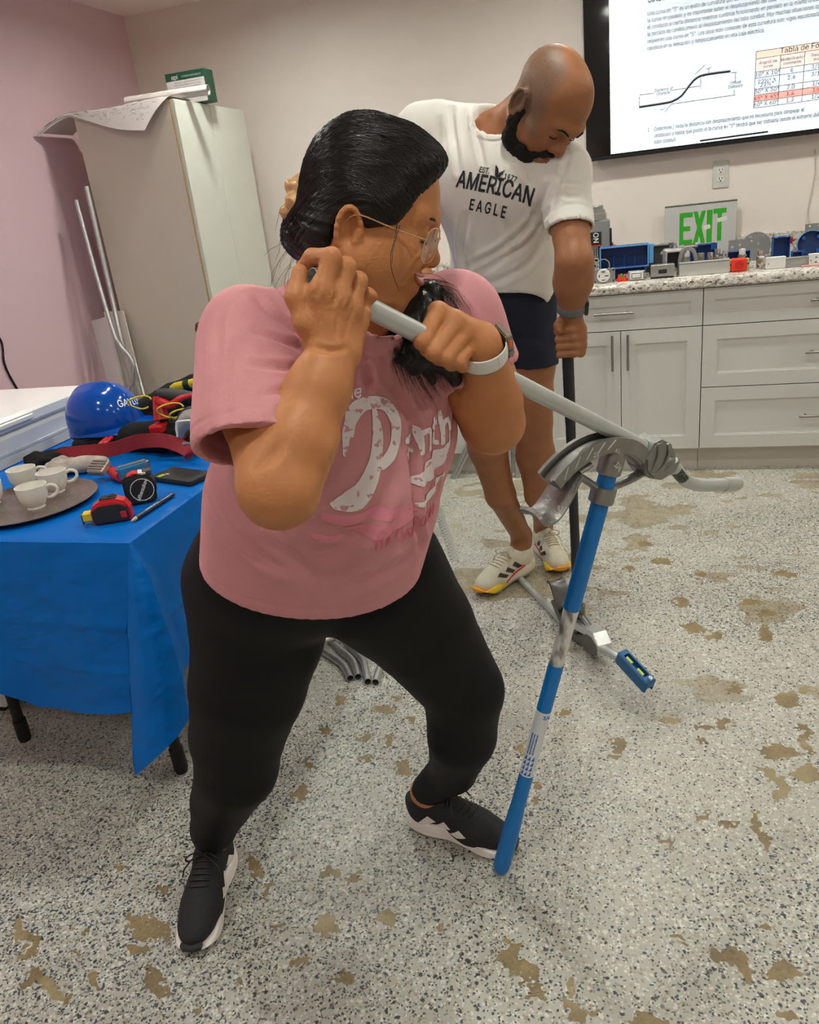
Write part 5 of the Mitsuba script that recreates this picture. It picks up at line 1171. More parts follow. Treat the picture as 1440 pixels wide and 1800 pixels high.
for y in (-1, 1): F.bone(mq(.086, y * .040, .034), mq(.098, y * .012, .033), .011, .011, .012)
F.bone(mq(-.025, 0, -.03), M_NECK + mfw * .0, .062, .068, .03)
F.bone(M_NECK - mu * .03, M_SHL - mu * .01, .06, .06, .04); F.bone(M_NECK - mu * .03, M_SHR - mu * .01, .06, .06, .04)
F.ball(M_CHEST, (.095, .15, .17), MB, .05); F.ball(M_WAIST, (.07, .11, .12), MB, .05); F.ball(M_PELV, (.08, .11, .10), None, .05)
F.chain([M_SHL, M_SHL * .5 + M_ELL * .5, M_ELL], [.056, .052, .044], .02)
F.chain([M_ELL, M_ELL * .62 + M_WRL * .38, M_WRL], [.047, .049, .032], .02)
F.chain([M_SHR, M_ELR, M_WRR], [.056, .044, .030], .02); F.ball(M_WRR + A(.02, -.02, -.05), (.035, .03, .05), None, .02)
F.chain([HPL, KNL * .5 + HPL * .5, KNL + A(0, 0, .03), KNL - A(0, 0, .04), pt(941, 800, 2.52), pt(947, 870, 2.60), ANL + A(0, 0, .03), ANL], [.085, .080, .064, .058, .060, .044, .034, .035], .02)
F.ball(KNL + cam(0, 0, -.018), .046, None, .02); F.ball(pt(948, 790, 2.56), (.045, .045, .08), None, .03)
F.chain([HPR, KNR * .5 + HPR * .5, KNR, pt(857, 785, 2.50), pt(880, 870, 2.60), ANR + A(0, 0, .03), ANR], [.085, .080, .062, .061, .048, .037, .036], .02)
for an, d in ((ANR, DMR), (ANL, DML)): F.bone(an, an + d * .05 - A(0, 0, .05), .032, .028, .02)
# left fist round the upright handle
HB0 = at(1029, 1100, z=.16)
HB1 = fist + unit(fist - HB0) * .02
ha = -unit(HB1 - HB0)                                             # from the thumb side down to the little finger
hn = cam(.97, .05, -.1); hn = unit(hn - ha * (hn @ ha)); ht = np.cross(ha, hn); ht = ht if ht @ W < 0 else -ht       # hn: towards the back of the hand (image right), ht: towards the camera
g3 = lambda a, n, t: fist + ha * a + hn * n + ht * t
o3 = np.array([-.026, -.004, .017, .037])
hand(F, [g3(o3[i], .036 - .004 * (i == 3), .016 - .004 * (i == 3)) for i in range(4)], [g3(o3[i] + .002, .012, .041 - .003 * (i == 3)) for i in range(4)],
     [g3(o3[i] + .001, -.026, .024) for i in range(4)], [g3(o3[i], -.026, -.002) for i in range(4)],
     [M_WRL + ht * .012, M_WRL - ht * .012], [g3(-.052, .010, .012), g3(-.050, -.016, .026), g3(-.040, -.026, .040), g3(-.026, -.022, .048)], 1.06, wr=.030, inward=-hn * .5)
body_m = F.mesh(1); part(km, 'body', body_m, 'mat_skin_m', True)
# ---- face: lids, brows, mouth, beard
tmb = trimesh.Trimesh(body_m[0], body_m[1], process=False)
def on_face(y, z, lift=.0006, out=0.0):
    o = mq(.20, y * 1.0 + out, z); d = -MF * 1.0
    loc, ri, ti = tmb.ray.intersects_location([o], [d], multiple_hits=False)
    return loc[0] - d * lift if len(loc) else mq(.09, y, z)
mat('mat_beard', plain((.010, .0075, .007), .75, spec=.2))
for y in (-1, 1):
    part(km, 'eyebrow', tubem(curve([on_face(y * b, z, .001) for b, z in ((.014, .030), (.024, .034), (.036, .036), (.048, .031))], 12), [.002] + [.0032] * 8 + [.0024, .0016, .0008], 8, flat=(.9, .6)), 'mat_beard', True)
    part(km, 'eyelash', tubem([mq(.0800 + .0158 * math.cos(a), y * (.032 + .0158 * math.sin(a)), .005) for a in np.linspace(-.7, .9, 10)], .0013, 6), 'mat_lash', True)
mouth(km, mq, MH, body_m, 'mat_lips_m', open_=.0025, wide=.024, up=-.003, z0=-.056, teeth=False, thick=.6)
bl_, bh_ = MC - .17, MC + .17
BF = Field(*[axis_grid([(bl_[i], bh_[i], .0028)]) for i in range(3)])
mb = lambda p, r, k=.02, mode='add': BF.ball(mq(*p), np.array(r) * MS, MH, k, mode)
for y in (-1, 1):
    BF.chain([mq(.006, y * .071, -.012), mq(.004, y * .069, -.045), mq(.022, y * .060, -.078), mq(.058, y * .033, -.100)], np.array([.007, .012, .018, .022]) * MS, .02)
    BF.chain([mq(.060, y * .052, -.066), mq(.074, y * .034, -.080)], [.013, .015], .02)
    BF.chain([mq(.099, y * .004, -.0385), mq(.094, y * .018, -.043), mq(.083, y * .029, -.056), mq(.076, y * .033, -.074)], [.0075, .0085, .009, .012], .008)
mb((.072, 0, -.104), (.030, .032, .029)); mb((.060, 0, -.126), (.028, .030, .026)); mb((.088, 0, -.084), (.014, .016, .012), .01)
BF.ball(mq(.104, 0, -.058), np.array([.018, .017, .0062]) * MS, MH, .004, 'cut')
bm = BF.mesh(1)
bm = displace(bm, lambda v, n: .0045 * (meshkit.noise(v * 230, 3) - .45) + .004 * (meshkit.noise(v * 90, 5) - .5))
part(km, 'beard', bm, 'mat_beard', True, label='full black beard')
# ---- T-shirt
bump('mat_white_cotton', dict(type='principled', base_color=proc(lambda p, n, uv: mix((.64, .61, .565), (.70, .67, .62), fbm(p.x * 12, p.y * 12, p.z * 12))), roughness=.85, specular=.2, sheen=.3), lambda p, n, uv: noise(p.x * 800, p.y * 800, p.z * 800) + .8 * fbm(p.x * 50, p.y * 50, p.z * 50, 2), .0006)
mt = lambda c, x, y, z: c + MB @ A(x, y, z)
lo_ = np.min([M_SHL, M_SHR, M_WAIST, M_CHEST], 0) - .26; hi_ = np.max([M_SHL, M_SHR, M_WAIST, M_NECK], 0) + .2
S = Field(*[axis_grid([(lo_[i], hi_[i], .0044)]) for i in range(3)])
uL = unit(M_ELL - M_SHL); uR = unit(M_ELR - M_SHR); sL = M_SHL + uL * .165; sR = M_SHR + uR * .17
S.bone(M_SHL, sL + uL * .06, .064, .061, .02); S.bone(M_SHR, sR + uR * .03, .07, .07, .02)
S.half(pt(1000, 399, 2.0), unit(uL * .35 + D * .8), .001, (sL, .12)); S.half(sR, uR, .001, (sR, .12))
S.bone(sL - uL * .06, sL + uL * .05, .050, .057, .0, 'cut')
S.ball(mt(M_CHEST, .0, .0, .0), (.125, .185, .20), MB, .03); S.ball(mt(M_WAIST, .0, .0, .0), (.125, .165, .20), MB, .06)
S.ball(mt(M_CHEST, .07, .07, .03), (.06, .09, .08), MB, .05); S.ball(mt(M_CHEST, .07, -.07, .03), (.06, .09, .08), MB, .05)
S.bone(M_NECK - mu * .045, M_SHL - mu * .004, .066, .068, .04); S.bone(M_NECK - mu * .045, M_SHR - mu * .004, .066, .070, .04); S.bone(M_NECK - mu * .006 - mr * .03, M_SHR * .75 + M_NECK * .25 + mu * .022, .056, .056, .04)
mh_p = pt(892, 522, 2.31); mh_n = unit(A(0, 0, -1) + .30 * R * -1 * .9 - .05 * W)
S.half(mh_p, mh_n, .003); S.ball(mh_p + mh_n * .02, (.115, .14, .05), None, .01, 'cut')
MN0, MN1 = M_NECK + mu * .012 + mfw * .030, M_NECK + mu * .12 + mfw * .08
S.bone(MN0, MN1, .062, .095, .003, 'cut')
sm2 = S.mesh(2)
mfold = folds(sm2, [([(792, 190), (798, 240), (806, 300)], .009, .008), ([(830, 185), (838, 235), (850, 290)], .008, .007), ([(770, 210), (772, 260)], .009, .006), ([(962, 330), (930, 390), (880, 440), (820, 470)], .010, .010), ([(965, 372), (920, 430), (840, 480)], .010, .010), ([(962, 420), (920, 470), (850, 505)], .010, .008),
    ([(975, 335), (995, 345), (1015, 346)], .007, .004), ([(978, 310), (995, 322), (1018, 324)], .006, .003), ([(820, 380), (812, 440), (825, 500)], .012, .008), ([(905, 300), (925, 350), (950, 400)], .010, .006), ([(1000, 270), (985, 330), (972, 385)], .008, .006), ([(870, 300), (880, 330)], .008, .004), ([(880, 380), (900, 440), (890, 500)], .012, .005)])
def shirt2(v, n):
    h = .0045 * (fnoise(v, (6, 6, 6), 4, 2) - .5) + mfold(v)
    na = unit(MN1 - MN0); q_ = v - MN0; t_ = q_ @ na; rr_ = np.linalg.norm(q_ - t_[:, None] * na, axis=1); dn = np.sqrt(np.maximum(rr_ - .062, 0) ** 2 + np.minimum(t_, 0) ** 2); nk = np.linalg.norm(v - MN0, axis=1) < .17
    h = h + (.0018 * (dn < .024) - .0012 * np.exp(-((dn - .026) / .002) ** 2)) * nk
    e_ = (v - sL) @ uL; h = h - .0014 * np.exp(-((e_ + .022) / .0022) ** 2) * (np.linalg.norm(v - sL, axis=1) < .11)
    u_ = (v - mh_p) @ mh_n; return h - .0014 * np.exp(-((u_ + .022) / .0022) ** 2)
sm2 = displace(sm2, shirt2)
ks2 = part(km, 't_shirt', sm2, 'mat_white_cotton', True, label='white T-shirt with dark lettering across the chest')
mat('mat_print_navy', plain((.010, .012, .020), .7))
# lettering: placed on the chest with its own frame (baseline drops to the wearer's left)
LO = pt(866, 335, 2.02); lz = -mfw * .35 + W * .94; lz = -unit(lz)
lx = unit(cam(.96, .29, .0) - lz * (cam(.96, .29, .0) @ lz)); ly = np.cross(lz, lx)
def lay2(name, polys): part(ks2, name, drape(shapely.union_all(polys), LO, lx, ly, lz, sm2, .0016, .0035), 'mat_print_navy', True)
def fit(s, h, w, bold=True):
    p = text_poly(s, h, bold); x0, y0, x1, y1 = p.bounds; return saf.translate(saf.scale(saf.translate(p, -(x0 + x1) / 2, 0), w / (x1 - x0), 1, origin=(0, 0)), 0, 0)
px_m = 2.03 / FOCAL
lay2('lettering', [saf.translate(fit('AMERICAN', 25 * px_m, 140 * px_m), 0, -2 * px_m), saf.translate(fit('E A G L E', 15.5 * px_m, 68 * px_m), -3 * px_m, -31 * px_m),
     saf.translate(fit('EST.', 8.5 * px_m, 19 * px_m), -24 * px_m, 26 * px_m), saf.translate(fit('1977', 8.5 * px_m, 22 * px_m), 24 * px_m, 23 * px_m)])
bird = [sg.Polygon(np.array(p) * px_m) for p in ([(-9, 14), (-3, 9), (0, 2), (-2, -4), (-7, 2)], [(1, 2), (10, 9), (7, 3), (9, 2), (4, -2), (5, -4), (0, -3)], [(-6, 1), (0, 0), (2, -6), (-2, -8), (-5, -5), (-3, -4), (-7, -2)])]
lay2('eagle_emblem', [saf.translate(b_, 2 * px_m, 28 * px_m) for b_ in bird])
# ---- shorts
mat('mat_navy', plain(proc(lambda p, n, uv: mix((.009, .011, .021), (.016, .019, .033), fbm(p.x * 30, p.y * 30, p.z * 30))), .8, spec=.25, sheen=.2))
lo_ = np.min([HPL, HPR, KNL, KNR], 0) - .2; hi_ = np.max([HPL, HPR, M_WAIST], 0) + .2
S = Field(*[axis_grid([(lo_[i], hi_[i], .006)]) for i in range(3)])
hem_l, hem_r = HPL * .46 + KNL * .54, HPR * .46 + KNR * .54
S.bone(HPL, hem_l + (KNL - HPL) * .2, .094, .092, .03); S.bone(HPR, hem_r + (KNR - HPR) * .2, .094, .092, .03)
for hmm, kk, hp in ((hem_l, KNL, HPL), (hem_r, KNR, HPR)):
    d_ = unit(kk - hp); S.half(hmm, unit(d_ * .6 - A(0, 0, 1) * .5), .001, (hmm, .13)); S.bone(hmm - d_ * .05, hmm + d_ * .09, .078, .086, .0, 'cut')
S.ball(M_PELV + A(0, .0, .01), (.15, .13, .12), None, .03); S.ball(M_PELV + A(0, -.02, .09), (.135, .105, .10), None, .03)
sh = displace(S.mesh(2), lambda v, n: .006 * (fnoise(v, (12, 12, 8), 6, 2) - .5) - .006 * seggauss(v, pt(895, 560, 2.28), pt(965, 540, 2.3), .012) - .005 * seggauss(v, pt(890, 590, 2.3), pt(960, 600, 2.3), .010))
part(km, 'shorts', sh, 'mat_navy', True, label='navy shorts')
# ---- pale running shoes with a thick two-coloured sole
mat('mat_shoe_cream', plain(proc(lambda p, n, uv: mix((.50, .46, .34), (.60, .565, .45), fbm(p.x * 40, p.y * 40, p.z * 40))), .7)); mat('mat_shoe_black_print', plain((.03, .028, .03), .6)); mat('mat_red', plain((.55, .03, .03), .45))
mat('mat_sole_color', plain(VC, .5)); mat('mat_sock', plain((.55, .51, .42), .9)); mat('mat_lace_cream', plain((.50, .44, .32), .8))
MT = lambda g_: .052 - .016 * g_ - .012 * np.maximum(0, g_ - .7) / .3
MSOLE, MUP = make_sole(.296, 1.10, MT, .030), make_upper(.284, 1.08, MT, .105, toe=.062)
def sole_cols(v, L=.296):
    x = v[:, :1] / L; z = v[:, 2:3]; nz = (meshkit.noise(v * 60, 3) - .5)[:, None] * .10
    white, yel, org, gr = A(.60, .56, .44), A(.72, .50, .02), A(.70, .30, .01), A(.22, .19, .14)
    c = white * np.clip((.60 - x + nz) / .06, 0, 1) + yel * np.clip((x - .54 - nz) / .06, 0, 1)
    o = np.clip((x - .84 + nz) / .05, 0, 1); c = c * (1 - o) + org * o
    g_ = np.clip((.017 - z) / .004, 0, 1); return c * (1 - g_ * .55) + gr * g_ * .55
def man_shoe(pos, dirv, mirror, pitch=0.0):
    P_ = lambda m: place_shoe(m, pos, dirv, mirror, pitch)
    k = part(km, 'shoe', P_(move(MUP, (.005, 0, 0))), 'mat_shoe_cream', True, label='worn cream running shoe with dark stripes')
    s_ = P_(MSOLE); part(k, 'sole', s_, 'mat_sole_color', True, label='thick sole, orange and yellow at the front', color=sole_cols(MSOLE[0]))
    for s in (1, -1):
        for x in (.078, .118, .158):
            part(k, 'stripe', P_(move(side_patch(MUP, [(x, .050), (x + .016, .046), (x + .050, .082 - x * .12), (x + .034, .092 - x * .13)], s), (.005, 0, 0))), 'mat_shoe_black_print', True)
        part(k, 'red_line', P_(tubem(curve([(.075, s * .0425, .050), (.115, s * .041, .044), (.150, s * .0415, .034), (.178, s * .045, .026)], 12), .0032, 8, flat=(1.3, .6))), 'mat_red', True)
    lc_ = [tubem(lace_path(MUP, [(x - .004, -.024), (x, -.012), (x + .001, 0), (x, .012), (x - .004, .024)]), .0024, 6) for x in (.128, .143, .158, .173, .188)]
    kn = lace_path(MUP, [(.120, 0)])[0] + A(0, 0, .004)
    for sy in (1, -1):
        lc_.append(tubem(curve([kn, kn + A(.006, sy * .020, .012), kn + A(.014, sy * .040, .002), kn + A(.006, sy * .034, -.012), kn], 18), .0019, 6))
        lc_.append(tubem(curve([kn, kn + A(.012, sy * .016, .002), kn + A(.024, sy * .036, -.016), kn + A(.030, sy * .044, -.036)], 14), .0019, 6))
    part(k, 'laces', P_(move(cat(*lc_), (.005, 0, 0))), 'mat_lace_cream', True)
man_shoe(SHOE_MR + A(0, 0, .020) + DMR * .012, DMR, False, -.065); man_shoe(SHOE_ML, DML, True)
# ---- watch on the left wrist
wa = unit(M_ELL - M_WRL); ex = unit(hn - wa * (hn @ wa)); ey_ = np.cross(wa, ex); wc_ = M_WRL + wa * .010
mat('mat_watch_grey', plain((.10, .105, .11), .5))
kwat = part(km, 'watch', tubem([wc_ + ex * .0365 * math.cos(a) + ey_ * .0365 * math.sin(a) for a in np.linspace(0, 2 * np.pi, 36)], .0020, 10, False, flat=(5.5, .9), up=wa), 'mat_watch_grey', True, label='smartwatch with a grey band')
WM = np.stack([wa, np.cross(ex, wa) * -1, ex], 1); WM[:, 1] = np.cross(WM[:, 2], WM[:, 0])
part(kwat, 'case', xf(chamfer_prism(sg.box(-.020, -.017, .020, .017).buffer(-.006).buffer(.006), .0100, .002), WM, wc_ + ex * .034), 'mat_black_gloss', 30)

# ---------------------------------------------------------------- black-handled bender he pushes, on a conduit lying on the floor
gdir = unit(at(985, 1080, z=0) - at(925, 1020, z=0)); up_ = A(0, 0, 1.0); th_ = math.atan2(.315, .949)
T2 = gdir * math.cos(th_) + up_ * math.sin(th_); U2 = gdir * math.sin(th_) - up_ * math.cos(th_); N2 = np.cross(T2, U2)
CAw = at(1012, 1116, z=.0125); CAw = A(CAw[0], CAw[1], .0125 + .1655)
M2 = np.stack([T2, U2, N2], 1); P2 = CAw - M2 @ A(.02, -.13, 0)
kb2 = thing('conduit_bender', 'hand conduit bender with black handle standing on the floor under the man\'s fist', 'conduit bender')
bender_head(kb2, M2, P2, 'mat_steel_dark', 'mat_steel_dark', 'mat_galv', None)
part(kb2, 'yoke', xf(move(chamfer_prism([(-.020, -.030), (.022, -.034), (.150, -.016), (.172, .020), (.172, .052), (.158, .052), (.150, .020), (.120, .002), (.0, -.006)], .046, .002), (0, 0, -.023)), M2, P2), 'mat_galv_light', 30, label='bright flat metal yoke')
d2 = unit(M2 @ A(*(-PD_L), 0)); top2 = fist - ha * .055
d2 = unit(top2 - P2); L2 = np.linalg.norm(top2 - P2)
mat('mat_black_handle', plain((.010, .010, .011), .38)); mat('mat_worn_print', plain(proc(lambda p, n, uv: mix((.012, .012, .012), (.20, .19, .16), smoothstep(.58, .64, fbm(p.x * 90, p.y * 90, p.z * 30, 3)))), .5))
part(kb2, 'handle', tubem([P2 + d2 * s for s in (-.005, .02, .04, L2 - .30, L2 - .26, L2 - .01, L2)], [.0130, .0140, .0140, .0142, .0160, .0162, .013], 20), 'mat_black_handle', 40)
part(kb2, 'worn_print', tubem([P2 + d2 * s for s in (.10, .26)], .0146, 20, False), 'mat_worn_print', True)
kc2 = thing('conduit', 'grey conduit lying on the floor under the man\'s shoe, end lifted', 'conduit')
b2 = lambda t, u, n=0.0: P2 + M2 @ A(t, u, n)
tl_ = [at(1124, 1194, z=.066), at(1112, 1181, z=.078), at(1098, 1166, z=.088), at(1082, 1153, z=.092), at(1068, 1146, z=.088)]
pth = [*curve(tl_ + [b2(.150, .0355)], 16)] + [b2(t, .0355) for t in (.12, .08)] + [b2(*arc(.1655, math.radians(a))) for a in np.linspace(90, 90 + math.degrees(th_), 8)]
lowp = pth[-1]; pth += [lowp - gdir * s for s in (.08, .2, .35, .50)]
part(kc2, 'tube', pipe(pth, .0122, .0107, 20), 'mat_emt', 40)
# blue clamp-on level at the lifted end
mat('mat_level_blue', plain((.005, .085, .22), .4)); mat('mat_vial', plain((.55, .60, .10), .1))
kl = thing('conduit_level', 'small blue clamp-on level fixed to the lifted end of the floor conduit', 'level')
ld2 = unit(tl_[0] - tl_[2]); lu2 = unit(A(0, 0, 1) - ld2 * ld2[2]); LM2 = np.stack([ld2, np.cross(lu2, ld2), lu2], 1); lc2 = tl_[1] + ld2 * .006
lm_ = lambda m: xf(m, LM2, lc2)
lv = manifold(box((-.062, -.018, -.014), (.062, .018, .034), .004)) - manifold(tubem([(-.1, 0, 0), (.1, 0, 0)], .0126, 20)) - manifold(box((-.045, -.010, .014), (.040, .010, .05), .002)) - manifold(box((-.1, -.03, -.03), (.1, .03, -.006)))
part(kl, 'body', lm_(unman(lv)), 'mat_level_blue', 30)
for x in (-.028, .018): part(kl, 'vial', lm_(tubem([(x - .012, 0, .024), (x + .012, 0, .024)], .0055, 12)), 'mat_vial', 40)
part(kl, 'clamp_screw', lm_(tubem([(.052, 0, .030), (.052, 0, .042)], .006, 12)), 'mat_chrome', 40)
# ---------------------------------------------------------------- things on the blue table
ZTB = TBZ + .0028
tz = lambda u, v, z=ZTB: at(u, v, z=z)
RH = unit(R * A(1, 1, 0)); FH = A(-RH[1], RH[0], 0)                 # to the right of the picture, and away, on the level
mat('mat_tray', plain(proc(lambda p, n, uv: mix(mix((.15, .115, .10), (.24, .19, .17), fbm(p.x * 25, p.y * 25, 0)), (.75, .70, .66), smoothstep(.86, .92, noise(p.x * 520, p.y * 520, 0)) * .7)), .28, .6))
mat('mat_china', plain((.70, .68, .62), .12, spec=.6))
tc0 = A(-1.513, 1.548, ZTB)
k = thing('tray', 'round dark sparkling metal tray carrying white cups at the table corner', 'tray')
part(k, 'dish', move(lathe([(0, .0), (.13, .0), (.150, .003), (.1705, .012), (.1715, .0135), (.1695, .0138), (.149, .0058), (.13, .0028), (0, .0028)], 64), tc0), 'mat_tray', 40)
def cup(p, ang, label, group='white cups on the tray'):
    k = thing('cup', label, 'cup', group)
    prof = [(0, .003), (.017, .003), (.020, .0), (.0225, .0), (.0215, .005), (.026, .010), (.033, .022), (.0365, .036), (.0378, .050), (.0388, .0590), (.0374, .0594), (.0360, .050), (.0345, .036), (.031, .023), (.024, .0125), (0, .011)]
    q = A(p[0], p[1], ZTB + .003)
    part(k, 'bowl', move(lathe(prof, 48), q), 'mat_china', 50)
    h = curve([(.0355, 0, .048), (.048, 0, .053), (.061, 0, .046), (.060, 0, .032), (.046, 0, .022), (.0335, 0, .021)], 20)
    part(k, 'handle', xf(tubem(h, [.0036] * 20, 10, flat=(1.2, .9)), rotz(ang), q), 'mat_china', True)
ra_ = math.atan2(RH[1], RH[0])
cup(tz(47, 860), ra_ + .3, 'white coffee cup at the back of the tray, its handle hidden')
cup(tz(100, 866), ra_ + .25, 'white coffee cup with its handle to the right, nearest the gloves')
cup(tz(65, 893), ra_ + .15, 'white coffee cup at the front of the tray')
cup(tz(-14, 888), ra_ + 2.2, 'white coffee cup cut off by the left edge of the picture')
mat('mat_red_plastic', plain((.48, .012, .016), .32)); mat('mat_black_rubber', plain((.012, .012, .013), .55)); mat('mat_yellow', plain((.62, .47, .02), .45)); mat('mat_white_print', plain((.62, .60, .58), .6))
# tape measure lying with its yellow blade end out
c = (tz(163, 926) + tz(232, 915)) / 2; dx = unit((tz(232, 915) - tz(163, 926)) * A(1, 1, 0)); dy = np.cross(A(0, 0, 1), dx); TMx = np.stack([dx, dy, A(0, 0, 1)], 1); lt_ = np.linalg.norm(tz(232, 915) - tz(163, 926))
k = thing('tape_measure', 'red and black tape measure with a yellow blade tip', 'tape measure')
pf = sg.Polygon([(-lt_ / 2, 0), (lt_ / 2, 0), (lt_ / 2, .030), (lt_ / 2 - .010, .048), (lt_ / 2 - .030, .056), (-lt_ / 2 + .030, .056), (-lt_ / 2 + .006, .044), (-lt_ / 2, .030)]).buffer(-.004).buffer(.004)
tm_ = lambda m: xf(xf(m, np.stack([A(1, 0, 0), A(0, 0, 1), A(0, 1, 0)], 1) @ np.diag([1, 1, 1.0])), TMx, c + dy * .026)
def tmx(m): v = m[0]; return xf((np.stack([v[:, 0], v[:, 2], v[:, 1]], 1), m[1][:, ::-1]), TMx, c + dy * .026)
part(k, 'case', tmx(chamfer_prism(pf, .040, .005)[0:1] + chamfer_prism(pf, .040, .005)[1:] if 0 else move(chamfer_prism(pf, .040, .005), (0, 0, -.020))), 'mat_red_plastic', 30)
pf2 = sg.Polygon([(-lt_ / 2 + .004, .004), (lt_ / 2 - .004, .004), (lt_ / 2 - .004, .034), (lt_ / 2 - .022, .044), (-lt_ / 2 + .022, .044), (-lt_ / 2 + .004, .034)]).buffer(-.004).buffer(.004)
for s in (1, -1): part(k, 'side_panel', tmx(move(chamfer_prism(pf2, .005, .0015), (0, 0, .019 if s > 0 else -.0240))), 'mat_black_rubber', 30)
part(k, 'clip', tmx(cat(box((-.016, .055, -.012), (.018, .060, .012), .002), box((-.020, .050, -.010), (-.015, .060, .010), .002), box((.000, .059, -.008), (.014, .063, .008), .002))), 'mat_black_rubber')
part(k, 'red_mark', tmx(box((lt_ / 2 - .022, .010, -.0252), (lt_ / 2 - .008, .026, -.0235), .001)), 'mat_red_plastic')
part(k, 'blade_tip', tmx(box((-lt_ / 2 - .022, .008, -.012), (-lt_ / 2 + .002, .030, .012), .003)), 'mat_yellow', label='yellow blade end')
part(k, 'hook', tmx(box((-lt_ / 2 - .025, .002, -.010), (-lt_ / 2 - .0215, .028, .010), .001)), 'mat_steel_dark')
# round-faced tape measure standing behind it
c = tz(254, 886); fwd = unit(-FH * .86 + RH * .30); rt = np.cross(fwd, A(0, 0, 1)); rt = rt if rt @ RH > 0 else -rt
TM2 = np.stack([rt, A(0, 0, 1), np.cross(rt, A(0, 0, 1))], 1); out_ = np.cross(rt, A(0, 0, 1))
tq2 = lambda m: xf(m, TM2, c + out_ * -.024)
k = thing('tape_measure', 'black tape measure with a white ringed face standing beside the pencil', 'tape measure')
b0 = sg.Point(0, .039).buffer(.038).union(sg.box(-.036, .0, .034, .04)).union(sg.box(-.036, .02, .0, .070).buffer(.004)).buffer(-.014).buffer(.014)
part(k, 'case', tq2(move(chamfer_prism(b0, .044, .006), (0, 0, -.022))), 'mat_black_rubber', 30)
part(k, 'ring', tq2(prism(sg.Point(.003, .037).buffer(.0285).difference(sg.Point(.003, .037).buffer(.0268)), .0012, .0218)), 'mat_white_print', label='white ring on the face')
m = centred(text('Milwaukee', .0085, .0012, True), (0, 1)); part(k, 'lettering', tq2(move(xf(m, rotz(1.05)), (.003, .037, .0218))), 'mat_white_print', kind='stuff')
part(k, 'top_band', tq2(cat(move(prism(sg.Polygon([(-.030, .062), (-.004, .073), (.004, .077), (-.012, .080), (-.034, .070)]), .030), (0, 0, -.015)))), 'mat_red_plastic', 30)
part(k, 'white_band', tq2(move(prism(sg.Polygon([(.000, .0742), (.018, .0720), (.020, .0765), (.002, .0790)]), .032), (0, 0, -.016))), 'mat_white_print')
part(k, 'brake', tq2(box((.012, .068, -.012), (.034, .082, .012), .003)), 'mat_steel_dark')
# pencil
pa, pb_ = tz(231, 916, ZTB + .005), tz(304, 869, ZTB + .005); dd = unit(pb_ - pa)
k = thing('pencil', 'dark blue flat pencil lying beside the tape measures', 'pencil')
mat('mat_pencil', plain((.010, .014, .045), .35)); mat('mat_wood_pale', plain((.55, .42, .27), .7))
part(k, 'barrel', tubem([pa + dd * .018, pb_], .0050, 8, flat=(1, 1.35)), 'mat_pencil', 30)
part(k, 'point', tubem([pa, pa + dd * .006, pa + dd * .0185], [.0012, .0030, .0050], 8), 'mat_wood_pale', 30)
m = xf(text('carpenter pencil', .0048, .0004), np.stack([dd, np.cross(A(0, 0, 1), dd), A(0, 0, 1)], 1), pa + dd * .055 + A(0, 0, .0049) - np.cross(A(0, 0, 1), dd) * .0022)
part(k, 'lettering', m, 'mat_white_print', kind='stuff')
# black wallet-like phone
q4 = [tz(284, 836), tz(313, 862), tz(357, 842), tz(327, 823)]
ctr = sum(q4) / 4; ex_ = unit(q4[2] - q4[1]); ey2 = np.cross(A(0, 0, 1), ex_); w_ = np.linalg.norm(q4[2] - q4[1]); h_ = np.linalg.norm(q4[0] - q4[1]) * .98
PM = np.stack([ex_, ey2, A(0, 0, 1)], 1)
k = thing('phone', 'black phone with a small yellow-green sticker near the table edge', 'phone')
part(k, 'case', xf(chamfer_prism(sg.box(-w_ / 2, -h_ / 2, w_ / 2, h_ / 2).buffer(-.010).buffer(.010), .0115, .002), PM, ctr), 'mat_black_rubber', 30)
mat('mat_lime', plain((.30, .42, .03), .5))
stx = (tz(302, 829) - ctr) @ ex_; sty = (tz(302, 834) - ctr) @ ey2
part(k, 'sticker', xf(move(cbox((0, 0, 0), (.022, .014, .0008)), (-w_ * .30, h_ * .30, .0117)), PM, ctr), 'mat_lime')
part(k, 'logo', xf(move(centred(text('E', .011, .0006, True), (0, 1)), (-w_ * .12, h_ * .26, .0114)), PM, ctr), 'mat_white_print')

# ---- hard hat on the heap of tools
mat('mat_hat', plain((.001, .060, .34), .13, spec=.4)); mat('mat_hat_white', plain((.70, .72, .74), .35))
HCc = A(-1.64, 2.09, .806); hfd = unit(RH * .93 - FH * .36); hup = unit(A(0, 0, 1) - RH * .10 - FH * .05); hfd = unit(hfd - hup * (hfd @ hup)); HM = np.stack([hfd, np.cross(hup, hfd), hup], 1)
nt, nph = 64, 26; th = np.linspace(0, 2 * np.pi, nt, endpoint=False); V = []
for j in range(nph):
    ph = j / (nph - 1) * np.pi / 2; cr, sr = math.cos(ph), math.sin(ph)
    x = .132 * np.cos(th) * cr ** .72; y = .106 * np.sin(th) * cr ** .72; z = .132 * sr ** .95 + 0 * th
    z = z + .008 * np.exp(-(y / .018) ** 2) * (sr > .2) * min(1, (sr - .2) / .3) * 1.0
    V.append(np.stack([x, y, z], 1))
V = np.array(V); ii = (np.arange(nph - 1)[:, None] * nt + np.arange(nt)[None]); jn = (np.arange(nph - 1)[:, None] * nt + (np.arange(nt)[None] + 1) % nt)
q = np.stack([ii, jn, jn + nt, ii + nt], -1).reshape(-1, 4); v = V.reshape(-1, 3); sh_ = (np.vstack([v]), np.vstack([q[:, [0, 1, 2]], q[:, [0, 2, 3]]]))
inn = (v * .965 - A(0, 0, .001), sh_[1][:, ::-1])
k = thing('hard_hat', 'blue hard hat with white lettering resting on the heap of tools', 'hard hat')
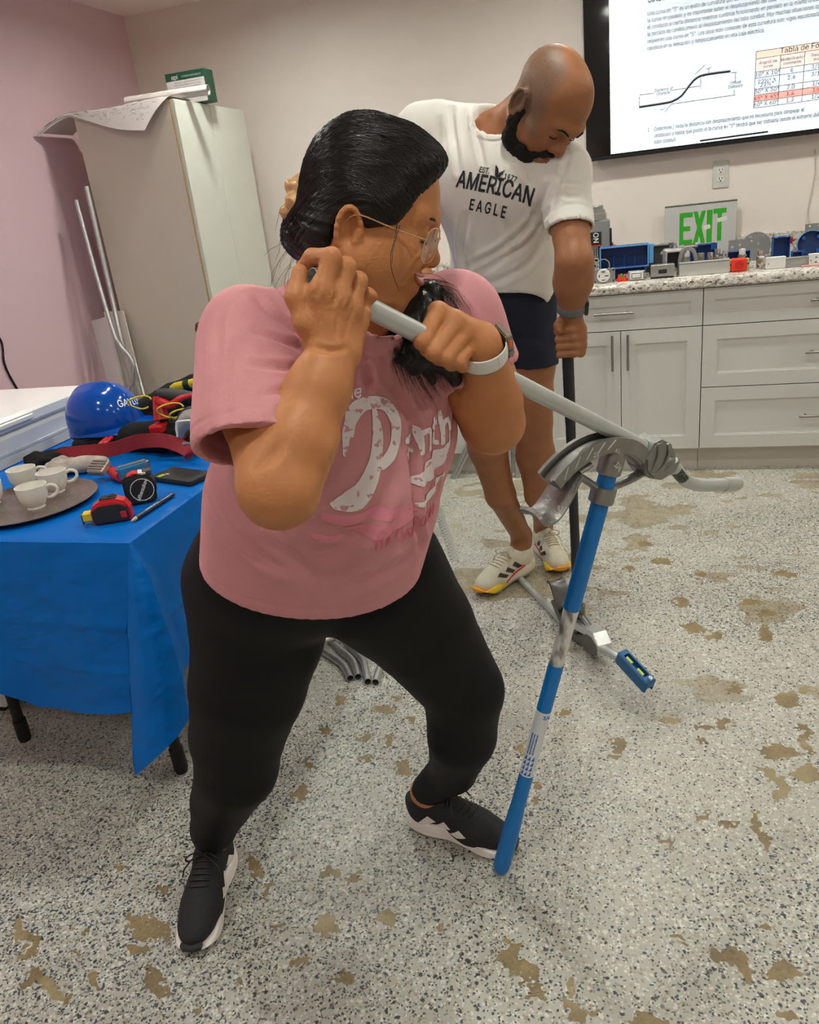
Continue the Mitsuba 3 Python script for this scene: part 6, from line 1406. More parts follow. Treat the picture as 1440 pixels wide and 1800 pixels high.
part(k, 'shell', xf(cat(sh_, inn), HM, HCc), 'mat_hat', 60)
brim = []
for r_, z_ in ((.985, .004), (1.02, .003), (1.0, 0), (1.0, 0)): pass
bt = []
for s, zz in ((.975, .006), (1.0, .003), (1.02, -.003), (1.02, -.006), (.99, -.005), (.965, .001)):
    ext = np.where(np.cos(th) > 0, .040 * np.clip(np.cos(th), 0, 1) ** 1.3, 0) * (0 if s < .98 else 1) * (1 if s > 1.0 else .6)
    bt.append(np.stack([(.132 * s + ext) * np.cos(th), .106 * s * np.sin(th) + ext * np.sin(th) * .5, zz - ext * .28 + 0 * th], 1))
bt = np.array(bt + [bt[0]]); ii = (np.arange(6)[:, None] * nt + np.arange(nt)[None]); jn = (np.arange(6)[:, None] * nt + (np.arange(nt)[None] + 1) % nt); q = np.stack([ii, ii + nt, jn + nt, jn], -1).reshape(-1, 4)
part(k, 'brim', xf((bt.reshape(-1, 3), np.vstack([q[:, [0, 1, 2]], q[:, [0, 2, 3]]])), HM, HCc), 'mat_hat', 60)
hatm = xf(sh_, HM, HCc); Ph = hit(hatm, [(208, 716), (236, 711)])
if np.isfinite(Ph).all():
    tp = text_poly('GAYLOR', .021, True); e1_ = unit(Ph[1] - Ph[0]); n1_ = unit(EYE - Ph[0]); n1_ = unit(n1_ - e1_ * (n1_ @ e1_)); e2_ = np.cross(n1_, e1_)
    part(k, 'lettering', drape(saf.scale(tp, .82, 1, origin=(0, 0)), Ph[0], e1_, e2_, n1_, hatm, .0008, .004), 'mat_hat_white', True)
for (u, v) in ((178, 706), (166, 748)):
    P = hit(hatm, [(u, v)])[0]
susp = [HCc + HM @ A(.118 * math.cos(a), .094 * math.sin(a), -.012) for a in np.linspace(0, 2 * np.pi, 40)]
part(k, 'headband', tubem(susp, .011, 8, False, flat=(.2, 1.4), up=-hup), 'mat_black_rubber', True)

# ---- heap: pouch, driver, belt, gloves and small tools
def blob(name, label, cat_, m, spans, step=.004, disp=None, kind=None, **k):
    f = Field(*[axis_grid([(a, b_, step)]) for a, b_ in spans]); m(f); g_ = f.mesh(1)
    if disp: g_ = displace(g_, disp)
    return thing(name, label, cat_, mesh=g_, mat=k['mat_'], smooth=True)
mat('mat_black_cloth', plain((.011, .011, .012), .85, spec=.2))
pz = lambda u, v, z: at(u, v, z=z)
def pouch(f):
    f.bone(pz(262, 735, .80), pz(345, 700, .82), .050, .062, .03); f.bone(pz(300, 690, .86), pz(340, 675, .88), .030, .034, .03); f.bone(pz(245, 715, .85), pz(300, 690, .87), .020, .030, .03)
    f.bone(pz(230, 772, .770), pz(345, 778, .770), .036, .036, .03); f.bone(pz(140, 782, .765), pz(240, 770, .770), .024, .040, .03); f.bone(pz(240, 768, .78), pz(300, 760, .80), .040, .045, .03); f.bone(pz(200, 770, .765), pz(150, 785, .76), .024, .020, .02)
    f.half(A(0, 0, ZTB + .001), A(0, 0, -1))
ex1 = np.array([pz(150, 785, .76), pz(345, 700, .82), pz(340, 675, .88), pz(262, 735, .8), pz(340, 775, .77)])
blob('tool_pouch', 'black cloth tool pouch heaped behind the hard hat', 'tool pouch', pouch, [(ex1[:, i].min() - .09, ex1[:, i].max() + .09) for i in range(3)], .006, lambda v, n: .012 * (fnoise(v, 22, 3, 3) - .5), mat_='mat_black_cloth')
# cordless driver
B3 = lambda u, v, y: at(u, v, y=y)
dy0 = 1.96
k = thing('cordless_driver', 'red and black cordless driver lying on the tool pouch', 'power tool')
g0_, g1_ = B3(284, 738, dy0), B3(279, 697, dy0 + .02)
b0_, b1_ = B3(276, 692, dy0 + .02), B3(352, 703, dy0 + .05)
part(k, 'grip', hull(np.vstack([tubem([g0_, g1_], [.020, .016], 10, flat=(1.2, 1))[0]])), 'mat_red_plastic', 40)
part(k, 'body', cat(tubem([b0_, b0_ * .8 + b1_ * .2, b0_ * .4 + b1_ * .6, b1_], [.014, .021, .023, .019], 16)), 'mat_black_rubber', 40)
part(k, 'red_shell', tubem(curve([g1_ + A(.006, -.012, -.012), B3(300, 712, dy0 - .005), B3(318, 700, dy0 + .0), B3(340, 694, dy0 + .02)], 14), np.linspace(.015, .006, 14), 10), 'mat_red_plastic', True)
part(k, 'battery', xf(cbox((0, 0, 0), (.050, .060, .026), .005), HM, B3(283, 748, dy0) + A(0, 0, -.004)), 'mat_red_plastic')
part(k, 'slots', cat(*[tubem([B3(277, 716 + 4 * i, dy0 - .022), B3(281, 716 + 4 * i, dy0 - .022)], .0012, 5) for i in range(4)]), 'mat_black_rubber', kind='stuff')
# yellow and black tool at the back
yq = [B3(300, 682, 2.2), B3(345, 672, 2.2)]
k = thing('utility_tool', 'yellow and black hand tool at the back of the tool heap', 'hand tool')
yd = unit(yq[1] - yq[0])
part(k, 'body', tubem([yq[0], yq[0] + yd * .02, yq[1] + yd * .05], [.007, .014, .014], 12, flat=(1, .8)), 'mat_yellow', 40)
part(k, 'grip', tubem([yq[0] + yd * .055, yq[0] + yd * .075], [.0155, .0155], 12), 'mat_black_rubber', 40)
# red belt with metal buckle
bp = curve([pz(106, 812, .752), pz(112, 800, .775), pz(150, 795, .785), pz(200, 789, .790), pz(245, 776, .800), pz(290, 775, .795), pz(328, 790, .775), pz(338, 802, .752)], 60)
G = []
for i, p in enumerate(bp):
    t = bp[min(59, i + 1)] - bp[max(0, i - 1)]; n_ = unit(np.cross(t, unit(EYE - p))); tw = .25 * math.sin(i * .16); b_ = unit(n_ * math.cos(tw) + unit(EYE - p) * math.sin(tw)); G.append([p + b_ * s for s in np.linspace(-.021, .021, 7)])
k = thing('tool_belt', 'red webbing belt with a worn metal buckle lying across the tools', 'belt')
mat('mat_webbing', plain(proc(lambda p, n, uv: mix((.20, .008, .016), (.27, .013, .023), noise(p.x * 400, p.y * 400, p.z * 400))), .75))
part(k, 'webbing', gridmesh(np.array(G), .0028), 'mat_webbing', 40)
bk = pz(175, 822, .775); BKM = np.stack([unit(RH * .9 - FH * .4), unit(FH * .9 + RH * .4), A(0, 0, 1)], 1) @ rotx(.5)
bks = manifold(cbox((0, 0, 0), (.056, .048, .022), .004))
mat('mat_worn_metal', plain(proc(lambda p, n, uv: mix((.30, .25, .19), (.52, .47, .40), fbm(p.x * 60, p.y * 60, p.z * 60))), .4, .6))
part(k, 'buckle', xf(unman(bks), BKM, bk), 'mat_worn_metal', label='square worn metal buckle')
part(k, 'buckle_bars', xf(cat(*[tubem([(-.026, s, .012), (.026, s, .012)], .0022, 8) for s in (-.014, -.005, .005, .014)]), BKM, bk), 'mat_steel', kind='stuff')
# gloves
def glove(base, dirv, length, mat_, label, seed, curl=.0):
    g_ = np.random.default_rng(seed); sd = np.cross(A(0, 0, 1), dirv); zz = A(0, 0, base[2] + .002)
    f = Field(*[axis_grid([(base[i] - .16, base[i] + .16, .0035)]) for i in range(2)], axis_grid([(ZTB, ZTB + .085, .0035)]))
    f.chain([base - dirv * .05, base, base + dirv * .04], [.026, .030, .028], .02, 'add', (A(0, 0, 1), .7))
    for i, s in enumerate((-.033, -.011, .011, .033)):
        a = base + dirv * .045 + sd * s; b2_ = a + dirv * length * (.9 if i in (0, 3) else 1.05) * .5 + sd * s * .25 + A(0, 0, .010); c2 = b2_ + dirv * length * .5 + sd * s * .3 - A(0, 0, .006)
        f.chain([a, b2_, c2], [.0125, .0120, .0100], .006)
    f.chain([base - sd * .025, base - sd * .055 + dirv * .02, base - sd * .065 + dirv * .055], [.014, .012, .010], .008)
    f.half(A(0, 0, ZTB + .0012), A(0, 0, -1))
    return thing('work_glove', label, 'glove', mesh=displace(f.mesh(1), lambda v, n: .003 * (fnoise(v, 45, seed, 2) - .5)), mat=mat_, smooth=True)
mat('mat_glove_black', plain((.012, .012, .012), .9, spec=.15)); mat('mat_glove_grey', plain(proc(lambda p, n, uv: mix((.20, .16, .13), (.50, .45, .40), fbm(p.x * 35, p.y * 35, p.z * 35))), .9))
glove(pz(112, 800, ZTB + .026), unit(-RH * .8 - FH * .55), .055, 'mat_glove_black', 'black work glove with curled fingers behind the cups', 3)
glove(pz(146, 816, ZTB + .022), unit(-RH * .9 - FH * .05), .060, 'mat_glove_grey', 'worn pale grey work glove in front of the black one', 5)
# clear blue level, red plug, safety glasses, red-handled cutter, wires
mat('mat_blue_clear', plain((.03, .16, .32), .08, spec=.7)); 
k = thing('spirit_level', 'small clear blue pocket level with a metal bar lying by the buckle', 'level')
LQ = np.stack([unit(RH * .75 + FH * .65), unit(-RH * .65 + FH * .75), A(0, 0, 1)], 1)
part(k, 'body', xf(cbox((0, 0, 0), (.085, .030, .034), .004), LQ, pz(233, 826, .765)), 'mat_blue_clear')
part(k, 'bar', xf(tubem([(-.040, -.006, .019), (.036, -.006, .019)], .0042, 10), LQ, pz(233, 826, .765)), 'mat_chrome', 40)
part(k, 'end_cap', xf(cbox((.040, 0, .0), (.012, .033, .037), .003), LQ, pz(233, 826, .765)), 'mat_steel')
thing('red_plug', 'red plastic plug between the buckle and the blue level', 'plug', mesh=cat(tubem([pz(196, 828, .758), pz(203, 832, .758), pz(214, 838, .757)], [.012, .018, .016], 14)), mat='mat_red_plastic', smooth=40)
k = thing('safety_glasses', 'clear plastic safety glasses on the tool pouch below the driver', 'glasses')
scene['mat_clear_plastic'] = dict(type='twosided', b=dict(type='principled', base_color=dict(type='rgb', value=[.34, .33, .31]), roughness=.12, specular=.6))
gq = [B3(312, 738, 1.88), B3(322, 722, 1.87), B3(338, 716, 1.87), B3(352, 724, 1.88), B3(356, 744, 1.88)]
gg = np.array([[p + (A(0, -.02, 0) * math.sin(w * 3.14)) + A(0, 0, -.055) * w for w in np.linspace(0, 1, 8)] for p in curve(gq, 24)])
part(k, 'shield', gridmesh(gg, .002), 'mat_clear_plastic', True)
part(k, 'frame', tubem(curve(gq, 24) + A(0, -.004, .001), .0028, 8), 'mat_steel_dark', True)
k = thing('wire_bail_tool', 'black tool with a red stripe and a white wire bail beside the pink shirt', 'hand tool')
part(k, 'body', xf(cbox((0, 0, 0), (.115, .05, .052), .006), LQ @ rotz(-.55), pz(330, 775, .775)), 'mat_black_rubber')
part(k, 'stripe', xf(cbox((0, -.0258, .014), (.09, .002, .014), .0005), LQ @ rotz(-.55), pz(330, 775, .775)), 'mat_red_plastic')
wb = curve([B3(312, 768, 1.76), B3(310, 746, 1.76), B3(314, 741, 1.76), B3(342, 739, 1.77), B3(347, 744, 1.77), B3(352, 768, 1.77)], 40)
part(k, 'bail', tubem(wb, .0026, 8), 'mat_hat_white', True, label='white wire bail')
part(k, 'chrome_bar', tubem([B3(322, 780, 1.72), B3(347, 779, 1.72)], .0045, 10), 'mat_chrome', 40)
g_ = np.random.default_rng(8)
k = thing('pliers', 'red handled pliers poking out from under the hard hat', 'pliers')
for s in (0, 1): part(k, 'handle', tubem(curve([pz(168 + 8 * s, 790 - s, .77), pz(182 + 7 * s, 776, .785), pz(200 + 3 * s, 762 + 2 * s, .79)], 12), .0075, 8), 'mat_red_plastic', True)
part(k, 'jaw', tubem([pz(202, 762, .79), pz(212, 755, .795)], [.009, .004], 8), 'mat_steel_dark', 40)
cw = []
for c0, r0 in (((300, 722), .030), ((318, 730), .024), ((246, 708), .026)):
    p0 = B3(*c0, 1.93); cw.append([p0 + RH * (r0 * math.cos(a) * 1.3) + A(0, 0, 1) * (r0 * .7 * math.sin(a)) + FH * .012 * math.sin(2 * a) for a in np.linspace(.3, 5.6, 24)])
for i, c_ in enumerate(cw): thing('wire_loop', ['yellow wire loop below the driver', 'thin yellow wire loop by the clear safety glasses', 'yellow wire loop behind the hard hat brim'][i], 'wire', mesh=tubem(c_, .0026, 6), mat='mat_yellow', smooth=True)
mat('mat_dark_red', plain((.07, .012, .012), .45))
k = thing('mallet', 'tool with a dark red knob end standing up behind the pink sleeve', 'tool')
part(k, 'knob', tubem([B3(351, 585, 2.3), B3(352, 582, 2.3), B3(353, 570, 2.3), B3(353, 567, 2.3)], [.012, .017, .017, .010], 14), 'mat_dark_red', 40)
part(k, 'shaft', tubem([B3(351, 586, 2.3), B3(356, 672, 2.3), A(*B3(358, 700, 2.3)[:2], ZTB + .04)], .009, 10), 'mat_dark_red', 40)

# ---------------------------------------------------------------- offcuts of conduit on the floor
fz = lambda u, v, z=.0122: at(u, v, z=z)
cr = lambda *p: [fz(540 + a / 2.3226, 860 + b_ / 2.3226) for a, b_ in p]
gp = 'offset bent conduit offcuts on the floor'
for pts, lb in ((cr((28, 600), (60, 655), (110, 690), (150, 722), (176, 772)), 'grey offset bent conduit offcut, leftmost of the row on the floor'), (cr((85, 545), (98, 610), (140, 660), (185, 700), (208, 766)), 'grey offset bent conduit offcut, second from left on the floor'),
                (cr((152, 590), (175, 640), (210, 680), (232, 715), (248, 786)), 'grey offset bent conduit offcut, third from left on the floor'), (cr((318, 640), (314, 680), (305, 715), (292, 745), (279, 788)), 'grey bent conduit offcut nearest the woman\'s left thigh on the floor')):
    thing('conduit_offcut', lb, 'conduit', gp, mesh=pipe(curve(pts, 30), .0122, .0105, 16), mat='mat_galv', smooth=40)
for pts, lb in ((cr((45, 612), (165, 560)), 'bright straight conduit offcut lying behind the bent ones'), (cr((110, 625), (215, 575)), 'bright straight conduit offcut nearer the bent ones')):
    d_ = unit(pts[1] - pts[0]); thing('conduit_offcut', lb, 'conduit', 'bright straight conduit offcuts', mesh=move(pipe([pts[0] - d_ * .05, pts[1] + d_ * .05], .0122, .0105, 16), (0, 0, .0235)), mat='mat_galv_light', smooth=40)
for a, b_, lb in (((804, 822), (836, 752), 'dark conduit end leaning on the cabinet left of the man\'s legs'), ((813, 815), (846, 748), 'conduit leaning next to the dark one left of the man\'s legs'), ((901, 826), (893, 742), 'conduit leaning on the cabinet, seen between the man\'s legs'), ((911, 832), (903, 745), 'conduit leaning on the cabinet close to the man\'s left leg')):
    p0 = fz(*a); p0 = A(p0[0], min(p0[1], YC - .05), .0); p1 = at(*b_, y=YC - .016); thing('conduit_offcut', lb, 'conduit', 'conduits leaning on the cabinets', mesh=pipe([p0, p1], .0122, .0105, 14), mat='mat_galv', smooth=40)
p0, p1 = fz(800, 985, .004), fz(768, 888, .004); d_ = unit(p1 - p0); s_ = np.cross(A(0, 0, 1), d_); RM = np.stack([d_, s_, A(0, 0, 1)], 1); Ls = np.linalg.norm(p1 - p0) + .15
k = thing('steel_rule', 'white perforated strip lying on the floor behind the woman', 'strip')
holes = shapely.union_all([sg.Point(x, 0).buffer(.0055, 4) for x in np.arange(.03, Ls - .02, .034)])
part(k, 'strip', xf(prism(sg.box(0, -.018, Ls, .018).difference(holes), .0025), RM, p0 - A(0, 0, .0035)), 'mat_galv_light')
part(k, 'ticks', xf(cat(*[cbox((x, .012, .0031), (.003, .009, .0006)) for x in np.arange(.015, Ls, .034)]), RM, p0 - A(0, 0, .0035)), 'mat_dark', kind='stuff')
# ---------------------------------------------------------------- electrical parts on the counter
ZK = .9128
def on_counter(u, y, z=ZK):
    """the point of the counter at depth y that is seen in picture column u"""
    a, b_ = FOCAL * R - (u - 720) * W, None; q = A(0, y, z) - EYE; return A(-(a[1] * q[1] + a[2] * q[2]) / a[0], y, z)
def scale_at(p): return ((p - EYE) @ W) / FOCAL                     # metres per pixel there
mat('mat_box_blue', plain((.010, .055, .22), .4)); mat('mat_box_blue_light', plain((.10, .32, .62), .4)); mat('mat_grey_paint', plain((.20, .205, .20), .45)); mat('mat_zinc', plain((.42, .42, .41), .35, .85)); mat('mat_zinc_dark', plain((.15, .15, .145), .45, .6))
mat('mat_orange_red', plain((.68, .035, .012), .35)); mat('mat_clear_yellow', plain((.42, .38, .12), .3)); mat('mat_pink_strip', plain((.62, .30, .30), .5)); mat('mat_white_dev', plain((.66, .65, .62), .35)); mat('mat_label_black', plain((.015, .015, .016), .4)); mat('mat_tan_card', plain((.45, .36, .24), .8))
def ob(name, label, cat_, u, y, group=None): k = thing(name, label, cat_, group); p = on_counter(u, y); return k, p, scale_at(p)
def open_box(w, d, h, t, floor_back=True):
    """box open to the front (-y): back, sides, top, bottom as one folded shell"""
    o = manifold(box((-w / 2, -d, 0), (w / 2, 0, h), .002)) - manifold(box((-w / 2 + t, -d - .01, t), (w / 2 - t, -t, h - t)))
    return unman(o)
def screw(c, r=.004, n=A(0, -1, 0)): return tubem([c, c + n * .003], [r, r * .8], 10)
# disconnect switch
k, p, s = ob('disconnect_switch', 'grey metal switch box with a black ON and OFF label and a red-tipped lever', 'switch box', 1052, 4.17)
w, h = 40 * s, 92 * s
part(k, 'case', move(box((-w / 2, 0, 0), (w / 2, .085, h), .006), p), 'mat_grey_paint', 30)
part(k, 'hub', move(cat(xf(lathe([(.0, 0), (.046, 0), (.046, .030), (.040, .034), (.040, .046), (.034, .050), (0, .050)], 28), np.eye(3)), xf(lathe([(0, .05), (.030, .05), (.032, .062), (.028, .068), (0, .068)], 8), np.eye(3))), p + A(-.004, .045, h)), 'mat_zinc', 40)
part(k, 'label', move(box((-w * .30, -.002, .10 * h), (w * .16, .001, .80 * h)), p), 'mat_label_black')
rot90 = np.array([[0, 1.0, 0], [-1.0, 0, 0], [0, 0, 1.0]])
def vert_text(t, hh, x, z, bold=True): m = centred(text(t, hh, .001, bold), (0, 1)); m = xf(m, rot90); return wall_xz(m, p[0] + x, p[2] + z, p[1] - .0015)
part(k, 'lettering', cat(vert_text('ON', .024, -w * .07, h * .70), vert_text('OFF', .024, -w * .07, h * .22), *[vert_text('SWITCH RATED', .0055, -w * .20 + .010 * i, h * .45, False) for i in range(3)]), 'mat_white_print', kind='stuff')
part(k, 'red_line', move(box((-w * .29, -.0028, .545 * h), (w * .15, -.0015, .565 * h)), p), 'mat_orange_red')
part(k, 'lever', move(cat(box((w / 2, .02, .52 * h), (w / 2 + .010, .045, .84 * h), .002), tubem([(w / 2 + .008, .03, .58 * h), (w / 2 + .020, .02, .50 * h)], .005, 8)), p), 'mat_label_black')
part(k, 'lever_tip', move(box((w / 2 + .012, .008, .34 * h), (w / 2 + .030, .030, .54 * h), .003), p), 'mat_orange_red', label='red lever tip')
# items left, behind the man's arm
k, p, s = ob('outlet_box', 'small light blue plastic box with a tan card behind the man\'s arm', 'electrical box', 980, 4.1)
part(k, 'body', move(open_box(34 * s, .06, 26 * s, .003), p + A(0, 0, .012)), 'mat_box_blue_light'); part(k, 'card', move(box((-.06, .004, 0), (.02, .006, 36 * s)), p), 'mat_tan_card'); part(k, 'base', move(box((-17 * s, -.06, 0), (17 * s, 0, .0125)), p), 'mat_white_dev')
k, p, s = ob('conduit_coupling', 'round metal conduit coupling with a dark bore left of the man\'s arm', 'coupling', 968, 3.93)
part(k, 'body', move(xf(pipe([(0, 0, 0), (0, 0, .012), (0, 0, .014), (0, 0, .06)], .030, .019, 28), frame(A(.05, -1, 0), (1, 0, 0))), p + A(0, .05, .031)), 'mat_zinc', 40)
k2 = part(k, 'nut', move(xf(pipe([(0, 0, 0), (0, 0, .016)], .0345, .0295, 8), frame(A(.05, -1, 0), (1, 0, 0))), p + A(0, .035, .0345)), 'mat_zinc_dark', 40)
k, p, s = ob('wall_plate', 'flat white plate on the counter edge by the man\'s shorts', 'plate', 972, 3.85)
part(k, 'plate', move(box((-.055, -.04, 0), (.03, .04, .012), .003), p), 'mat_white_dev')
# big blue box standing on a dark blue one
k, p, s = ob('junction_box', 'dark blue plastic box lying under the long open blue box', 'electrical box', 1098, 4.00)
part(k, 'body', move(open_box(70 * s, .07, 20 * s, .003), p), 'mat_box_blue')
zb_ = 20 * s
k, p, s = ob('junction_box', 'long open blue plastic electrical box right of the grey switch box', 'electrical box', 1098, 4.04)
bw, bh = 80 * s, 36 * s
part(k, 'body', move(open_box(bw, .075, bh, .0035), p + A(0, 0, zb_ - .004)), 'mat_box_blue')
rimm = unman(manifold(box((-bw / 2 - .001, -.080, -.001), (bw / 2 + .001, -.074, bh + .001))) - manifold(box((-bw / 2 + .0045, -.1, .0045), (bw / 2 - .0045, 0, bh - .0045))))
part(k, 'rim', move(rimm, p + A(0, 0, zb_ - .004)), 'mat_box_blue_light', label='pale blue front edge')
part(k, 'ribs', move(cat(*[box((x - .0015, -.06, .004), (x + .0015, -.004, bh * .55)) for x in (-bw * .22, 0, bw * .22)], box((-bw / 2 + .004, -.010, bh * .50), (bw / 2 - .004, -.005, bh * .54))), p + A(0, 0, zb_ - .004)), 'mat_box_blue', kind='stuff')
part(k, 'tabs', move(cat(*[cbox((x, -.075, bh + .003), (.010, .008, .007), .001) for x in (-bw * .46, -bw * .1, bw * .2, bw * .45)]), p + A(0, 0, zb_ - .004)), 'mat_box_blue_light', kind='stuff')
part(k, 'side_bracket', move(box((bw / 2 + .001, -.07, .01), (bw / 2 + .022, -.02, bh - .002), .002), p + A(0, 0, zb_ - .004)), 'mat_box_blue_light')
# round white receptacle on a metal plate
k, p, s = ob('receptacle', 'round white four-slot receptacle on a metal plate near the counter edge', 'receptacle', 1062, 3.87)
part(k, 'plate', move(box((-18 * s, .0, 0), (19 * s, .004, 24 * s), .001), p), 'mat_zinc')
rc = p + A(-.002, -.0, 12.5 * s); fr_ = frame(A(0, -1, .06), (1, 0, 0))
part(k, 'face', move(xf(lathe([(0, .0), (11.5 * s, .0), (11.5 * s, .012), (10.6 * s, .015), (0, .015)], 32), fr_), rc), 'mat_white_dev', 40)
part(k, 'slots', cat(*[cbox(rc + A(dx * s, -.0155, dz * s), sz) for dx, dz, sz in ((0, 7, (.016, .002, .004)), (0, -7, (.016, .002, .004)), (-7, 0, (.004, .002, .010)), (5.5, 0, (.016, .002, .004)))]), 'mat_label_black', kind='stuff')
part(k, 'corner_screws', cat(*[screw(p + A(dx * s, -.0002, dz * s)) for dx, dz in ((16, 3), (16, 21), (-15, 3))]), 'mat_label_black', kind='stuff')
k, p, s = ob('conduit_fitting', 'ring-shaped clear metal fitting behind the round receptacle', 'fitting', 1060, 3.96)
part(k, 'ring', move(xf(pipe([(0, 0, 0), (0, 0, .03)], .032, .026, 28), frame(A(.1, -1, .25), (1, 0, 0))), p + A(0, .03, .062)), 'mat_chrome', 40); part(k, 'foot', move(box((-.03, 0, 0), (.03, .03, .034), .004), p), 'mat_zinc')
# wire connectors
wc = [('mat_orange_red', 1089, 3.88, 'orange-red wire connector, leftmost of the small heap'), ('mat_green', 1093, 3.91, 'green wire connector in the small heap'), ('mat_orange_red', 1098, 3.88, 'orange-red wire connector in the middle of the heap'), ('mat_red_plastic', 1103, 3.92, 'dark red wire connector at the back of the heap'), ('mat_pink_strip', 1107, 3.89, 'pink wire connector at the right of the heap')]
for mt_, u, y, lb in wc:
    p = on_counter(u, y); k = thing('wire_connector', lb, 'wire connector', 'wire connectors on the counter')
    part(k, 'cap', move(lathe([(0, 0), (.010, 0), (.0105, .006), (.0085, .018), (.0055, .030), (0, .032)], 10), p), mt_, 30); part(k, 'wings', move(box((-.015, -.002, .001), (.015, .002, .012), .001), p), mt_)
def toggle(name, label, u, y, wp, hp, wc_=None):
    k, p, s = ob(name, label, 'switch', u, y)
    part(k, 'strap', move(cat(box((-wp * s / 2, .004, hp * s * .28), (wp * s / 2, .006, hp * s * .72)), box((-wp * s * .33, .004, 0), (wp * s * .33, .03, hp * s), .002)), p), 'mat_zinc')
    part(k, 'body', move(box((-wp * s * .27, -.004, hp * s * .10), (wp * s * .27, .006, hp * s * .90), .002), p), 'mat_white_dev'); part(k, 'frame_line', move(unman(manifold(box((-wp * s * .20, -.0050, hp * s * .22), (wp * s * .20, -.0035, hp * s * .78))) - manifold(box((-wp * s * .175, -.01, hp * s * .28), (wp * s * .175, 0, hp * s * .72)))), p), 'mat_zinc_dark')
    part(k, 'rocker', move(box((-wp * s * .17, -.007, hp * s * .30), (wp * s * .17, -.0035, hp * s * .70), .001), p), 'mat_white_dev'); part(k, 'screws', cat(*[screw(p + A(sx * wp * s * .44, .0035, hp * s * .5)) for sx in (1, -1)]), 'mat_zinc_dark', kind='stuff')
toggle('rocker_switch', 'white rocker switch on a metal strap near the counter edge', 1119, 3.87, 42, 16)
# dark open steel box and gang box
k, p, s = ob('steel_box', 'dark open square steel box behind the gang box', 'electrical box', 1160, 4.14)
part(k, 'body', move(open_box(48 * s, .055, 46 * s, .002), p), 'mat_zinc_dark')
part(k, 'ears', move(cat(*[box((x - .012, -.057, 46 * s - .006), (x + .012, -.055, 46 * s + .008), .001) for x in (-.05, .05)]), p), 'mat_zinc_dark', kind='stuff')
k, p, s = ob('gang_box', 'cast metal gang box with a rectangular opening and a hub on top', 'electrical box', 1183, 4.00)
gw, gh = 36 * s, 44 * s
gb = manifold(box((-gw / 2, -.05, 0), (gw / 2, .02, gh), .008)) - manifold(box((-gw * .30, -.06, gh * .22), (gw * .30, .012, gh * .88), .006))
part(k, 'body', move(unman(gb), p), 'mat_zinc', 30)
part(k, 'rim', move(unman(manifold(box((-gw * .36, -.054, gh * .16), (gw * .36, -.049, gh * .94), .002)) - manifold(box((-gw * .29, -.1, gh * .23), (gw * .29, 0, gh * .87)))), p), 'mat_galv_light'); part(k, 'inner', move(box((-gw * .28, -.002, gh * .24), (gw * .28, .0, gh * .86)), p), 'mat_label_black')
part(k, 'hub', move(cat(lathe([(0, 0), (.018, 0), (.018, .010), (.013, .012), (.013, .022), (0, .022)], 8)), p + A(0, -.015, gh)), 'mat_chrome', 30)
part(k, 'lugs', move(cat(*[cbox((sx * gw * .52, -.03, z * gh), (.014, .02, .014), .003) for sx in (1, -1) for z in (.15, .85)]), p), 'mat_zinc', kind='stuff')
k, p, s = ob('handy_box', 'small metal box with a black slot lying near the counter edge', 'electrical box', 1165, 3.87)
part(k, 'body', move(box((-20 * s, -.0, .006), (20 * s, .05, 23 * s), .003), p), 'mat_zinc'); part(k, 'slot', move(box((-7 * s, -.0015, 8 * s), (7 * s, .001, 15 * s), .0005), p), 'mat_label_black'); part(k, 'base', move(box((-20 * s, .001, 0), (18 * s, .049, .0062)), p), 'mat_label_black'); part(k, 'screws', cat(*[screw(p + A(sx * 16 * s, -.0, 19 * s), .0035) for sx in (1, -1, .3)]), 'mat_chrome', kind='stuff')
def fitting(u, y, label, r=.016, h=.05, m_='mat_chrome', tilt=.0):
    k, p, s = ob('conduit_fitting', label, 'fitting', u, y, 'metal conduit fittings on the counter'); T_ = roty(tilt)
    part(k, 'body', xf(lathe([(0, 0), (r, 0), (r, .008), (r * .8, .010), (r * .8, h * .45), (r * 1.15, h * .47), (r * 1.15, h * .62), (r * .75, h * .64), (r * .75, h), (r * .6, h), (0, h * .9)], 16), T_, p), m_, 30)
    part(k, 'lock_nut', xf(lathe([(r * .7, h * .22), (r * 1.35, h * .22), (r * 1.35, h * .34), (r * .7, h * .34)], 6), T_, p), 'mat_zinc', 30); part(k, 'set_screw', xf(tubem([(0, -r * .7, h * .8), (0, -r * 1.5, h * .8)], .004, 8), T_, p), 'mat_zinc_dark', 30)
fitting(1186, 3.90, 'small chrome fitting leaning on the handy box', .013, .04)
fitting(1204, 3.92, 'upright chrome fitting right of the handy box', .014, .045)
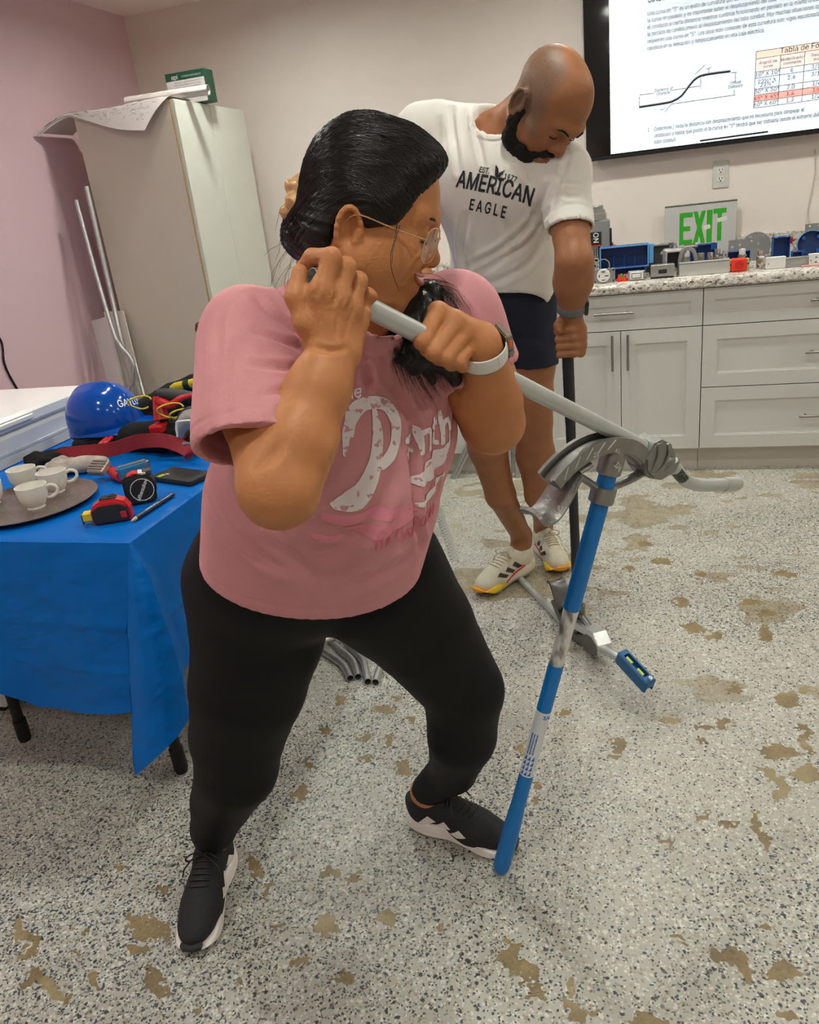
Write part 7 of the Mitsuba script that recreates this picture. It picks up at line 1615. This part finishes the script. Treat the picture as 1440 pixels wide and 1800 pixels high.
# exit sign
exa, exb = at(1169, 362, y=4.385), at(1296, 352, y=4.385); k = thing('exit_sign', 'clear and grey exit sign with green EXIT letters leaning on the wall', 'exit sign')
x0, x1, zt2 = exa[0], exb[0], (exa[2] + exb[2]) / 2
part(k, 'panel', box((x0, 4.372, zt2 - .25), (x1, 4.384, zt2), .002), 'mat_sign'); part(k, 'top_edge', box((x0, 4.370, zt2 - .006), (x1, 4.386, zt2 + .001), .001), 'mat_zinc_dark')
for ch, a, b_ in (('E', 1195, 1218), ('X', 1219, 1241), ('I', 1243, 1252.5), ('T', 1254, 1277)):
    pa_, pb2 = at(a, 380, y=4.371), at(b_, 380, y=4.371); g_ = text_poly(ch, .15, True); bx = g_.bounds; zc = at((a + b_) / 2, {'E': 374, 'X': 371, 'I': 369, 'T': 366}[ch], y=4.371)[2]
    if ch == 'E': g_ = shapely.union_all([sg.box(0, 0, .30, 1), sg.box(0, 0, 1, .15), sg.box(0, .425, .82, .575), sg.box(0, .85, 1, 1)])
    elif ch == 'X': g_ = shapely.union_all([sg.Polygon([(0, 0), (.34, 0), (1, 1), (.66, 1)]), sg.Polygon([(0, 1), (.34, 1), (1, 0), (.66, 0)])])
    elif ch == 'I': g_ = sg.box(0, 0, 1, 1)
    else: g_ = shapely.union_all([sg.box(0, .85, 1, 1), sg.box(.34, 0, .66, 1)])
    g_ = saf.scale(g_, pb2[0] - pa_[0], .152, origin=(0, 0))
    part(k, 'letter', wall_xz(prism(g_, .0016), pa_[0], zc - .152, 4.3722), 'mat_green')
for (u, v) in ((1243, 399), (1270, 385)):
    q = at(u, v, y=4.370); part(k, 'sticker', xf(cbox((0, 0, 0), (.046 if u > 1250 else .030, .001, .020)), roty(-.18), q + A(0, .0008, 0)), 'mat_white_dev')
# blue single box in front of the sign
k, p, s = ob('switch_box', 'dark blue plastic switch box in front of the exit sign', 'electrical box', 1234, 4.18); part(k, 'body', move(open_box(42 * s, .06, 40 * s, .003), p), 'mat_box_blue'); part(k, 'brackets', move(cat(box((-21 * s - .004, -.062, 30 * s), (-12 * s, -.055, 40 * s + .003), .001), box((12 * s, -.062, 30 * s), (21 * s + .003, -.055, 40 * s + .003), .001)), p), 'mat_box_blue', kind='stuff')
# angled clamp and fittings standing on the channel
k, p, s = ob('wire_channel', 'long flat galvanized metal channel lying along the counter edge', 'channel', 1238, 3.88); wl = 84 * s
part(k, 'channel', move(box((-wl / 2, 0, 0), (wl / 2, .035, 23 * s), .002), p), 'mat_galv_light')
part(k, 'lip', move(box((-wl / 2 + .002, -.0012, 20 * s), (wl / 2 - .002, .0, 21 * s)), p), 'mat_zinc_dark')
zc_ = 23 * s
k = thing('cable_clamp', 'bent metal cable clamp with a wing bolt standing on the channel', 'clamp'); q = on_counter(1210, 3.91) + A(0, 0, .0)
part(k, 'strap', cat(tubem(curve([q + A(-.035, .03, 0), q + A(-.035, .03, .07), q + A(-.022, .03, .11), q + A(.0, .03, .115), q + A(.022, .03, .10), q + A(.034, .03, .06), q + A(.034, .03, 0)], 24), .006, 8, flat=(1.6, .6))), 'mat_zinc', True); part(k, 'bolt', cat(tubem([q + A(-.02, .01, .128), q + A(.03, .01, .128)], .006, 10), tubem([q + A(.028, .01, .128), q + A(.038, .01, .128)], .010, 6)), 'mat_chrome', 30)
fitting(1231, 3.98, 'round chrome connector with a standing screw behind the channel', .022, .085, 'mat_zinc'); fitting(1248, 3.97, 'chrome fitting behind the middle of the channel', .018, .085); fitting(1260, 3.99, 'taller chrome fitting behind the right half of the channel', .017, .095); fitting(1274, 3.98, 'chrome fitting behind the right end of the channel', .016, .088, 'mat_galv_light')
# octagonal plate and round box cover
k, p, s = ob('cover_plate', 'grey steel cover plate with knockouts standing against the backsplash', 'cover plate', 1313, 4.30)
w, h = 62 * s, 46 * s; pl_ = shapely.union_all([sg.box(-w / 2, 0, w / 2 - .02, h * .80), sg.Point(w * .22, h * .5).buffer(h * .52).intersection(sg.box(-w, 0, w, h * 2))])
hol = shapely.union_all([sg.Point(x * w, z * h).buffer(.006) for x, z in ((-.4, .55), (-.2, .6), (.1, .7), (.28, .35), (.0, .3), (.28, .6))])
part(k, 'plate', wall_xz(prism(pl_.difference(hol), .003), p[0], p[2], p[1]), 'mat_grey_paint'); part(k, 'embossing', wall_xz(cat(text('AE SUPPLY', .012, .001)), p[0] + .0, p[2] + h * .82, p[1] - .003), 'mat_galv_light', kind='stuff')
k, p, s = ob('switch_box', 'small dark blue box behind the orange-red connector', 'electrical box', 1296, 4.06); part(k, 'body', move(open_box(36 * s, .05, 22 * s, .003), p + A(0, 0, .018)), 'mat_box_blue'); part(k, 'base', move(box((-17 * s, -.05, 0), (17 * s, 0, .0185)), p), 'mat_box_blue')
k, p, s = ob('conduit_fitting', 'white-topped chrome fitting standing in the small dark blue box', 'fitting', 1303, 4.02); part(k, 'body', move(lathe([(0, 0), (.016, 0), (.016, .05), (.020, .052), (.020, .062), (0, .062)], 16), p + A(0, -.02, 0)), 'mat_zinc', 30); part(k, 'cap', move(lathe([(0, .062), (.014, .062), (.014, .085), (0, .088)], 16), p + A(0, -.02, 0)), 'mat_white_dev', 30)
k, p, s = ob('cable_connector', 'orange-red plastic connector block with yellow corners near the counter edge', 'connector', 1299, 3.88)
part(k, 'body', move(box((-13 * s, 0, .0), (13 * s, .05, 22 * s), .006), p), 'mat_orange_red'); part(k, 'face_ring', wall_xz(prism(sg.Point(0, 0).buffer(6.5 * s).difference(sg.Point(0, 0).buffer(5 * s)), .002), p[0], p[2] + 11 * s, p[1] - .0002), 'mat_red_plastic'); part(k, 'lettering', wall_xz(centred(text('10V', .014, .001, True), (0, 1)), p[0], p[2] + 11 * s, p[1] - .0004), 'mat_red_plastic', kind='stuff'); part(k, 'corners', move(cat(*[box((sx * 12 * s, .01, z * s), (sx * 17 * s, .045, (z + 8) * s), .002) for sx in (1, -1) for z in (2, 13)]), p), 'mat_clear_yellow', kind='stuff')
k, p, s = ob('conduit_fitting', 'cluster-shaped chrome flexible fitting right of the orange-red connector', 'fitting', 1341, 3.90)
part(k, 'body', cat(move(xf(lathe([(0, 0), (.022, 0), (.026, .012), (.020, .024), (.024, .036), (.018, .05), (0, .05)], 14), frame(A(.3, -1, .2), (1, 0, 0))), p + A(0, .045, .030)), move(lathe([(0, 0), (.016, 0), (.016, .05), (.011, .055), (.011, .075), (0, .075)], 10), p + A(-.004, .06, 0))), 'mat_chrome', 30)
k, p, s = ob('switch_box', 'upright bright blue single gang box at the backsplash', 'electrical box', 1369, 4.18); part(k, 'body', move(open_box(27 * s, .06, 42 * s, .003), p), 'mat_box_blue'); part(k, 'tabs', move(cat(*[cbox((x, -.06, 42 * s), (.012, .008, .008), .001) for x in (-.025, .02)]), p), 'mat_box_blue_light', kind='stuff')
k, p, s = ob('wire_connector', 'red wire connector with a thin wire by the upright blue box', 'wire connector', 1388, 4.2); qh = p + A(0, 0, 32 * s); part(k, 'cap', cat(*[tubem([qh, qh + A(.016 * math.cos(a), -.004, .016 * math.sin(a))], [.007, .004], 6) for a in np.linspace(0, 6.28, 6)[:-1]]), 'mat_red_plastic', 30); part(k, 'wire', tubem(curve([qh, p + A(.02, -.01, .05), p + A(.05, -.02, .02), p + A(.05, -.02, .002)], 14), .002, 6), 'mat_pink_strip', True)
k, p, s = ob('square_cover', 'dark steel square cover behind the round blue box', 'cover plate', 1432, 4.33); part(k, 'plate', move(box((-.05, 0, 0), (.09, .004, 52 * s), .001), p), 'mat_grey_paint'); part(k, 'screws', cat(*[screw(p + A(dx, .001, 48 * s), .005) for dx in (-.03, .01, .05)]), 'mat_white_dev', kind='stuff')
k, p, s = ob('round_box', 'round blue plastic ceiling box lying on its back at the right', 'electrical box', 1426, 4.12); fr_ = frame(A(-.08, -1, .10), (1, 0, 0)); r = 23 * s
part(k, 'body', move(xf(lathe([(0, 0), (r * .96, 0), (r, .05), (r * .96, .05), (r * .92, .004), (0, .004)], 40), fr_), p + A(0, .05, r + .004)), 'mat_box_blue', 40); part(k, 'rim', move(xf(lathe([(r * .955, .048), (r * 1.015, .048), (r * 1.015, .053), (r * .955, .053)], 40), fr_), p + A(0, .05, r + .004)), 'mat_box_blue_light', 40); part(k, 'bosses', move(xf(cat(*[move(lathe([(0, .004), (.010, .004), (.009, .045), (0, .045)], 10), (r * .72 * math.cos(a), r * .72 * math.sin(a), 0)) for a in (.8, 2.4, 3.9, 5.5)]), fr_), p + A(0, .05, r + .004)), 'mat_box_blue', kind='stuff')
k, p, s = ob('fittings_tray', 'low blue plastic tab box left of the round blue box', 'electrical box', 1398, 4.06); part(k, 'body', move(open_box(16 * s, .04, 20 * s, .003), p), 'mat_box_blue')
# surface raceway with outlets
k, p, s = ob('surface_raceway', 'white and metal surface raceway strip with outlets at the right counter edge', 'raceway', 1403, 3.88)
part(k, 'cover', move(box((-52 * s, 0, 0), (-20 * s, .03, 20 * s), .002), p), 'mat_white_dev'); part(k, 'metal_channel', move(box((-20 * s, .003, .0), (17 * s, .03, 17 * s), .002), p), 'mat_zinc'); part(k, 'cover', move(box((17 * s, 0, 0), (75 * s, .03, 20 * s), .002), p), 'mat_white_dev')
part(k, 'channel_slot', move(box((-15 * s, .0015, 5 * s), (13 * s, .004, 12 * s), .0005), p), 'mat_galv'); part(k, 'outlet_slots', cat(*[cbox(p + A(dx * s, -.0004, dz * s), (3.2 * s, .002, 1.6 * s)) for dx in (28, 38, 54, 64) for dz in (6, 14)]), 'mat_label_black', kind='stuff'); part(k, 'screws', cat(*[screw(p + A(dx * s, .0008, 9 * s), .003) for dx in (-48, 20)]), 'mat_zinc_dark', kind='stuff')
part(k, 'pink_strip', move(box((5 * s, -.012, 0), (75 * s, -.001, .006), .001), p), 'mat_pink_strip')
